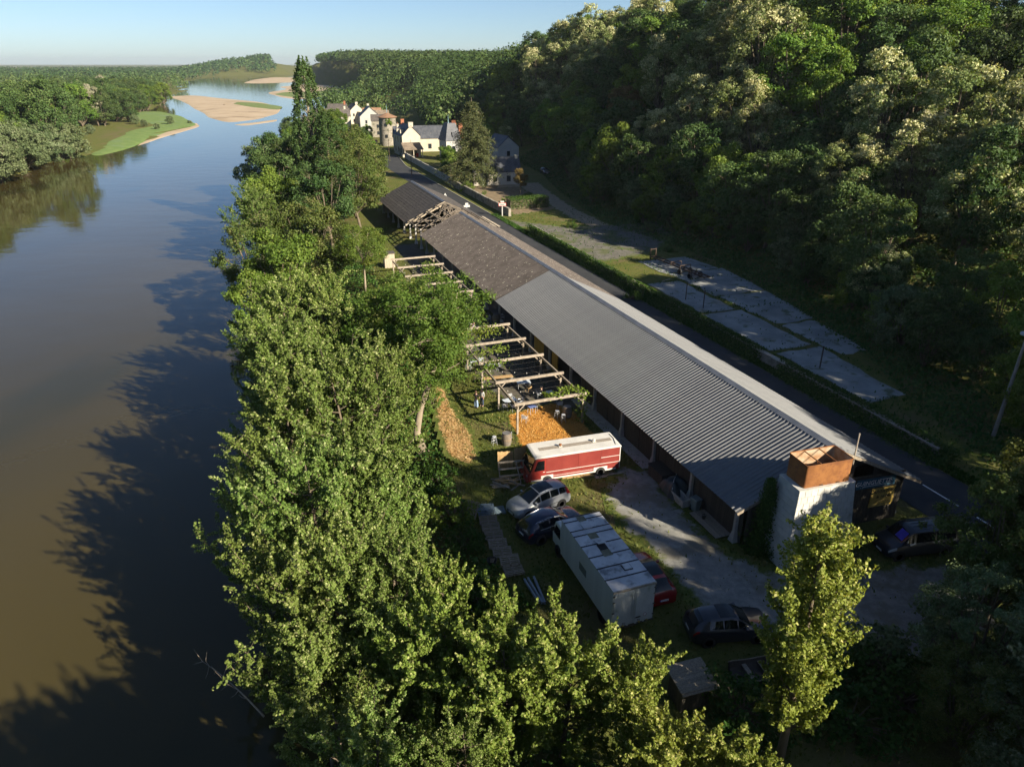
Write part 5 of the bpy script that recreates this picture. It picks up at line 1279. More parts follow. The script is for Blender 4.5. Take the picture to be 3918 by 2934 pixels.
# dark red crossover beside the lorry, tail to the camera
car('red_car', 'dark red crossover parked along the right side of the lorry', (8.05, 33.85, 0), R(107), 4.3, HAT, redp, (1.30, -1.28), r=.33, rim=alloy_d, pano=(.46, .74), ws=(.285, .445), rw=(.80, .955), win=[(.33, .46), (.48, .62), (.64, .78)], head=(.01, .10), tail=(.93, .99, 2.7, 3.9), plate=.60, rear_plate_txt='FZ 231 BF')
# black SUV in the foreground shade
car('black_car', 'black sport utility car parked in deep shade below the gravel track', (11.75, 29.85, 0), R(6), 4.55, SUV, gry, (1.36, -1.36), r=.36, rim=alloy_d, pano=(.46, .66), ws=(.285, .435), rw=(.86, .965), win=[(.33, .45), (.465, .62), (.635, .80)], head=(.01, .10), tail=(.92, .985, 2.9, 3.95))
# black van
vr, vpt, vsec = car('black_van', 'black van facing left under the gable with a blue sunshade in its windscreen', (25.75, 37.25, 0), R(190), 4.95, VAN, gry, (1.72, -1.45), r=.34, rim=alloy, spokes=8, ws=(.175, .285), rw=(.965, .982), win=[(.215, .33), (.36, .62), (.65, .92)], head=(.012, .10), tail=(.97, .99, 2.6, 4.9), cat='van')
sunsh = mat('blue_sunshade', (.05, .05, .42), (.08, .07, .55), 4, .4)
q = MB(); g = []
for i in range(5):
    s = .185 + .09 * i / 4; row = []
    for j in range(5):
        t = 5.7 + 1.28 * j / 4; p = vpt(s, min(t, 6.99), 1); row.append(p + Vector((.035, 0, .045)))
    g.append(row)
q.grid(g).build('sunshade', sunsh, vr)
for k in range(4): MB().box(-.75 + k * .0, -.5 + k * .33, 1.955, .55, -.46 + k * .33, 1.975).build('roof_rib', gry, vr)
for k in range(4): MB().box(-2.1, -.5 + k * .33, 1.945, -.95, -.46 + k * .33, 1.965).build('roof_rib', gry, vr)
for s in (0, .07):
    MB().add([(2.41, -.16, .84 + s), (2.44, 0, .92 + s), (2.41, .16, .84 + s), (2.41, .16, .87 + s), (2.44, 0, .95 + s), (2.41, -.16, .87 + s)], [(0, 1, 4, 5), (1, 2, 3, 4)]).build('emblem', chrome, vr)
# two dark cars under the open timbers
car('black_car', 'black car under the open roof timbers, nearer the river', UV(88.0, 4.6), TH + R(95), 4.3, HAT, blk_p, (1.28, -1.28), r=.32, rim=alloy_d, ws=(.285, .445), rw=(.88, .965), win=[(.33, .46), (.48, .62), (.64, .78)], head=(.01, .10), tail=(.92, .985, 2.9, 3.95))
car('black_car', 'black car under the open roof timbers, nearer the road', UV(90.4, 8.4), TH + R(82), 4.3, SUV, blk_p, (1.28, -1.28), r=.32, rim=alloy_d, ws=(.285, .435), rw=(.88, .965), win=[(.33, .46), (.48, .62), (.64, .78)], head=(.01, .10), tail=(.92, .985, 2.9, 3.95))
# dark car parked far up by the wood
p = G(2085, 665); car('black_car', 'black car with pale number plate parked at the foot of the wood near the cottage', (p.x, p.y, zt1(p.x, p.y)), R(-75), 4.4, SUV, blk_p, (1.3, -1.3), r=.34, rim=alloy_d, ws=(.285, .435), rw=(.88, .965), win=[(.33, .46), (.48, .62)], head=(.01, .10), tail=(.92, .985, 2.9, 3.95))

# ---------------------------------------------------------------- white box lorry
bx = mat('white_box_ribbed', (.42, .45, .46), (.52, .55, .55), 1.0, .55, c3=(.27, .31, .27), s3=1.4, t3=(.58, .78), spec=.4)
bx_roof = mat('stained_white_roof', (.40, .41, .43), (.56, .57, .58), .9, .7, c3=(.17, .18, .19), s3=1.3, t3=(.52, .72))
seam = mat('black_seam', (.03, .03, .032), None, 3, .8)
moss = mat('mossy_patch', (.13, .13, .085), (.20, .19, .13), 5, .95)
A_, B_ = Vector((5.30, 29.32, 0)), Vector((7.78, 30.12, 0)); C_ = Vector((2.96, 35.85, 0))
wd_ = (B_ - A_); wn2 = wd_.normalized(); BW = 2.5
fw = (C_ - A_).normalized(); BLN = 6.85
rzL = math.atan2(fw.y, fw.x)
lor = thing('box_lorry', 'old white box lorry with stained roof parked tail to the camera', 'lorry', A_ + wn2 * BW / 2 + fw * BLN / 2, rzL)
hw, hl = BW / 2, BLN / 2; z0, z1 = .85, 3.32
mb = MB().box(-hl, -hw, z0, hl, hw, z1 - .03); mb.build('box_core', bx, lor)
ribm = MB().box(-hl + .06, -.008, -.03, hl - .06, .008, .03).mesh('side_slat', bx)
for k in range(28):
    z = z0 + .12 + k * .082
    for sd in (-1, 1): put('side_slat', ribm, lor, (0, sd * (hw + .004), z))
cuts = [-hl - .02, -hl + .95, -hl + 1.95, -hl + 2.95, -hl + 4.0, -hl + 5.0, -hl + 5.5, -hl + 6.45, hl + .02]
for a, b in zip(cuts[:-1], cuts[1:]):
    MB().box(a + .02, -hw - .02, z1 - .03, b - .02, hw + .02, z1 + .02).build('roof_panel', bx_roof, lor)
    MB().box(b - .045, -hw - .025, z1 - .02, b + .045, hw + .025, z1 + .032).build('roof_seam', seam, lor)
for (x, y, w, m, h, nm) in [(2.3, .15, .5, bx_roof, .09, 'roof_hatch'), (1.35, .15, .55, moss, .012, 'roof_patch'), (-.35, .12, .55, moss, .012, 'roof_patch'), (-1.85, -.35, .42, bx_roof, .07, 'roof_hatch'), (3.1, .1, .5, moss, .012, 'roof_patch'), (.2, .12, .5, seam, .05, 'roof_hatch')]:
    MB().box(x - w / 2, y - w / 2, z1 + .02, x + w / 2, y + w / 2, z1 + .022 + h).build(nm, m, lor)
MB().box(-1.85 - .26, -.61, z1 + .02, -1.85 + .26, -.09, z1 + .045).build('hatch_frame', seam, lor)
MB().bar((.45, -.12, z1 + .05), (.45, .36, z1 + .05), .5, .02, up=(.3, 0, 1)).build('hatch_lid', bx_roof, lor, fix=False, loc=(0, 0, .16))
MB().box(-.2, hw + .003, 1.75, .75, hw + .016, 2.25).build('side_panel', mat('grey_panel', (.12, .15, .15), None, 3, .6), lor)
# rear doors face the camera: local -x
for sd in (-1, 1):
    dr = MB().box(-hl - .035, min(sd * .02, sd * (hw - .05)), z0 + .05, -hl - .002, max(sd * .02, sd * (hw - .05)), z1 - .1).build('rear_door', bx, lor)
    for k in range(27):
        MB().box(-hl - .047, min(sd * .03, sd * (hw - .07)), z0 + .09 + k * .084, -hl - .034, max(sd * .03, sd * (hw - .07)), z0 + .155 + k * .084).build('slat', bx, dr)
    for z in (1.2, 1.9, 2.6, 3.0): MB().box(-hl - .065, sd * (hw - .03) - .07, z, -hl - .03, sd * (hw - .03) + .07, z + .05).build('hinge', iron_dark, lor)
    for k in range(4):
        y0 = sd * (.25 + k * .24)
        MB().extr([(y0, z0 + .0), (y0 + .12, z0 + .0), (y0 + .20, z0 + .11), (y0 + .08, z0 + .11)], -hl - .058, -hl - .05, 'yz').build('hazard_stripe', mat('hazard_yellow', (.42, .30, .05), (.3, .24, .08), 4, .8) if k % 2 else bx, lor)
    MB().bar((-hl - .07, sd * .12, z0 + .1), (-hl - .07, sd * .12, z1 - .15), .028).build('lock_rod', bx, lor, fix=False)
MB().box(-hl - .05, -hw - .03, z1 - .11, -hl + .02, hw + .03, z1 + .03).build('door_header', mat('worn_edge', (.36, .34, .30), (.25, .22, .18), 4, .8), lor)
MB().box(-hl - .05, -hw - .03, z0 - .06, -hl + .02, hw + .03, z0 + .0).build('tail_sill', iron_dark, lor)
MB().box(-hl - .075, -.45, 1.22, -hl - .05, -.1, 1.29).build('door_latch', iron_dark, lor)
tq = MB(); tq.lathe([(.105, 0), (.105, .006)], c=(-hl - .056, -.72, 1.33), n=20, axis='x'); st_ = tq.build('speed_sticker', plate_m, lor, fix=False)
tq = MB(); tq.tube([(-hl - .060, -.72 + .10 * math.cos(a), 1.33 + .10 * math.sin(a)) for a in np.linspace(0, 6.283, 21)], .009, 5); tq.build('sticker_ring', lamp_r, lor, fix=False)
for y in (.55, -.35): text_mesh('speed_number', '90', .2, black_paint, lor, (-hl - .056, y, z0 + .13), (R(90), 0, R(-90)), depth=.002)
# chassis, wheels and cab
MB().box(-hl + .1, -.45, .55, hl + 1.7, .45, .84).build('chassis', iron_dark, lor)
WL = wheel_mesh(.42, .28, 6, alloy_d)
for x in (-hl + 1.5, hl + .75):
    for sd in (-1, 1): add_wheel(lor, x, sd * 1.0, .42, WL, sd)
cabm = mat('old_white_cab', (.50, .54, .53), (.58, .61, .60), 2, .5)
cabx = hl + .12
MB().extr([(cabx, .55), (cabx + 1.62, .55), (cabx + 1.66, 1.35), (cabx + 1.25, 2.25), (cabx + 1.1, 2.36), (cabx, 2.36)], -1.05, 1.05).build('cab', cabm, lor, bevel=.05)
for sd in (-1, 1):
    MB().extr([(cabx + .45, 1.38), (cabx + 1.42, 1.38), (cabx + 1.12, 2.12), (cabx + .45, 2.12)], sd * 1.051, sd * 1.062).build('cab_window', glass_d, lor)
    MB().box(cabx + 1.3, min(sd * 1.06, sd * 1.3), 1.55, cabx + 1.36, max(sd * 1.06, sd * 1.3), 1.85).build('cab_mirror', trim_b, lor)
MB().add([(cabx + 1.655, -.92, 1.40), (cabx + 1.655, .92, 1.40), (cabx + 1.29, .85, 2.2), (cabx + 1.29, -.85, 2.2)], [(0, 1, 2, 3)]).build('windscreen', glass_d, lor, loc=(.012, 0, .01))

# ---------------------------------------------------------------- red food truck
red_m = mat('faded_red_panel', (.175, .024, .019), (.215, .034, .026), 1.1, .6, objvar=.05, c3=(.15, .02, .016), s3=2.0, t3=(.6, .8))
red_b = mat('bright_red_cab', (.24, .026, .02), (.28, .034, .025), 1.3, .45)
cream = mat('cream_white_trim', (.50, .485, .45), (.58, .565, .52), 1.2, .6, c3=(.40, .38, .33), s3=3.0, t3=(.62, .8))
gravelroof = mat('tar_strip', (.22, .19, .155), (.29, .255, .21), 8, .95)
N1 = Vector((1.55, 44.67, 0)); N2 = Vector((8.15, 46.6, 0)); bd = (N2 - N1).normalized(); fdir = -bd; sdv = Vector((-bd.y, bd.x, 0))
RL, RW, RH = 6.87, 2.09, 2.42
ft = thing('food_truck', 'red food truck with white roof standing side-on on the grass', 'truck', (N1 + N2) / 2 + sdv * RW / 2, math.atan2(fdir.y, fdir.x))
hx = RL / 2; hy = RW / 2
MB().extr([(-hx, .38), (hx + .28, .38), (hx + .40, .55), (hx + .34, 1.02), (hx + .22, 1.10), (hx - .22, 2.26), (-hx, 2.26)], -hy, hy).build('body', red_m, ft)
# local +y is the far side (right of travel is -y): the camera sees local y = +hy after turning, so both sides get panels
for sd in (-1, 1):
    def pn(nm, m, x0, x1, za, zb, t=.012, par=None): return MB().box(x0, min(sd * hy, sd * (hy + t)), za, x1, max(sd * hy, sd * (hy + t)), zb).build(nm, m, par or ft)
    pn('side_panel', red_m, -hx + .02, -hx + 1.55, .92, 2.24); pn('side_panel', red_m, -hx + 1.57, -hx + 3.35, .92, 2.24); pn('side_panel', red_m, -hx + 3.37, hx - 1.0, .92, 2.24)
    pn('lower_panel', red_m, -hx + .02, hx - 1.0, .52, .90)
    pn('trim_strip', cream, -hx + .02, hx - 1.0, 1.02, 1.06, .03); pn('trim_strip', cream, -hx + .02, -hx + 1.55, 1.55, 1.59, .03)
    pn('trim_strip', cream, -hx + 1.9, hx - 1.45, .66, .69, .03)
    pn('white_skirt', cream, -hx + .3, hx - 1.45, .40, .52, .03)
    pn('corner_trim', cream, -hx - .02, -hx + .04, .5, 2.26, .02)
    for (xa, xb) in ((-hx + 1.0, -hx + 2.1), (hx - 1.55, hx - .6)):
        pn('wheel_surround', cream, xa, xb, .40, .80, .036)
        xm = (xa + xb) / 2
        MB().lathe([(.001, 0), (.39, 0), (.39, .01)], c=(xm, sd * (hy + .038), .36), n=24, axis='y').build('wheel_arch', trim_b, ft, fix=False)
    dr = MB().extr([(hx - .96, .52), (hx + .10, .52), (hx + .10, 1.08), (hx - .30, 2.18), (hx - .96, 2.18)], sd * hy, sd * (hy + .016)).build('cab_door', red_b, ft)
    MB().extr([(hx - .86, 1.25), (hx - .06, 1.25), (hx - .36, 2.05), (hx - .86, 2.05)], sd * (hy + .016), sd * (hy + .026)).build('door_window', glass_d, dr)
    MB().box(hx - .90, min(sd * hy, sd * (hy + .05)), 1.08, hx - .74, max(sd * hy, sd * (hy + .05)), 1.12).build('door_handle', cream, dr)
    pn('door_step', cream, hx - .95, hx + .15, .40, .52, .05)
WR = wheel_mesh(.35, .2, 8, cream)
for x in (-hx + 1.55, hx - 1.07):
    for sd in (-1, 1): add_wheel(ft, x, sd * (hy - .02), .35, WR, sd)
MB().extr([(hx + .41, .50), (hx + .36, 1.02), (hx + .24, 1.12), (hx + .22, 1.10), (hx + .33, 1.0), (hx + .39, .50)], -hy + .02, hy - .02).build('front_panel', red_b, ft)
MB().box(hx + .36, -hy - .02, .36, hx + .5, hy + .02, .54).build('bumper', red_b, ft, bevel=.03)
for sd in (-1, 1): MB().lathe([(.09, 0), (.09, .04)], c=(hx + .37, sd * .75, .78), n=14, axis='x').build('headlamp', lamp_w, ft)
MB().add([(hx + .235, -.94, 1.16), (hx + .235, .94, 1.16), (hx - .165, .94, 2.2), (hx - .165, -.94, 2.2)], [(0, 1, 2, 3)]).build('windscreen', glass_d, ft, loc=(.012, 0, .008))
MB().extr([(-hx - .06, 2.26), (hx - .10, 2.26), (hx - .12, 2.36), (hx - .30, 2.42), (-hx + .1, 2.42), (-hx - .06, 2.36)], -hy - .05, hy + .05).build('roof', cream, ft, bevel=.02)
MB().box(-hx + .35, -.22, 2.421, hx - .75, .22, 2.432).build('roof_strip', gravelroof, ft)
for x in (1.0, -1.7):
    v = MB().box(x - .14, -.14, 2.43, x + .14, .14, 2.47).build('roof_vent', cream, ft)
    MB().lathe([(.07, 2.47), (.07, 2.54), (.12, 2.56), (.11, 2.62), (.02, 2.65)], c=(x, 0, 0), n=12).build('vent_cap', rust if x > 0 else cream, v)
MB().tube([(-hx + .15, -.8, 2.44), (-hx + .12, 0, 2.45), (-hx + .28, .6, 2.44), (-hx + .32, .85, 2.44)], .018, 6).build('roof_cable', iron_dark, ft, fix=False)
# ================================================================ pergolas, furniture, yard things
metal_w = mat('pale_metal', (.55, .57, .60), (.62, .64, .66), 4, .35, metal=.3, spec=.5)
def pergola(label, u0, n, sp, label_g=None):
    o = thing('pergola', label, 'pergola', UV(u0, -1.33), TH)
    W2 = 6.0
    for k in range(n):
        y = k * sp
        for x in (0, -W2):
            MB().box(x - .075, y - .075, 0, x + .075, y + .075, 2.66).build('post', beam_m if x else wood_grey, o)
            s = -1 if x == 0 else 1
            MB().bar((x, y, 2.05), (x + s * .62, y, 2.66), .09).build('brace', beam_m, o, fix=False)
            if k < n - 1: MB().bar((x, y, 2.05), (x, y + .62, 2.58), .09).build('brace', wood_grey, o, fix=False)
        MB().box(-W2 - .28, y - .075, 2.67, .28, y + .075, 2.90).build('crossbeam', beam_m, o)
    for x in (0, -W2):
        MB().box(x - .06, -.2, 2.45, x + .06, (n - 1) * sp + .2, 2.66).build('side_beam', wood_grey, o)
    for k in range(n - 1):
        for j in (1, 2, 3):
            y = k * sp + j * sp / 4
            MB().tube([(-W2, y, 2.72), (-W2 / 2, y + .02, 2.69), (0, y, 2.72)], .006, 4).build('wire', iron_dark, o, fix=False)
    for k in range(n - 1):
        y0 = k * sp; pts_ = [(-W2 * t - .0, y0 + sp * (.15 + .7 * t), 2.6 - .35 * math.sin(math.pi * (t * 3 % 1))) for t in np.linspace(0, 1, 13)]
        MB().tube(pts_, .008, 4).build('light_cable', iron_dark, o, fix=False)
        for q in pts_[1::2]: MB().lathe([(.015, -.12), (.035, -.07), (.03, -.02), (.012, 0)], c=q, n=8).build('bulb', cream, o)
    return o
pergola('open timber pergola on the grass nearest the red truck', 19.5, 5, 4.72)
pergola('second timber pergola further along the hall, half hidden by leaves', 51.4, 5, 4.62)
def vine(label, pts, n, spread, seed):
    rg_ = np.random.default_rng(seed); P = []
    pts = [np.array(UV(*p)) for p in pts]; o = thing('grape_vine', label, 'vine', tuple(pts[0][:2]) + (0,))
    loc = np.array(o.location)
    mb = MB(); mb.tube([tuple(p - loc) for p in pts], .025, 5, cap=False); mb.build('stem', bark, o, fix=False)
    for _ in range(n):
        k = rg_.integers(len(pts) - 1); t = rg_.random(); c = pts[k] + (pts[k + 1] - pts[k]) * t
        P.append(c - loc + rg_.normal(0, 1, 3) * np.array([spread, spread, spread * .55]))
    P = np.array(P); me = crown_mesh('foliage', P, np.tile([0, -.1, 1.0], (n, 1)), .20, rg_, L_VINE, aspect=.95)
    put('foliage', me, o)
vine('bright vine climbing the front right corner of the near pergola', [(19.5, -1.3, .1), (19.5, -1.35, 2.4), (19.6, -1.6, 3.0), (20.8, -2.0, 2.95), (20.0, -3.4, 2.95)], 420, .28, 1)
vine('vine trailing over the front beam of the near pergola', [(19.6, -3.2, 2.9), (19.7, -4.2, 2.95), (20.3, -4.5, 2.9)], 140, .22, 2)
vine('dense vine spread over the rear bay of the near pergola', [(36.0, -7.3, .1), (36.2, -7.3, 2.6), (36.6, -6, 2.85), (36.8, -4.4, 2.85), (37.2, -3.2, 2.85)], 900, .55, 3)
vine('thin vine along a middle beam of the near pergola', [(31.2, -7.3, .1), (31.2, -7.3, 2.6), (31.6, -5.6, 2.85), (31.8, -4.0, 2.8)], 420, .35, 4)
vine('vine trailing from the left side of the near pergola', [(27.6, -7.35, .1), (27.7, -7.35, 2.6), (28.4, -6.6, 2.85), (28.6, -5.2, 2.8)], 380, .36, 5)
vine('vine hanging over the second pergola', [(57, -7.3, .1), (57, -7.2, 2.7), (58, -5.0, 2.9), (62, -4.0, 2.9), (66, -3.0, 2.9)], 900, .6, 6)
# ---- furniture prototypes
def chair_parts(o, m):
    for x in (-.2, .2):
        for y in (-.2, .22): MB().tube([(x * 1.12, y * 1.1, 0), (x, y, .45)] + ([(x, y + .06, .84)] if y > 0 else []), .014, 6).build('leg', m, o)
    s = MB()
    for k in range(6): s.box(-.21, -.22 + k * .075, .44, .21, -.165 + k * .075, .455)
    s.build('seat', m, o)
    for k in range(4): MB().box(-.2, .245 + k * .012, .55 + k * .075, .2, .262 + k * .012, .60 + k * .075).build('back_slat', m, o)
    for sd in (-1, 1): MB().tube([(sd * .22, .25, .66), (sd * .25, 0, .68), (sd * .23, -.2, .64), (sd * .22, -.2, .45)], .013, 6).build('armrest', m, o)
def chair(label, loc, rz, m=metal_w, group='metal terrace chairs'):
    o = thing('terrace_chair', label, 'chair', loc, rz, group); chair_parts(o, m); return o
def table(label, loc, rz, w, d, m, h=.74, leg=metal_w):
    o = thing('terrace_table', label, 'table', loc, rz)
    n = max(3, int(d / .12))
    for k in range(n): MB().box(-w / 2, -d / 2 + k * d / n + .004, h - .025, w / 2, -d / 2 + (k + 1) * d / n - .004, h).build('top_slat', m, o)
    for x in (-w / 2 + .08, w / 2 - .08):
        for y in (-d / 2 + .08, d / 2 - .08): MB().tube([(x, y, 0), (x, y, h - .03)], .02, 6).build('leg', leg, o)
    return o
cask = mat('cask_oak', (.17, .125, .085), (.25, .195, .14), 2.5, .85, stretch=(5, 5, .6))
hoop = mat('hoop_steel', (.20, .19, .18), (.27, .26, .25), 5, .5, metal=.5)
def barrel(label, loc, s=1.0):
    o = thing('wine_barrel', label, 'barrel', loc); o.scale = (s, s, s)
    n = 18
    for k in range(n):
        a0 = 2 * math.pi * (k + .03) / n; a1 = 2 * math.pi * (k + .97) / n; rows_ = []
        for r, z in ((.29, 0), (.345, .22), (.365, .47), (.345, .72), (.29, .94)): rows_.append([(r * math.cos(a), r * math.sin(a), z) for a in (a0, (a0 + a1) / 2, a1)])
        MB().grid(rows_).build('stave', cask, o, fix=False)
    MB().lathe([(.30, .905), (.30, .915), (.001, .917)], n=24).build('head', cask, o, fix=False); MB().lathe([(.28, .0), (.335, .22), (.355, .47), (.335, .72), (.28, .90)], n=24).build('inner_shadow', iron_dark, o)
    for z, r in ((.03, .302), (.16, .335), (.30, .357), (.64, .357), (.78, .335), (.90, .302)):
        MB().lathe([(r, z - .025), (r + .008, z - .025), (r + .008, z + .025), (r, z + .025)], n=24).build('hoop', hoop, o)
def stool(label, loc, rz=0):
    o = thing('bar_stool', label, 'stool', loc, rz, 'metal bar stools')
    for x in (-1, 1):
        for y in (-1, 1): MB().tube([(x * .19, y * .19, 0), (x * .12, y * .12, .72)], .013, 6).build('leg', metal_w, o)
    for z, w in ((.25, .165), (.5, .14)): MB().tube([(-w, -w, z), (w, -w, z), (w, w, z), (-w, w, z), (-w, -w, z)], .01, 5).build('foot_ring', metal_w, o, fix=False)
    MB().lathe([(.16, .72), (.17, .735), (.15, .75)], n=16).build('seat', metal_w, o)
    return o
plast_b = mat('blue_metal_top', (.10, .14, .30), (.14, .18, .36), 4, .4); tw_ = mat('pale_grey_top', (.45, .50, .56), (.55, .6, .64), 3, .35)
barrel('oak barrel standing on the grass in front of the red truck', (-.45, 51.0, 0), 1.15)
barrel('oak barrel table on the shaded wood chips with stools', (4.85, 55.9, 0), 1.15)
stool('bar stool left of the barrel on the grass', (-1.45, 51.0, 0), .4); stool('bar stool in front of the barrel on the wood chips', (4.45, 54.95, 0), .2); stool('bar stool at the left of the barrel on the wood chips', (3.95, 55.7, 0), .9)
chair('metal chair behind the barrel on the grass', (-.3, 51.9, 0), 2.8)
a = Vector((-.2, 57.9, 0)); table('pale grey table with chairs round it at the pergola corner', a, TH + .1, 1.25, .75, tw_)
chair('metal chair at the left front of the pale grey table', a + Vector((-.45, -.75, 0)), TH + 3.1); chair('metal chair at the right front of the pale grey table', a + Vector((.35, -.75, 0)), TH + 3.2)
chair('metal chair at the right end of the pale grey table', a + Vector((.95, .1, 0)), TH - 1.4); chair('metal chair behind the pale grey table', a + Vector((.1, .85, 0)), TH)
a = Vector((1.75, 56.6, 0)); table('small blue bistro table at the edge of the wood chips', a, TH + .2, .7, .6, plast_b); chair('metal chair behind the small blue table', a + Vector((.3, .6, 0)), TH - .3); chair('metal chair standing alone on the sunny wood chips', (1.1, 54.9, 0), TH + 2.4)
a = Vector((1.1, 61.9, 0)); table('bluish white table in the shade under the pergola', a, TH - .15, 1.3, .8, tw_); chair('wooden chair in front of the bluish white table', a + Vector((.5, -.75, 0)), TH + 3.4, wood_new); chair('dark chair at the left of the bluish white table', a + Vector((-.8, .3, 0)), TH + 1.3, iron_dark)
a = Vector((-1.35, 63.0, 0)); table('long wooden plank table in sun under the pergola', a, TH - .12, 2.9, .62, wood_new); 
for k, (dx, dy) in enumerate(((-.9, -.7), (.0, -.65), (.9, -.6), (-.6, .7), (.4, .75))): chair(['dark chair at the left front of the long plank table', 'dark chair at the middle front of the long plank table', 'dark chair at the right front of the long plank table', 'dark chair behind the left of the long plank table', 'dark chair behind the right of the long plank table'][k], a + Vector((dx, dy, 0)), TH + (3.1 if dy < 0 else 0), iron_dark)
a = Vector((3.45, 59.6, 0)); table('small grey table in front of the seated blonde woman', a, TH, .7, .6, tw_); chair('metal chair with the seated blonde woman', (2.55, 59.7, 0), TH + 1.5); chair('metal chair right of the front pergola beam', (4.3, 57.6, 0), TH + 3.0)
for k, (u_, v_) in enumerate(((33.2, -5.0), (34.6, -6.2))): table(['pale table under the vine-covered rear bay', 'second pale table nearer the vine-covered left side'][k], UV(u_, v_), TH, 1.2, .75, tw_)
for k, (u_, v_) in enumerate(((33.0, -4.1), (33.8, -5.6), (35.2, -5.4), (34.2, -7.1))): chair(['chair right of the pale table under the vine', 'chair left of the pale table under the vine', 'chair behind the second pale table', 'chair left of the second pale table'][k], UV(u_, v_), TH + k * 1.4)
p = G(1899, 1236); barrel('dark oak barrel in the shade between the pergolas', (p.x, p.y, 0), 1.25); chair('metal chair left of the shaded barrel', (p.x - 1.0, p.y + .3, 0), TH - 1.4); chair('metal chair in front of the shaded barrel', (p.x + .7, p.y - .8, 0), TH + 2.6); chair('metal chair behind the shaded barrel', (p.x + .7, p.y + .9, 0), TH)
p = G(1781, 1225); chair('pair-facing metal chair at the tree edge between the pergolas', (p.x, p.y, 0), TH + 1.2); chair('metal chair stacked by the tree edge between the pergolas', (p.x + .3, p.y - 1.2, 0), TH + 1.0)
p = G(1840, 1228); o = thing('planter', 'half-barrel planter holding a dark spiky bush between the pergolas', 'planter', (p.x, p.y, 0))
MB().lathe([(.38, 0), (.46, .5), (.43, .5), (.40, .42), (.001, .42)], n=20).build('tub', cask, o); MB().lathe([(.415, .12), (.425, .12), (.435, .18), (.425, .18)], n=20).build('hoop', hoop, o)
pb = shrub(81, 1.9, .9, 22, 40, .2, L_IVY); put('stem', pb[0], o, (0, 0, .4)); put('foliage', pb[1], o, (0, 0, .4))
# hanging wicker chair
p = G(1787, 1190); o = thing('hanging_chair', 'white wicker egg chair hanging from the second pergola', 'chair', (p.x, p.y, 0))
for k in range(9):
    t = -1.2 + 2.4 * k / 8; MB().tube([(.42 * math.sin(t) , .35 * math.cos(t) * 0 + .3, .5), (.5 * math.sin(t), .42 * math.cos(t), .9), (.34 * math.sin(t), .30 * math.cos(t), 1.35), (0, .1, 1.55)], .012, 5).build('rib', metal_w, o, fix=False)
MB().lathe([(.05, .46), (.42, .5), (.48, .58)], n=18).build('seat', metal_w, o, fix=False)
for x in (-.15, .15): MB().tube([(x, .1, 1.45), (0, .1, 2.55)], .008, 4).build('rope', metal_w, o, fix=False)
# plank cabin beside the far pergola
cabp = G(1490, 1022); o = thing('plank_cabin', 'small tall plank cabin at the end of the far pergola', 'cabin', (cabp.x, cabp.y, 0), TH)
def ring_planks(o, w, d, h, m, pw=.16, nm='plank'):
    for (p0, p1) in (((-w, -d), (w, -d)), ((w, -d), (w, d)), ((w, d), (-w, d)), ((-w, d), (-w, -d))): planks(o, nm, m, (p0[0], p0[1], 0), (p1[0], p1[1], 0), .03, h, pw)
ring_planks(o, .75, .65, 2.2, wood_pale); MB().box(-.9, -.8, 2.22, .9, .8, 2.30).build('roof', slate, o); MB().box(-.72, -.62, .02, .72, .62, 2.2).build('lining', wood_dark, o)
# ---- gate panels, frame and timber heap in front of the truck
gp = thing('plank_gates', 'pair of propped plank gate leaves with Z-braces left of the red truck', 'gate', G(1905, 1800), R(8))
for s in (0, 1):
    x0 = s * 1.28
    for k in range(9):
        h = 1.55 + (.16 * s + .012 * k if s else .0) + rngh.uniform(-.03, .03) - (.35 if s and k == 8 else 0)
        MB().box(x0 + k * .135, 0, .04, x0 + k * .135 + .125, .03, h).build('board', wood_new, gp, rot=(R(-6), 0, 0))
    for z in (.3, 1.2): MB().box(x0, -.05, z, x0 + 1.21, -.005, z + .11).build('ledge', wood_new, gp, rot=(R(-6), 0, 0))
    MB().bar((x0 + .1, -.03, .38), (x0 + 1.1, -.03, 1.2), .04, .11, up=(0, 1, 0)).build('brace', wood_new, gp, fix=False, rot=(R(-6), 0, 0))
fr = thing('timber_frame_stand', 'open grey timber frame leaning over the heap of offcuts', 'frame', G(1912, 1845), R(10))
for x in (0, 1.85): MB().bar((x, -.3, .02), (x, .55, 1.42), .07, .09).build('upright', wood_grey, fr, fix=False)
for f in (.35, .66, .97): MB().bar((-.05, -.3 + .85 * f, .02 + 1.4 * f), (1.95, -.3 + .85 * f, .02 + 1.4 * f), .08, .12).build('rail', beam_m, fr, fix=False)
MB().bar((1.55, -.35, .0), (1.3, .5, 1.4), .06).build('diagonal', wood_pale, fr, fix=False)
hp = thing('timber_heap', 'jumbled heap of timber offcuts on the grass left of the red truck', 'wood pile', G(1935, 1862), 0)
rgw = random.Random(21)
for k in range(26):
    L_ = rgw.uniform(.6, 1.7); a = rgw.uniform(-.9, .9); x, y = rgw.uniform(-.7, .9), rgw.uniform(-.25, .9); z = .05 + max(0, .34 - .35 * abs(x)) * rgw.random()
    MB().box(-L_ / 2, -.06, -.025, L_ / 2, .06, .025).build('offcut', [wood_new, wood_grey, beam_m][k % 3], hp, loc=(x, y, z + .012 * (k % 5)), rot=(rgw.uniform(-.15, .15), rgw.uniform(-.12, .12), a))
lp = thing('long_planks', 'long pine planks lying on the grass along the red truck', 'planks', G(2240, 1822), R(13))
for k, (x, y, L_) in enumerate(((0, 0, 3.6), (.9, .22, 3.0), (-.6, .42, 2.8), (1.8, -.25, 2.4), (1.1, -.5, 1.0))): MB().box(x - L_ / 2, y - .09, .01, x + L_ / 2, y + .09, .07).build('plank', wood_new if k < 3 else beam_m, lp, rot=(0, 0, R(k * 2 - 4)))
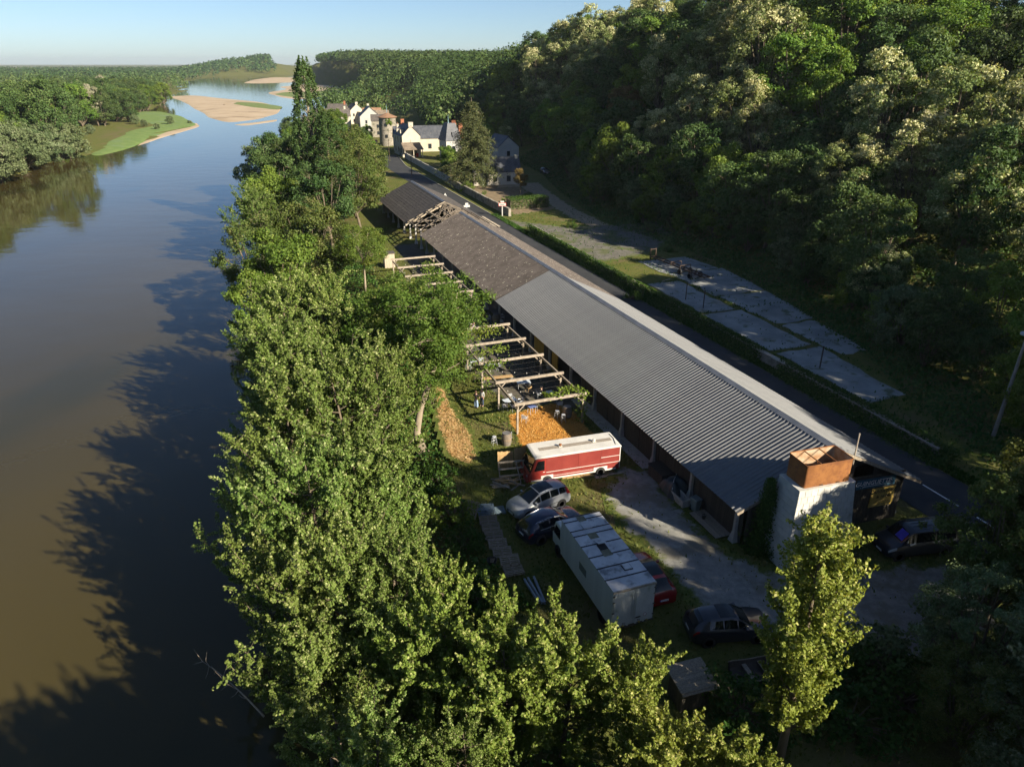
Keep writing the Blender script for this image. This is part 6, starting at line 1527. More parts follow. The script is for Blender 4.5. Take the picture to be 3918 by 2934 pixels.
# ---- pallets
def pallet(label, loc, rz, tilt=0, m=wood_grey, rx=0):
    o = thing('pallet', label, 'pallet', loc, rz, 'pallets beside the bank'); o.rotation_euler = (rx, tilt, rz)
    for k in range(6): MB().box(-.6, -.4 + k * .144, .125, .6, -.4 + k * .144 + .08, .147).build('deck_slat', m, o)
    for x in (-.55, 0, .55): MB().box(x - .05, -.4, .02, x + .05, .4, .124).build('stringer', m, o)
    for y in (-.36, 0, .36): MB().box(-.6, y - .045, .0, .6, y + .045, .019).build('base_slat', m, o)
wblue = mat('blue_grey_wood', (.12, .17, .20), (.18, .24, .28), 3, .8, objvar=.1); wpal = mat('pallet_wood', (.17, .14, .105), (.24, .20, .15), 2.5, .9, objvar=.12, stretch=(2, 6, 6))
rzp = R(8)
pallet('blue-grey pallet on top at the far end of the pallet row', (-1.85, 41.3, .34), rzp, .05, wblue); pallet('blue-grey pallet under the top one at the far end', (-1.8, 41.25, .12), rzp + .1, .02, wblue); pallet('small blue-grey pallet tucked right of the far stack', (-1.1, 41.4, .02), rzp + .1, 0, wblue)
for k, (x, y) in enumerate(((-1.62, 40.2), (-1.42, 39.35), (-1.2, 38.5), (-.92, 37.6), (-.62, 36.75))):
    pallet('brown pallet in the overlapping row, ' + ORD[k] + ' from the far end', (x, y, .10), rzp, 0, wpal if k < 3 else wood_grey, rx=R(9))
pallet('upright pallet leaning at the near end of the row', (-.15, 35.7, .30), rzp + .05, 0, wood_grey, rx=R(14)); pallet('pallet lying under the upright one at the near end', (.1, 35.0, .05), rzp + .12, 0, wood_grey)
pallet('broken pallet leaning against the far stack on the left', (-2.75, 41.0, .45), R(70), R(-50), wood_grey)
tb2 = thing('fire_tub', 'black tub with kindling beside the pallets', 'tub', G(1882, 2160)); MB().lathe([(.22, 0), (.33, .4), (.30, .4), (.2, .06), (.001, .06)], n=18).build('tub', iron_dark, tb2)
for k in range(4): MB().bar((-.1 + k * .06, -.08, .1), (-.06 + k * .07, .1, .42), .03).build('kindling', beam_m, tb2, fix=False)
for k, (a, b) in enumerate((((675, 1150), (800, 1345)), ((705, 1140), (830, 1350)), ((755, 1130), (850, 1350)))):
    pa = G(1700 + a[0] * .4529, 1700 + a[1] * .4529); pb_ = G(1700 + b[0] * .4529, 1700 + b[1] * .4529)
    mb = MB(); d_ = (pb_ - pa)
    for dz, w in ((.03, .12), (.17, .12)): mb.bar(pa + Vector((0, 0, dz)), pb_ + Vector((0, 0, dz)), w, .015)
    mb.bar(pa + Vector((0, 0, .1)), pb_ + Vector((0, 0, .1)), .012, .14)
    tag(mb.build('steel_beam', mat('grey_steel_beam%d' % k, (.22, .25, .28), (.28, .31, .34), 3, .5, metal=.4), fix=False), ['leftmost steel beam lying in the shaded grass', 'middle steel beam lying in the shaded grass', 'rightmost steel beam lying in the shaded grass'][k], 'beam')
# ---- along the hall wall
o = thing('chest', 'old wooden chest against the hall side wall', 'chest', UV(9.2, .25), TH); ring_planks(o, .5, .95, .85, wood_dark, .2); MB().box(-.55, -1.0, .86, .55, 1.0, .92).build('lid', wood_dark, o); MB().box(-.47, -.92, .02, .47, .92, .84).build('lining', wood_dark, o)
o = thing('trough', 'stone trough beside the bin along the hall', 'trough', UV(5.95, -.05), TH)
MB().add([(-.3, -.68, 0), (.3, -.68, 0), (.3, .68, 0), (-.3, .68, 0), (-.36, -.74, .6), (.36, -.74, .6), (.36, .74, .6), (-.36, .74, .6), (-.28, -.66, .6), (.28, -.66, .6), (.28, .66, .6), (-.28, .66, .6), (-.24, -.6, .15), (.24, -.6, .15), (.24, .6, .15), (-.24, .6, .15)], [(3,2,1,0),(0,1,5,4),(1,2,6,5),(2,3,7,6),(3,0,4,7),(4,5,9,8),(5,6,10,9),(6,7,11,10),(7,4,8,11),(8,9,13,12),(9,10,14,13),(10,11,15,14),(11,8,12,15),(12,13,14,15)]).build('basin', render_m, o, fix=False)
gbin = mat('grey_green_plastic', (.13, .17, .17), (.17, .21, .21), 3, .5)
o = thing('wheelie_bin', 'grey wheelie bin at the end of the stone trough', 'bin', UV(4.75, .35), TH + .2)
MB().add([(-.2, -.22, .05), (.2, -.22, .05), (.2, .22, .05), (-.2, .22, .05), (-.28, -.3, .95), (.28, -.3, .95), (.28, .3, .95), (-.28, .3, .95)], [(3,2,1,0),(4,5,6,7),(0,1,5,4),(1,2,6,5),(2,3,7,6),(3,0,4,7)]).build('body', gbin, o)
MB().add([(-.3, -.34, .96), (.3, -.34, .96), (.3, .34, .96), (-.3, .34, .96), (-.27, -.3, 1.02), (.27, -.3, 1.02), (.27, .3, 1.06), (-.27, .3, 1.06)], [(3,2,1,0),(4,5,6,7),(0,1,5,4),(1,2,6,5),(2,3,7,6),(3,0,4,7)]).build('lid', gbin, o)
for x in (-.22, .22): MB().lathe([(.001, -.03), (.09, -.03), (.09, .03), (.001, .03)], c=(x, .24, .09), n=14, axis='x').build('wheel', rubber, o)
# tarpaulin heap
o = thing('tarp_heap', 'dark tarpaulin draped over stored junk against the hall', 'tarpaulin', UV(7.3, .3), TH)
g = []; rgt = np.random.default_rng(8)
for i in range(15):
    row = []
    for j in range(15):
        x = -.85 + 1.7 * i / 14; y = -1.0 + 2.0 * j / 14; e = max(abs(x) / .85, abs(y) / 1.0)
        z = 1.15 * (1 - e ** 3.2) + .10 * math.sin(7 * x + 2 * y) + .07 * math.sin(11 * y) + rgt.normal(0, .02); row.append((x * (1 + .05 * math.sin(9 * y)), y, max(z, .02)))
    g.append(row)
MB().grid(g).build('sheet', mat('dark_tarp', (.022, .035, .04), (.04, .055, .06), 3, .45, spec=.5), o, smooth=True, angle=None); MB().tube([(-.7, -.7, .75), (-.3, -.2, 1.2), (.3, .4, 1.22)], .02, 5).build('cord', metal_w, o, fix=False)
dkt = thing('timber_deck', 'low grey timber deck at the hall corner', 'deck', UV(2.9, .35), TH)
for k in range(9): MB().box(-.68 + k * .142, -1.55, .14, -.68 + k * .142 + .13, 1.55, .17).build('deck_board', wood_grey, dkt)
for y in (-1.3, 0, 1.3): MB().box(-.66, y - .05, .0, .56, y + .05, .138).build('joist', wood_dark, dkt)
tag(MB().prism([UV(10.8, -.3), UV(10.8, .85), UV(24, .85), UV(24, -.3)], -.02, .07).build('concrete_step', render_m), 'concrete strip along the foot of the hall wall', None, None, 'structure')
sh_ = thing('shoe_bucket', 'small black bucket on the timber deck', 'bucket', UV(3.5, .2)); MB().lathe([(.11, .17), (.15, .45), (.13, .45), (.10, .2), (.001, .2)], n=14).build('pail', iron_dark, sh_); MB().tube([(-.14, 0, .44), (0, -.1, .5), (.14, 0, .44)], .008, 4).build('handle', metal_w, sh_, fix=False)
tag(MB().bar(UV(-.6, 1.5, .05), UV(.05, 2.0, 2.6), .12, .03).build('leaning_board', wood_grey, fix=False), 'single board leaning in the corner by the ivy', 'board')
# ---- small hut with plank roof, boat
hut = thing('small_hut', 'small hut with sloping grey plank roof at the bottom of the yard', 'hut', (8.62, 25.45, 0), R(17))
ring_planks(hut, .75, .62, 1.5, wood_dark, .18)
for k in range(9): MB().box(-.98, -.92 + k * .205, 1.62, .98, -.92 + k * .205 + .195, 1.655).build('roof_plank', wood_grey, hut, rot=(R(5), 0, 0))
MB().box(-.98, -.93, 1.56, .98, -.90, 1.63).build('fascia', wood_grey, hut); MB().box(-.7, -.6, .02, .7, .6, 1.48).build('lining', wood_dark, hut)
bt = thing('rowing_boat', 'dark wooden rowing boat lying in deep shade right of the hut', 'boat', (12.9, 26.95, .0), R(14))
def hull(s):
    t = (s + 1) / 2; w = .72 * (1 - max(0, s) ** 2.2) ** .8 * (1 if s > -.9 else .92); zt_ = .52 + .16 * s * s
    return w, zt_
hm = mat('tarred_boat', (.022, .020, .018), (.04, .035, .03), 4, .6)
g = []; gi = []
for k in range(17):
    s = -1 + 2 * k / 16; w, zt_ = hull(s); x = s * 1.75; w = max(w, .02)
    g.append([(x, -w, zt_), (x, -w * .92, .28), (x, -w * .6, .06), (x, 0, .0), (x, w * .6, .06), (x, w * .92, .28), (x, w, zt_)])
    gi.append([(x * .97, -w * .93, zt_), (x * .97, -w * .84, .3), (x * .97, -w * .52, .12), (x * .97, 0, .07), (x * .97, w * .52, .12), (x * .97, w * .84, .3), (x * .97, w * .93, zt_)])
MB().grid(g).build('hull', hm, bt, smooth=True, fix=False); MB().grid(gi).build('inner_hull', mat('boat_inside', (.05, .042, .035), (.075, .06, .05), 4, .8), bt, smooth=True, fix=False)
for x in (-.9, .0, .85): MB().box(x - .12, -.6, .36, x + .12, .6, .40).build('thwart', wood_grey, bt)
for sd in (0, 6): MB().tube([r[sd] for r in g], .03, 5).build('gunwale', wood_grey, bt, fix=False)
# ================================================================ roadside and village
def AT(px, py, Y):
    a = (px - _cx) / _f; b = (py - _cy) / _f; dy = _C - b * _S; t = Y / dy
    return Vector((a * t, Y, CAM_H + (-_S - b * _C) * t))
stone = mat('rubble_stone', (.20, .18, .145), (.32, .29, .235), 2.2, .95, bump=1.0, bscale=7, space='World', c3=(.11, .11, .075), s3=.8, t3=(.5, .66))
plaster = mat('old_plaster_wall', (.34, .32, .28), (.42, .40, .35), .6, .95, space='World', c3=(.25, .24, .2), s3=.9)
def wall_run(name, label, us, v, h, w, m, cat='wall', cap=None):
    a = UV(us[0], v(us[0])); o = thing(name, label, cat, a, 0)
    mb = MB(); rng_ = np.random.default_rng(int(us[0]) + 3); P = [UV(u_, v(u_)) - a for u_ in us]
    rows_ = []
    for k, p in enumerate(P):
        hh = h + rng_.normal(0, .05); n_ = DV; j = rng_.normal(0, .03)
        rows_.append([p - n_ * (w / 2 + .05 + j) + Vector((0, 0, -.1)), p - n_ * (w / 2 + j) + Vector((0, 0, hh)), p + n_ * (w / 2 - j) + Vector((0, 0, hh)), p + n_ * (w / 2 + .05) + Vector((0, 0, -.1))])
    mb.grid(rows_); mb.f.append((0, 1, 2, 3)); e = len(mb.v) - 4; mb.f.append((e + 3, e + 2, e + 1, e)); mb.build('masonry', m, o)
    if cap:
        for k in range(len(P) - 1):
            MB().bar(P[k] + Vector((0, 0, h + .05)), P[k + 1] + Vector((0, 0, h + .05)), w + .12, .10).build('coping_stone', cap, o, fix=False)
    return o
wall_run('stone_wall', 'low ivy-grown stone wall between the road and the concrete yard', np.arange(4, 93, 2.0), lambda u_: 22.6 + .012 * (u_ - 40), 1.0, .45, stone, cap=mat('coping', (.27, .25, .21), (.36, .33, .28), 2, .95, objvar=.12))
wall_run('garden_wall', 'rough dark stone wall along the road below the cedar', np.arange(107, 150, 2.0), lambda u_: 24.2, 1.5, .5, stone)
wall_run('plaster_wall', 'pale plastered wall along the road towards the white house', np.arange(150, 211, 3.0), lambda u_: 24.4 + .02 * (u_ - 150), 1.7, .35, plaster)
n = 60000; rgv = np.random.default_rng(61)
U_ = rgv.uniform(3, 94, n); s_ = rgv.random(n); dens = (np.sin(U_ * .45) + np.sin(U_ * .17 + 1) + 2.2) * rgv.random(n) > .40
V_ = 22.6 + .012 * (U_ - 40) + rgv.normal(-.15, .6, n); Z_ = 1.5 * rgv.random(n) ** .6 * np.exp(-((V_ - 22.5) / .9) ** 2)
P_ = np.stack([ORG.x + DU.x * U_ + DV.x * V_, ORG.y + DU.y * U_ + DV.y * V_, Z_ + .02], 1)[dens]
scatter('wall_ivy', 'ivy and weeds over the roadside stone wall', P_, np.tile([-.4, -.4, .7], (len(P_), 1)), .22, 62, L_IVY)
iron_post = mat('rusty_post', (.05, .035, .025), (.08, .05, .035), 4, .85)
for k, (a, b) in enumerate((((2623, 1148), 1085), ((2690, 1180), 1112), ((3136, 1410), 1326))):
    p = G(*a); t = AT(a[0] + 2, b, p.y); o = thing('iron_post', ['thin rusty post above the wall, farthest of three', 'thin rusty post above the wall, middle of three', 'thin rusty post above the wall, nearest of three'][k], 'post', (p.x, p.y, 0))
    MB().box(-.05, -.05, 0, .05, .05, t.z).build('shaft', iron_post, o); MB().box(-.07, -.07, t.z, .07, .07, t.z + .03).build('cap', iron_post, o)
p = G(3800, 1670); o = thing('lamp_post', 'tall concrete lamp post with box lamp near the right edge', 'lamp post', (p.x, p.y, 0), R(15))
MB().tube([(0, 0, 0), (.12, 0, 4.5), (.22, 0, 8.7)], [.17, .14, .10], 8).build('pole', mat('grey_pole', (.17, .16, .14), (.23, .22, .19), 2, .9), o); MB().tube([(.22, 0, 8.5), (.1, -.1, 8.9), (-.15, -.15, 9.2)], .04, 6).build('arm', metal_w, o); MB().box(-.55, -.35, 9.12, .15, .05, 9.38).build('lamp_head', mat('lamp_shell', (.36, .42, .44), None, 3, .4), o, bevel=.04)
for k, (bx_, by_, ty, lab) in enumerate(((1491, 618, 535, 'thin dark street lamp pole in front of the white house'), (1576, 679, 600, 'thin dark pole beside the road before the white house'))):
    p = G(bx_, by_); t = AT(bx_, ty, p.y); o = thing('street_lamp', lab, 'lamp post', (p.x, p.y, 0)); MB().tube([(0, 0, 0), (0, 0, t.z)], [.11, .07], 8).build('pole', iron_post, o); MB().tube([(0, 0, t.z), (.5, 0, t.z + .25), (1.1, 0, t.z + .25)], [.05, .04, .03], 6).build('arm', iron_post, o); MB().box(.8, -.12, t.z + .16, 1.4, .12, t.z + .26).build('lamp_head', iron_post, o)
sign_w = mat('white_sign_panel', (.45, .445, .42), (.5, .49, .46), 4, .6); sign_r = mat('red_sign_edge', (.45, .04, .03), None, 3, .6)
p = G(1922, 828); o = thing('town_sign', 'white town sign with red edge on a pale post by the hedge', 'sign', (p.x, p.y, 0), R(8))
MB().box(-.09, -.05, 0, .09, .05, 2.3).build('post', sign_w, o); MB().box(-.78, -.10, 2.05, .78, -.06, 2.72).build('red_border', sign_r, o); MB().box(-.70, -.112, 2.13, .70, -.10, 2.64).build('panel', sign_w, o); MB().box(-.36, -.10, 2.76, .36, -.06, 3.1).build('upper_panel', sign_w, o)
mm = MB(); mm.box(-.45, -.118, 2.32, .42, -.113, 2.42); mm.build('lettering_bar', black_paint, o)
p = UV(104, 14.2); o = thing('road_sign', 'back of a white direction sign standing behind the far shed roof', 'sign', p, TH); MB().box(-.05, -.05, 0, .05, .05, 3.6).build('post', metal_w, o); MB().box(-.62, -.07, 3.0, .62, -.04, 3.38).build('panel', sign_w, o); MB().box(-.3, -.07, 3.42, .3, -.04, 3.8).build('upper_panel', sign_w, o)
p = UV(119, 14.0); o = thing('road_sign', 'triangular road sign beyond the far shed', 'sign', p, TH); MB().box(-.04, -.04, 0, .04, .04, 2.6).build('post', metal_w, o); MB().extr([(-.5, 2.5), (.5, 2.5), (0, 3.4)], -.07, -.045).build('triangle', sign_w, o)
p = G(1441, 575); t = AT(1441, 541, p.y); o = thing('road_sign', 'round red and white sign by the road bend', 'sign', (p.x, p.y, 0), TH); MB().tube([(0, 0, 0), (0, 0, t.z)], .06, 6).build('post', metal_w, o); MB().lathe([(.001, -.1), (.55, -.1), (.55, -.06)], c=(0, 0, t.z), n=20, axis='y').build('disc', mat('pink_red_disc', (.62, .22, .22), None, 3, .6), o); MB().box(-.34, -.115, t.z - .09, .34, -.105, t.z + .09).build('white_bar', sign_w, o)
# trailer chassis on the concrete
A0 = G(2497, 1000); A1 = G(2703, 1082); d_ = (A1 - A0).normalized(); o = thing('trailer_chassis', 'rusty bare trailer chassis standing on the concrete yard', 'trailer', A0, math.atan2(d_.y, d_.x)); Lc = (A1 - A0).length
for y in (-.45, .45): MB().box(0, y - .05, .72, Lc, y + .05, .92).build('rail', iron_post, o)
for k in range(6): MB().box(Lc * k / 5 - .05, -.6, .74, Lc * k / 5 + .05, .6, .88).build('cross_member', iron_post, o)
for x in (0.0,): 
    for y in (-.5, .5): MB().box(x - .06, y - .06, 0, x + .06, y + .06, 2.1).build('stand', iron_post, o)
    MB().box(-.06, -.5, 1.9, .06, .5, 2.0).build('stand_bar', iron_post, o)
for x in (Lc * .45, Lc * .62):
    for y in (-.95, .95): MB().box(x - .04, y - .04, .9, x + .04, y + .04, 1.4).build('bolster', iron_post, o)
    MB().box(x - .05, -.95, 1.32, x + .05, .95, 1.42).build('bolster_bar', iron_post, o)
WT = wheel_mesh(.45, .26, 6, alloy)
for x in (Lc * .62, Lc * .80):
    for sd in (-1, 1): add_wheel(o, x, sd * .95, .45, WT, sd)
    MB().tube([(x, -.9, .45), (x, .9, .45)], .06, 8).build('axle', iron_post, o)
for k, (a, b) in enumerate((((2534, 1078), (2562, 1070)), ((2548, 1086), (2590, 1082)))):
    pa, pb_ = G(*a), G(*b); tag(MB().bar(pa + Vector((0, 0, .08)), pb_ + Vector((0, 0, .08)), .16, .06).build('loose_plank', beam_m, fix=False), ['pale plank on the ground left of the trailer, farther one', 'pale plank on the ground left of the trailer, nearer one'][k], 'plank')
# clipped hedge and garden bushes
def hedge(label, a, b, w, h, n, seed, m, nm='hedge'):
    rg_ = np.random.default_rng(seed); a = np.array(a); b = np.array(b); d = b - a; L = np.linalg.norm(d[:2]); dn = d / L; pn = np.array([-dn[1], dn[0], 0])
    o = thing(nm, label, 'hedge', tuple(a)); core_ = MB(); core_.bar((0, 0, h * .45), tuple(d + np.array([0, 0, h * .45])), w * .8, h * .86); core_.build('branches', bark, o, fix=False)
    t = rg_.random(n); s = rg_.uniform(-1, 1, n); z = rg_.random(n) ** .7; edge = rg_.random(n)
    s = np.where(edge < .6, np.sign(s) * rg_.uniform(.85, 1.05, n), s); z = np.where(edge >= .6, rg_.uniform(.9, 1.05, n), z)
    P = t[:, None] * d + (s * w / 2)[:, None] * pn + np.stack([0 * z, 0 * z, z * h], 1) + rg_.normal(0, .07, (n, 3))
    N = np.stack([pn[0] * s, pn[1] * s, z], 1); put('foliage', crown_mesh('foliage', P, unit(N), .2, rg_, m), o)
hedge('dark clipped hedge behind the town sign', G(1945, 800), G(2090, 790), 3.2, 2.3, 6000, 71, L_IVY)
hedge('low green hedge in the garden below the cedar', UV(121, 31), UV(128, 37), 1.2, .8, 1500, 72, L_IVY)
for k, (px, py, s, pr, lab) in enumerate(((1928, 790, .95, SHR[2], 'yellow-green bush in sun above the town sign'), (1790, 735, 1.2, SHR[2], 'leafy bush at the wall below the cedar'), (1853, 745, .5, SHR[2], 'small bright shrub in the garden bed'), (2190, 870, .8, SHR[0], 'weedy bush at the edge of the forecourt'), (2480, 890, 1.1, SHRW, 'pale bush at the foot of the slope by the forecourt'),
        (2420, 1145, .8, SHR[1], 'weed clump beside the concrete yard wall'), (2900, 2110, .75, SHR[0], 'bush at the left foot of the water tower'), (2990, 2140, .7, SHR[1], 'bush at the front foot of the water tower'), (3120, 2140, .7, SHR[0], 'bush at the right foot of the water tower'), (2560, 960, .6, SHR[0], 'weed clump left of the trailer chassis'),
        (3080, 2600, 1.5, SHR[1], 'shaded bush right of the boat'), (2830, 2730, 1.4, SHR[0], 'shaded bush in front of the hut'), (3350, 2560, 1.4, SHRW, 'dark bush under the lone poplar'), (3450, 2700, 1.8, SHR[0], 'dark bush at the lower right'), (3250, 2780, 1.6, SHR[1], 'dark bush below the lone poplar'), (3600, 2480, 1.4, SHRW, 'dark bush at the gravel edge lower right'),
        (1790, 2080, 1.0, SHR[0], 'green bush left of the pallets'), (1740, 1990, 1.2, SHR[2], 'green bush by the bank above the pallets'), (1830, 2250, 1.2, SHR[0], 'green bush below the pallets'), (1930, 2330, 1.1, SHR[1], 'green bush left of the steel beams'), (1660, 1850, 1.2, SHR[0], 'bush on the bank near the exposed roots'), (1650, 1560, .9, SHR[2], 'bush beside the curved trunk'), (1600, 1480, 1.2, SHR[0], 'bush at the straw strip top'))):
    p = G(px, py); plant('bush', pr, (p.x, p.y, zt1(p.x, p.y) - .05), lab, 'bush', rz=k, sc=s, parts=('stem', 'foliage'))
# ---- houses
white_r = mat('white_render', (.42, .385, .325), (.50, .465, .395), .5, .92, c3=(.50, .46, .38), s3=.8, t3=(.55, .75)); grey_r = mat('grey_render', (.36, .36, .34), (.44, .43, .40), .5, .92); cream_r = mat('tuffeau_stone', (.40, .36, .29), (.48, .435, .35), .6, .92, c3=(.46, .41, .32), s3=.9, t3=(.55, .7))
slate_b = mat('blue_slate', (.045, .05, .062), (.08, .085, .098), .9, .6, c3=(.11, .11, .11), s3=1.2); tile_b = mat('brown_tile', (.14, .11, .08), (.22, .175, .13), .9, .92, c3=(.10, .085, .065), s3=1.5); tile_r = mat('tile_red', (.20, .115, .07), (.26, .155, .095), .8, .92)
brick_m = mat('chimney_brick', (.27, .10, .055), (.33, .14, .075), 2, .9); shutter = mat('grey_shutter', (.30, .34, .33), None, 3, .7); pane_m = glass_mat('window_pane', (.02, .025, .03), .1); fin = mat('zinc', (.30, .45, .50), None, 3, .4, metal=.4)
def house(label, loc, rz, w, l, he, hr, wm, rm, wins=(), chims=(), doors=(), name='house', hip=0.0, over=.25):
    """local x across, y along the ridge; near gable at y=0; wins: (face, along, z, w, h)"""
    o = thing(name, label, 'house', loc, rz); hx_ = w / 2
    MB().extr([(-hx_, 0), (hx_, 0), (hx_, he), (0, hr - .12), (-hx_, he)], 0, l).build('wall', wm, o)
    for sd in (-1, 1):
        a = [(sd * (hx_ + over), -over + 0, he - over * (hr - he) / hx_), (sd * (hx_ + over), l + over, he - over * (hr - he) / hx_), (0, l + over - hip, hr), (0, -over + hip, hr)]
        up_ = [(p[0], p[1], p[2] + .12) for p in a]
        MB().add(a + up_, [(0, 1, 2, 3), (7, 6, 5, 4), (0, 4, 5, 1), (1, 5, 6, 2), (2, 6, 7, 3), (3, 7, 4, 0)]).build('roof', rm, o)
    MB().tube([(0, -over + hip, hr + .12), (0, l + over - hip, hr + .12)], .12, 6).build('ridge', rm, o)
    for (x, y, h, cm, pots, cw) in chims:
        zb = he + (1 - min(1, abs(x) / hx_)) * (hr - he) - .5
        c = MB().box(x - cw / 2, y - cw / 2 * .8, zb, x + cw / 2, y + cw / 2 * .8, hr + h).build('chimney', cm, o)
        MB().box(x - cw / 2 - .06, y - cw * .4 - .06, hr + h, x + cw / 2 + .06, y + cw * .4 + .06, hr + h + .12).build('chimney_cap', cm, c)
        for k in range(pots): MB().lathe([(.1, hr + h + .12), (.08, hr + h + .6)], c=(x - cw / 2 + cw * (k + .5) / pots, y, 0), n=8).build('chimney_pot', brick_m, c)
    for (face, al, z, ww, hh) in list(wins) + [(d_[0], d_[1], 0.05, d_[2], d_[3]) for d_ in doors]:
        isd = z < .1; t = .03
        if face in ('l', 'r'):
            x = -hx_ if face == 'l' else hx_; s = -1 if face == 'l' else 1
            f = MB().box(min(x, x + s * t), al - ww / 2 - .12, z - .1, max(x, x + s * t), al + ww / 2 + .12, z + hh + .14).build('door' if isd else 'window', wm if not isd else shutter, o)
            MB().box(min(x + s * t, x + s * (t + .02)), al - ww / 2, z, max(x + s * t, x + s * (t + .02)), al + ww / 2, z + hh).build('pane', pane_m, f)
        else:
            f = MB().box(al - ww / 2 - .12, -t, z - .1, al + ww / 2 + .12, 0, z + hh + .14).build('door' if isd else 'window', wm if not isd else shutter, o)
            MB().box(al - ww / 2, -t - .02, z, al + ww / 2, -t, z + hh).build('pane', pane_m, f)
    return o
hb = Vector((-36.2, 246.0, 0)); rzh = TH + R(2)
W1 = house('tall white house with slate roof and chimneys facing the road', hb + Vector((2.9, 1.2, 0)), rzh, 6.2, 11.5, 6.6, 9.7, cream_r, slate_b,
      wins=[('l', y, z, .9, 1.7) for y in (1.9, 5.6, 9.2) for z in (1.0, 4.2)] , doors=[('l', 3.8, 1.0, 2.2)], chims=[(0, .35, .9, cream_r, 0, 1.5), (0, 11.0, 1.2, brick_m, 0, 1.1)])
for y in (3.5, 8.2):
    d = MB().box(-2.9, y - .6, 6.5, -1.4, y + .6, 8.3).build('dormer', cream_r, W1); MB().box(-2.93, y - .4, 6.8, -2.9, y + .4, 8.0).build('dormer_window', pane_m, d); MB().box(-3.1, y - .75, 8.3, -1.2, y + .75, 8.45).build('dormer_roof', slate_b, d)
MB().box(-3.14, 0, 3.45, -3.05, 11.5, 3.65).build('string_course', cream_r, W1)
o = thing('lean_to', 'brown-tiled lean-to porch at the gable of the white house', 'porch', hb + Vector((3.4, -1.6, 0)), rzh)
MB().add([(-3.2, -1.9, 2.5), (3.4, -1.9, 2.5), (3.2, 2.6, 4.3), (-3.0, 2.6, 4.3), (-3.2, -1.9, 2.65), (3.4, -1.9, 2.65), (3.2, 2.6, 4.45), (-3.0, 2.6, 4.45)], [(3,2,1,0),(4,5,6,7),(0,1,5,4),(1,2,6,5),(2,3,7,6),(3,0,4,7)]).build('roof', tile_b, o)
for x in (-2.9, 0, 3.0): MB().box(x - .1, -1.7, 0, x + .1, -1.5, 2.5).build('post', cream_r, o)
MB().box(-3.0, 1.0, 0, 3.0, 1.15, 2.4).build('back_wall', cream_r, o); MB().box(-3.1, -1.9, 0, -2.6, -1.6, .9).build('low_wall', stone, o); MB().box(1.4, .6, 0, 2.2, .9, 1.2).build('red_panel', lamp_r, o); MB().lathe([(.9, 0), (.9, .05)], c=(.9, .9, 1.3), n=18, axis='y').build('round_arch', pane_m, o)
a = AT(1587, 585, 262); W2 = house('long low house with dark slate roof right of the white house', (a.x + 9.5, 266, 0), TH + R(90) + R(-6), 7.0, 17.0, 4.6, 8.2, cream_r, slate_b, wins=[('r', 5, 1.0, 1.2, 1.6), ('r', 9.0, 1.0, 1.0, 1.6), ('l', 5, 1.0, 1.2, 1.6), ('l', 9, 1.0, 1.2, 1.6), ('l', 13, 1.0, 1.2, 1.6)], chims=[(0, 15.5, .8, cream_r, 2, .9)])
# mansard pavilion
a = AT(1720, 540, 236); o = thing('mansard_house', 'pavilion with steep dark mansard roof and red chimneys left of the cedar', 'house', (a.x, 238, 0), TH + R(10))
MB().box(-2.6, -2.6, 0, 2.6, 2.6, 6.2).build('wall', grey_r, o)
g = [[(x * s, y * s, z) for x, y in ((-1, -1), (1, -1), (1, 1), (-1, 1))] for s, z in ((2.9, 6.1), (2.5, 7.2), (2.1, 8.8), (1.35, 11.2))]
mb = MB(); mb.grid(g, closed=True); e = len(mb.v); mb.f.append((e - 4, e - 3, e - 2, e - 1)); mb.build('mansard_roof', slate_b, o)
MB().tube([(-.8, -.8, 11.2), (-.8, -.8, 11.7), (-.8, -.8, 13.8)], [.18, .12, .02], 8).build('finial', fin, o)
for x in (.2, 2.3):
    c = MB().box(x, -1.9 + (.6 if x < 1 else 0), 5.5, x + 1.5, -1.2 + (.6 if x < 1 else 0), 11.2 if x < 1 else 10.4).build('chimney', brick_m, o)
    for k in range(4): MB().lathe([(.13, 0), (.10, .8)], c=(x + .2 + k * .36, -1.55 + (.6 if x < 1 else 0), 11.2 if x < 1 else 10.4), n=8).build('chimney_pot', brick_m, c)
MB().box(-.5, -2.65, 7.0, .6, -2.2, 8.6).build('dormer', slate_b, o); MB().box(-2.63, -.5, 2.8, -2.6, .6, 4.6).build('window', pane_m, o); MB().box(-.6, -2.63, 2.6, .6, -2.6, 4.4).build('window', pane_m, o)
# round stone tower
a = AT(1487, 540, 282); zt_t = AT(1487, 449, 282).z; o = thing('round_tower', 'round stone tower with tiled cap overgrown with grass', 'tower', (a.x, 282, 0))
MB().lathe([(3.35, 0), (3.2, zt_t * .55), (3.3, zt_t * .56), (3.1, zt_t * .98), (3.25, zt_t)], n=28).build('shaft', stone, o, smooth=True)
MB().lathe([(3.7, zt_t), (3.65, zt_t + .15), (.3, zt_t + 1.5), (.001, zt_t + 1.6)], n=28).build('cap', tile_r, o); MB().tube([(0, 0, zt_t + 1.5), (0, 0, zt_t + 4.6)], [.12, .03], 6).build('finial', fin, o)
tg = shrub(91, 1.6, 1.6, 20, 40, .28, L_VINE); put('ivy', tg[1], o, (.9, -3.1, zt_t - 2.6), (0, 0, 0), (1.1, .5, 1.8))
for z in (zt_t * .3, zt_t * .7): MB().box(-.4, -3.42, z, .4, -3.1, z + 1.1).build('slit_window', pane_m, o)
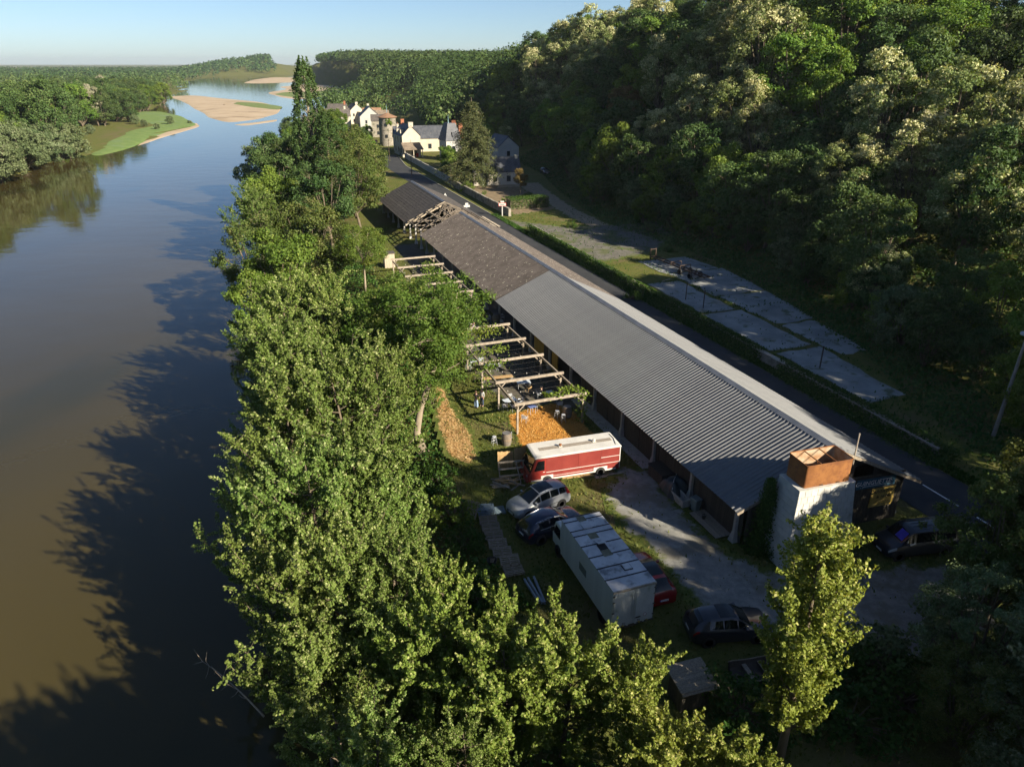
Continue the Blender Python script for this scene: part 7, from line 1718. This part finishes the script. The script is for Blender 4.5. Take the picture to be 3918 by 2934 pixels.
# village street houses
for (lab, px, Y, w, l, he, hr, wm, rm, rz, ch) in [
    ('white village house with dark roof left of the grey gable', 1342, 352, 8, 17, 6.2, 9.2, white_r, slate, TH + R(88), [(0, 2, .9, cream_r, 0, 1.0), (0, 13, .8, brick_m, 1, .9)]),
    ('grey gabled house facing the camera in the village', 1420, 338, 9.0, 12, 6.6, 10.6, grey_r, slate_b, TH - R(6), [(0, 9, .8, cream_r, 0, .9)]),
    ('small cream house behind the white village house', 1372, 385, 7, 8, 6.5, 9.5, cream_r, slate, TH + R(10), [(0, .4, .8, cream_r, 0, 1.2)]),
    ('house with red chimney in the village row', 1335, 378, 7, 9, 6.8, 9.8, white_r, slate, TH + R(75), [(0, 1.0, 1.2, brick_m, 1, 1.0)]),
    ('village house with pinkish tile roof near the slope', 1462, 385, 6.5, 9, 5.0, 7.6, cream_r, tile_r, TH + R(85), []),
    ('low village house with brown roof near the slope', 1490, 372, 6.5, 9, 4.8, 7.2, grey_r, tile_b, TH + R(85), []),
    ('stone outbuilding behind the round tower', 1497, 318, 6, 8, 6.5, 8.6, stone, slate, TH + R(80), [])]:
    a = AT(px, 500, Y); house(lab, (a.x, Y, zt1(a.x, Y) * .6), rz, w, l, he, hr, wm, rm, wins=[('f', x, z, .9, 1.3) for x in (-1.8, 1.8) for z in (1.0, 3.7)] + [('l', y, z, .9, 1.3) for y in (2.2, 5.5) for z in (1.0, 3.7)] + [('r', y, z, .9, 1.3) for y in (2.2, 5.5) for z in (1.0, 3.7)], chims=ch)
a = AT(1300, 560, 318); o = thing('garden_wall', 'pale wall descending along the village lane', 'wall', (a.x, 318, 0), TH); MB().box(-.25, -14, 0, .25, 16, 2.6).build('masonry', white_r, o); MB().box(-.35, -14, 2.6, .35, 16, 2.75).build('coping', slate, o)
# cottage behind the cedar at the foot of the wood
a = AT(1960, 690, 186); house('small pale cottage with dark roof half hidden behind the cedar', (a.x + 1.5, 190, 0), TH + R(80), 6.0, 12, 3.4, 6.4, white_r, slate_b, wins=[('l', 3, .9, 1.0, 1.4), ('l', 6.5, .9, 1.0, 1.4), ('f', 0, .9, 1.0, 1.4), ('r', 3, .9, 1.0, 1.4)], doors=[('l', 9, 1.0, 2.1)], chims=[(0, .6, .5, cream_r, 0, .9)])
a = AT(1945, 590, 215); house('dark gabled outbuilding behind the cottage', (a.x, 222, 0), TH + R(5), 7.0, 10, 5.5, 8.5, grey_r, slate_b, wins=[('f', 0, 3.0, 1.0, 1.4)])
p = AT(1372, 344, 470); p = Vector((p.x, 470, zt1(p.x, 470))); o = thing('camper_van', 'tiny white camper van on the far river bank road', 'van', p, R(20)); MB().extr([(-2.8, .5), (2.9, .5), (2.9, 1.3), (2.2, 2.0), (2.6, 2.9), (-2.8, 2.9)], -1.1, 1.1).build('body', sign_w, o); MB().box(-1.5, -1.12, 1.5, .5, -1.1, 2.2).build('window', pane_m, o)
for x in (-1.6, 1.8): MB().lathe([(.001, -1.2), (.38, -1.2), (.38, 1.2), (.001, 1.2)], c=(x, 0, .38), n=14, axis='y').build('wheel', rubber, o)

# ================================================================ people
skin_m = mat('skin', (.52, .31, .22), (.56, .34, .25), 4, .6); denim = mat('light_denim', (.20, .29, .42), (.27, .36, .48), 6, .9); denim_d = mat('dark_denim', (.035, .05, .10), (.05, .07, .13), 6, .9); blacktop = mat('black_knit', (.02, .018, .018), (.035, .03, .03), 6, .9); whitetop = mat('white_shirt', (.48, .48, .48), (.54, .54, .53), 6, .9); pinktop = mat('pale_pink_shirt', (.66, .56, .54), None, 6, .9)
hair_b = mat('brown_hair', (.06, .035, .02), (.09, .05, .03), 8, .7); hair_y = mat('blond_hair', (.55, .44, .28), (.62, .52, .36), 8, .7); hair_g = mat('grey_hair', (.45, .43, .40), None, 8, .7); shoe_m = mat('shoe_leather', (.06, .055, .05), None, 5, .7)
def skin_mesh(name, V, E, Rd, m, sub=1):
    me = bpy.data.meshes.new(name); me.from_pydata([tuple(v) for v in V], E, []); ob = bpy.data.objects.new(name, me); C.objects.link(ob)
    md = ob.modifiers.new('s', 'SKIN'); md.use_smooth_shade = True; sv = me.skin_vertices[0].data
    for i, r in enumerate(Rd): sv[i].radius = (r if hasattr(r, '__len__') else (r, r)); sv[i].use_root = (i == 0)
    sb = ob.modifiers.new('b', 'SUBSURF'); sb.levels = sub; sb.render_levels = sub
    dg = bpy.context.evaluated_depsgraph_get(); out = bpy.data.meshes.new_from_object(ob.evaluated_get(dg)); bpy.data.objects.remove(ob)
    out.name = name; out.materials.clear(); out.materials.append(m); out.polygons.foreach_set('use_smooth', np.ones(len(out.polygons), dtype=bool)); return out
def person(label, loc, rz, top, legs, hair, sit=False, arms='down', long_hair=False, wide=1.0, bald=False):
    """faces local -y"""
    o = thing('person', label, 'person', loc, rz); h0 = -.48 if sit else 0.0
    def Z(z): return z + h0
    V = [(0, 0, Z(.95)), (0, 0, Z(1.12)), (0, .01, Z(1.30)), (0, .01, Z(1.42)), (0, 0, Z(1.51)), (0, -.015, Z(1.60)), (0, -.01, Z(1.70))]; E = [(k, k + 1) for k in range(6)]; Rd = [(.15, .11), (.13, .095), (.15, .10), (.13, .085), .052, (.078, .095), (.070, .085)]
    def add(pts, rs, root):
        prev = root
        for p_, r_ in zip(pts, rs): V.append(p_); Rd.append(r_); E.append((prev, len(V) - 1)); prev = len(V) - 1
        return prev
    arm_pts = {}
    for sd in (-1, 1):
        if arms == 'down': ap = [(sd * .17, .01, Z(1.42)), (sd * .215, .02, Z(1.16)), (sd * .225, -.06, Z(.92))]
        elif arms == 'fold': ap = [(sd * .17, .01, Z(1.42)), (sd * .23, .0, Z(1.17)), (sd * .10, -.22, Z(1.22))]
        else: ap = [(sd * .17, .01, Z(1.42)), (sd * .23, -.06, Z(1.18)), (sd * .17, -.34, Z(1.10))]
        arm_pts[sd] = ap; w = add(ap, [.052, .042, .030], 3)
        d = (Vector(ap[2]) - Vector(ap[1])).normalized(); side = Vector((sd, 0, 0)); side = (side - d * side.dot(d)).normalized(); palm = add([tuple(Vector(ap[2]) + d * .07)], [(.036, .02)], w)
        for q in range(4):
            b = Vector(ap[2]) + d * .11 + side * (-.03 + q * .02); add([tuple(b), tuple(b + d * (.045 + .012 * (q in (1, 2))) + Vector((0, -.012, 0)))], [.010, .008], palm)
        add([tuple(Vector(ap[2]) + d * .07 - side * .045), tuple(Vector(ap[2]) + d * .11 - side * .05)], [.010, .008], w)
    leg_pts = {}
    for sd in (-1, 1):
        lp_ = [(sd * .09, 0, Z(.90)), (sd * .105, -.02, .50), (sd * .11, .0, .09), (sd * .12, -.13, .045)] if not sit else [(sd * .10, -.05, Z(.94)), (sd * .12, -.45, Z(.96)), (sd * .12, -.43, .09), (sd * .12, -.56, .045)]
        leg_pts[sd] = lp_; add(lp_, [.085, .058, .042, (.045, .03)], 0)
    put('body', skin_mesh('body', V, E, Rd, skin_m), o)
    # shirt
    V2 = [(0, 0, Z(1.0)), (0, 0, Z(1.15)), (0, .01, Z(1.32)), (0, .01, Z(1.44))]; E2 = [(0, 1), (1, 2), (2, 3)]; R2 = [(.165, .13), (.15, .115), (.17, .12), (.13, .095)]
    for sd in (-1, 1):
        a = arm_pts[sd]; V2 += [a[0], a[1], tuple(Vector(a[1]).lerp(Vector(a[2]), .75))]; b = len(V2) - 3; E2 += [(3, b), (b, b + 1), (b + 1, b + 2)]; R2 += [.066, .055, .045]
    put('shirt', skin_mesh('shirt', V2, E2, R2, top), o)
    V3 = [(0, 0, Z(1.0)), (0, 0, Z(.93))]; E3 = [(0, 1)]; R3 = [(.158, .12), (.16, .125)]
    for sd in (-1, 1):
        l = leg_pts[sd]; V3 += [l[0], l[1], (l[2][0], l[2][1], .10)]; b = len(V3) - 3; E3 += [(1, b), (b, b + 1), (b + 1, b + 2)]; R3 += [.100, .075 * wide, .062 * wide ** 2]
        put('shoe', skin_mesh('shoe', [(l[2][0], l[2][1] + .03, .045), (l[3][0], l[3][1] + .03, .04), (l[3][0], l[3][1] - .03, .035)], [(0, 1), (1, 2)], [(.05, .045), (.05, .04), (.035, .03)], shoe_m), o)
    put('trousers', skin_mesh('trousers', V3, E3, R3, legs), o)
    hd = Vector((0, -.012, Z(1.64)))
    if not bald:
        g = []
        for i in range(7):
            th = math.pi * (i / 6) * (.62 if not long_hair else .72); row = [(hd.x + .098 * math.sin(th) * math.cos(a), hd.y + .025 + .112 * math.sin(th) * math.sin(a), hd.z + .03 + .105 * math.cos(th)) for a in np.linspace(-.55, math.pi + .55, 13)]; g.append(row)
        if long_hair:
            for z_ in (.16, .28): g.append([(p_[0] * 1.05, max(p_[1], hd.y + .03), hd.z + .03 - z_) for p_ in g[6]])
        MB().grid(g).build('hair', hair, o, smooth=True, fix=False, angle=None)
    for sd in (-1, 1):
        MB().lathe([(.001, -.012), (.012, 0), (.001, .012)], c=(hd.x + sd * .032, hd.y - .088, hd.z + .005), n=8).build('eye', black_paint, o); MB().lathe([(.001, -.03), (.018, 0), (.001, .03)], c=(hd.x + sd * .082, hd.y + .0, hd.z - .005), n=8).build('ear', skin_m, o)
    MB().add([(hd.x - .014, hd.y - .088, hd.z - .03), (hd.x + .014, hd.y - .088, hd.z - .03), (hd.x, hd.y - .118, hd.z - .028), (hd.x, hd.y - .086, hd.z + .02)], [(0, 1, 2), (0, 2, 3), (2, 1, 3)]).build('nose', skin_m, o); MB().box(hd.x - .025, hd.y - .094, hd.z - .062, hd.x + .025, hd.y - .084, hd.z - .054).build('mouth', sign_r, o)
    return o
person('woman in dark top and wide light jeans standing on the grass with her back turned', (-3.24, 57.65, 0), R(150), blacktop, denim, hair_b, arms='fold', long_hair=True, wide=1.45)
person('bald man in white shirt and dark jeans standing beside the woman', (-2.72, 58.1, 0), R(-35), whitetop, denim_d, hair_g, arms='down', bald=True)
person('seated blonde woman in black at a small table under the pergola', (2.72, 59.7, 0), TH + R(75), blacktop, blacktop, hair_y, sit=True, arms='fwd', long_hair=True)
p = G(1797, 1262); person('person in white shirt and dark vest seated near the rear pergola beam', (p.x, p.y, 0), R(100), whitetop, denim_d, hair_b, sit=True, arms='fwd')
chair('metal chair with the seated person in white and dark', (p.x + .1, p.y, 0), R(100))
p = G(1814, 1268); person('bald person in pale pink shirt seated near the rear pergola beam', (p.x, p.y, 0), R(-80), pinktop, denim_d, hair_g, sit=True, arms='fwd', bald=True)
chair('metal chair with the seated person in pale pink', (p.x - .1, p.y, 0), R(-80))

# ---- grass tufts over the yard, bank top and verges
def tufts(name, label, n, fn, size, seed, m):
    rg_ = np.random.default_rng(seed); P, ok = fn(rg_, n); P = P[ok]; k = len(P)
    a = rg_.uniform(0, 6.283, k); d = np.stack([np.cos(a), np.sin(a), 0 * a], 1); h = size * rg_.uniform(.5, 1.4, k); ln = rg_.normal(0, .45, (k, 3)); ln[:, 2] = 0
    w = (h * .35)[:, None]
    V = np.stack([P - d * w, P + d * w, P + d * w * .35 + (ln + np.array([0, 0, 1])) * h[:, None], P - d * w * .35 + (ln * .7 + np.array([0, 0, 1])) * h[:, None]], 1).reshape(-1, 3)
    me = fast_mesh(name, V, np.arange(4 * k).reshape(k, 4), [m], False, [('tone', np.clip(rg_.normal(.45, .25, k), 0, 1), 'FACE')])
    return tag(link(bpy.data.objects.new(name, me)), label, None, None, 'stuff')
L_GRASS = leaf_mat('grass_blades', (.068, .098, .018), (.165, .170, .042), (.27, .22, .09), trans=.3, var=.02)
gp_ = np.array([(p_.x, p_.y) for p_ in g_poly]); ch_ = np.array([(p_.x, p_.y) for p_ in CHIP])
def in_poly(P, Q):
    ins = np.zeros(len(P), bool)
    for i in range(len(Q)):
        a, b = Q[i], Q[(i + 1) % len(Q)]; c = (a[1] > P[:, 1]) != (b[1] > P[:, 1]); ins ^= c & (P[:, 0] < (b[0] - a[0]) * (P[:, 1] - a[1]) / (b[1] - a[1] + 1e-9) + a[0])
    return ins
def yard_fn(rg_, n):
    Y = rg_.uniform(20, 112, n) ** 1.0; X = rg_.uniform(-24, 34, n); u_ = DU.x * (X - ORG.x) + DU.y * (Y - ORG.y); v_ = DV.x * (X - ORG.x) + DV.y * (Y - ORG.y)
    xr = np.interp(Y, _YR, _XR); P = np.stack([X, Y], 1); g = in_poly(P, gp_)
    ok = (X > xr + 7) & ~((v_ > .3) & (v_ < 15.2) & (u_ > -1)) & ~((v_ > 14.9) & (v_ < 21.1)) & ~in_poly(P, ch_) & ~(g & (rg_.random(n) < .93)) & ~((u_ > 22) & (v_ > -6) & (rg_.random(n) < .8)) & (v_ < 22)
    return np.stack([X, Y, zt(X, Y)], 1), ok
tufts('grass', 'rough grass growing over the yard and the bank top', 110000, yard_fn, .13, 201, L_GRASS)
def verge_fn(rg_, n):
    u_ = rg_.uniform(-10, 110, n); v_ = np.where(rg_.random(n) < .45, rg_.uniform(21.1, 22.4, n), rg_.uniform(23, 46, n)); X = ORG.x + DU.x * u_ + DV.x * v_; Y = ORG.y + DU.y * u_ + DV.y * v_
    hb_ = np.interp(u_, _UB, _VB)
    slabs = (u_ > 14) & (u_ < 66) & (v_ > 25.2) & (v_ < np.interp(u_, [14, 24, 46, 58, 66], [29.5, 35, 39, 40.4, 39]))
    joint = (np.abs(v_ - 31.2) < .5) | (np.abs((u_ - 27.2) % 13.5) < .6)
    return np.stack([X, Y, zt(X, Y)], 1), (v_ < hb_ + 2) & ~((u_ > 66) & (v_ > 23) & (rg_.random(n) < .85)) & (~slabs | joint | (rg_.random(n) < .06))
tufts('grass', 'weeds along the road verge and between the concrete slabs', 45000, verge_fn, .20, 202, L_IVY)
def meadow_fn(rg_, n):
    Y = rg_.uniform(292, 470, n); X = rg_.uniform(-235, -160, n)
    return np.stack([X, Y, np.maximum(zt(X, Y), WZ) + .5 * (X < np.interp(Y, _YL, _XL) + 3)], 1), (X < np.interp(Y, _YL, _XL) - 1)
# chips as real pieces
def chips_fn(rg_, n):
    P = np.stack([rg_.uniform(ch_[:, 0].min(), ch_[:, 0].max(), n), rg_.uniform(ch_[:, 1].min(), ch_[:, 1].max(), n)], 1); return np.column_stack([P, np.full(n, .03)]), in_poly(P, ch_)
rgc2 = np.random.default_rng(205); Pc, okc = chips_fn(rgc2, 16000); Pc = Pc[okc]; Pc[:, 2] += rgc2.random(len(Pc)) * .05
me = crown_mesh('wood_chip_pieces', Pc, np.tile([0, 0, 1.0], (len(Pc), 1)), .10, rgc2, leaf_mat('chip_tones', (.34, .145, .03), (.60, .29, .07), (.66, .40, .16), trans=.0, var=.0), bias=.9, aspect=.5)
tag(link(bpy.data.objects.new('wood_chip_pieces', me)), 'loose orange wood chips lying in a thick layer', None, None, 'stuff')
st_ = np.array([(p_.x, p_.y) for p_ in [G(*q) for q in [(1668, 1480), (1700, 1500), (1730, 1580), (1790, 1650), (1826, 1760), (1780, 1772), (1720, 1745), (1690, 1650), (1670, 1560)]]])
Ps = np.stack([rgc2.uniform(st_[:, 0].min(), st_[:, 0].max(), 12000), rgc2.uniform(st_[:, 1].min(), st_[:, 1].max(), 12000)], 1); Ps = Ps[in_poly(Ps, st_)]; Ps = np.column_stack([Ps, .03 + .06 * rgc2.random(len(Ps))])
me = crown_mesh('straw_pieces', Ps, np.tile([0, 0, 1.0], (len(Ps), 1)), .22, rgc2, leaf_mat('straw_tones', (.30, .18, .06), (.52, .36, .15), (.60, .46, .24), trans=.0, var=.0), bias=.8, aspect=.14)
tag(link(bpy.data.objects.new('straw_pieces', me)), 'loose dry straw on the bank top', None, None, 'stuff')

# ================================================================ thin summer haze over the whole valley
hz = MB().box(-9200, -320, -9, 9200, 12200, 90).build('haze', None)
m, nt, out = _new('haze_air')
v = nt.nodes.new('ShaderNodeVolumePrincipled'); v.inputs['Color'].default_value = (.80, .90, 1.0, 1); v.inputs['Density'].default_value = 0.00006; v.inputs['Anisotropy'].default_value = 0.2
nt.links.new(v.outputs[0], out.inputs['Volume']); hz.data.materials.append(m)
tag(hz, 'thin pale haze hanging over the distant valley', None, None, 'stuff')
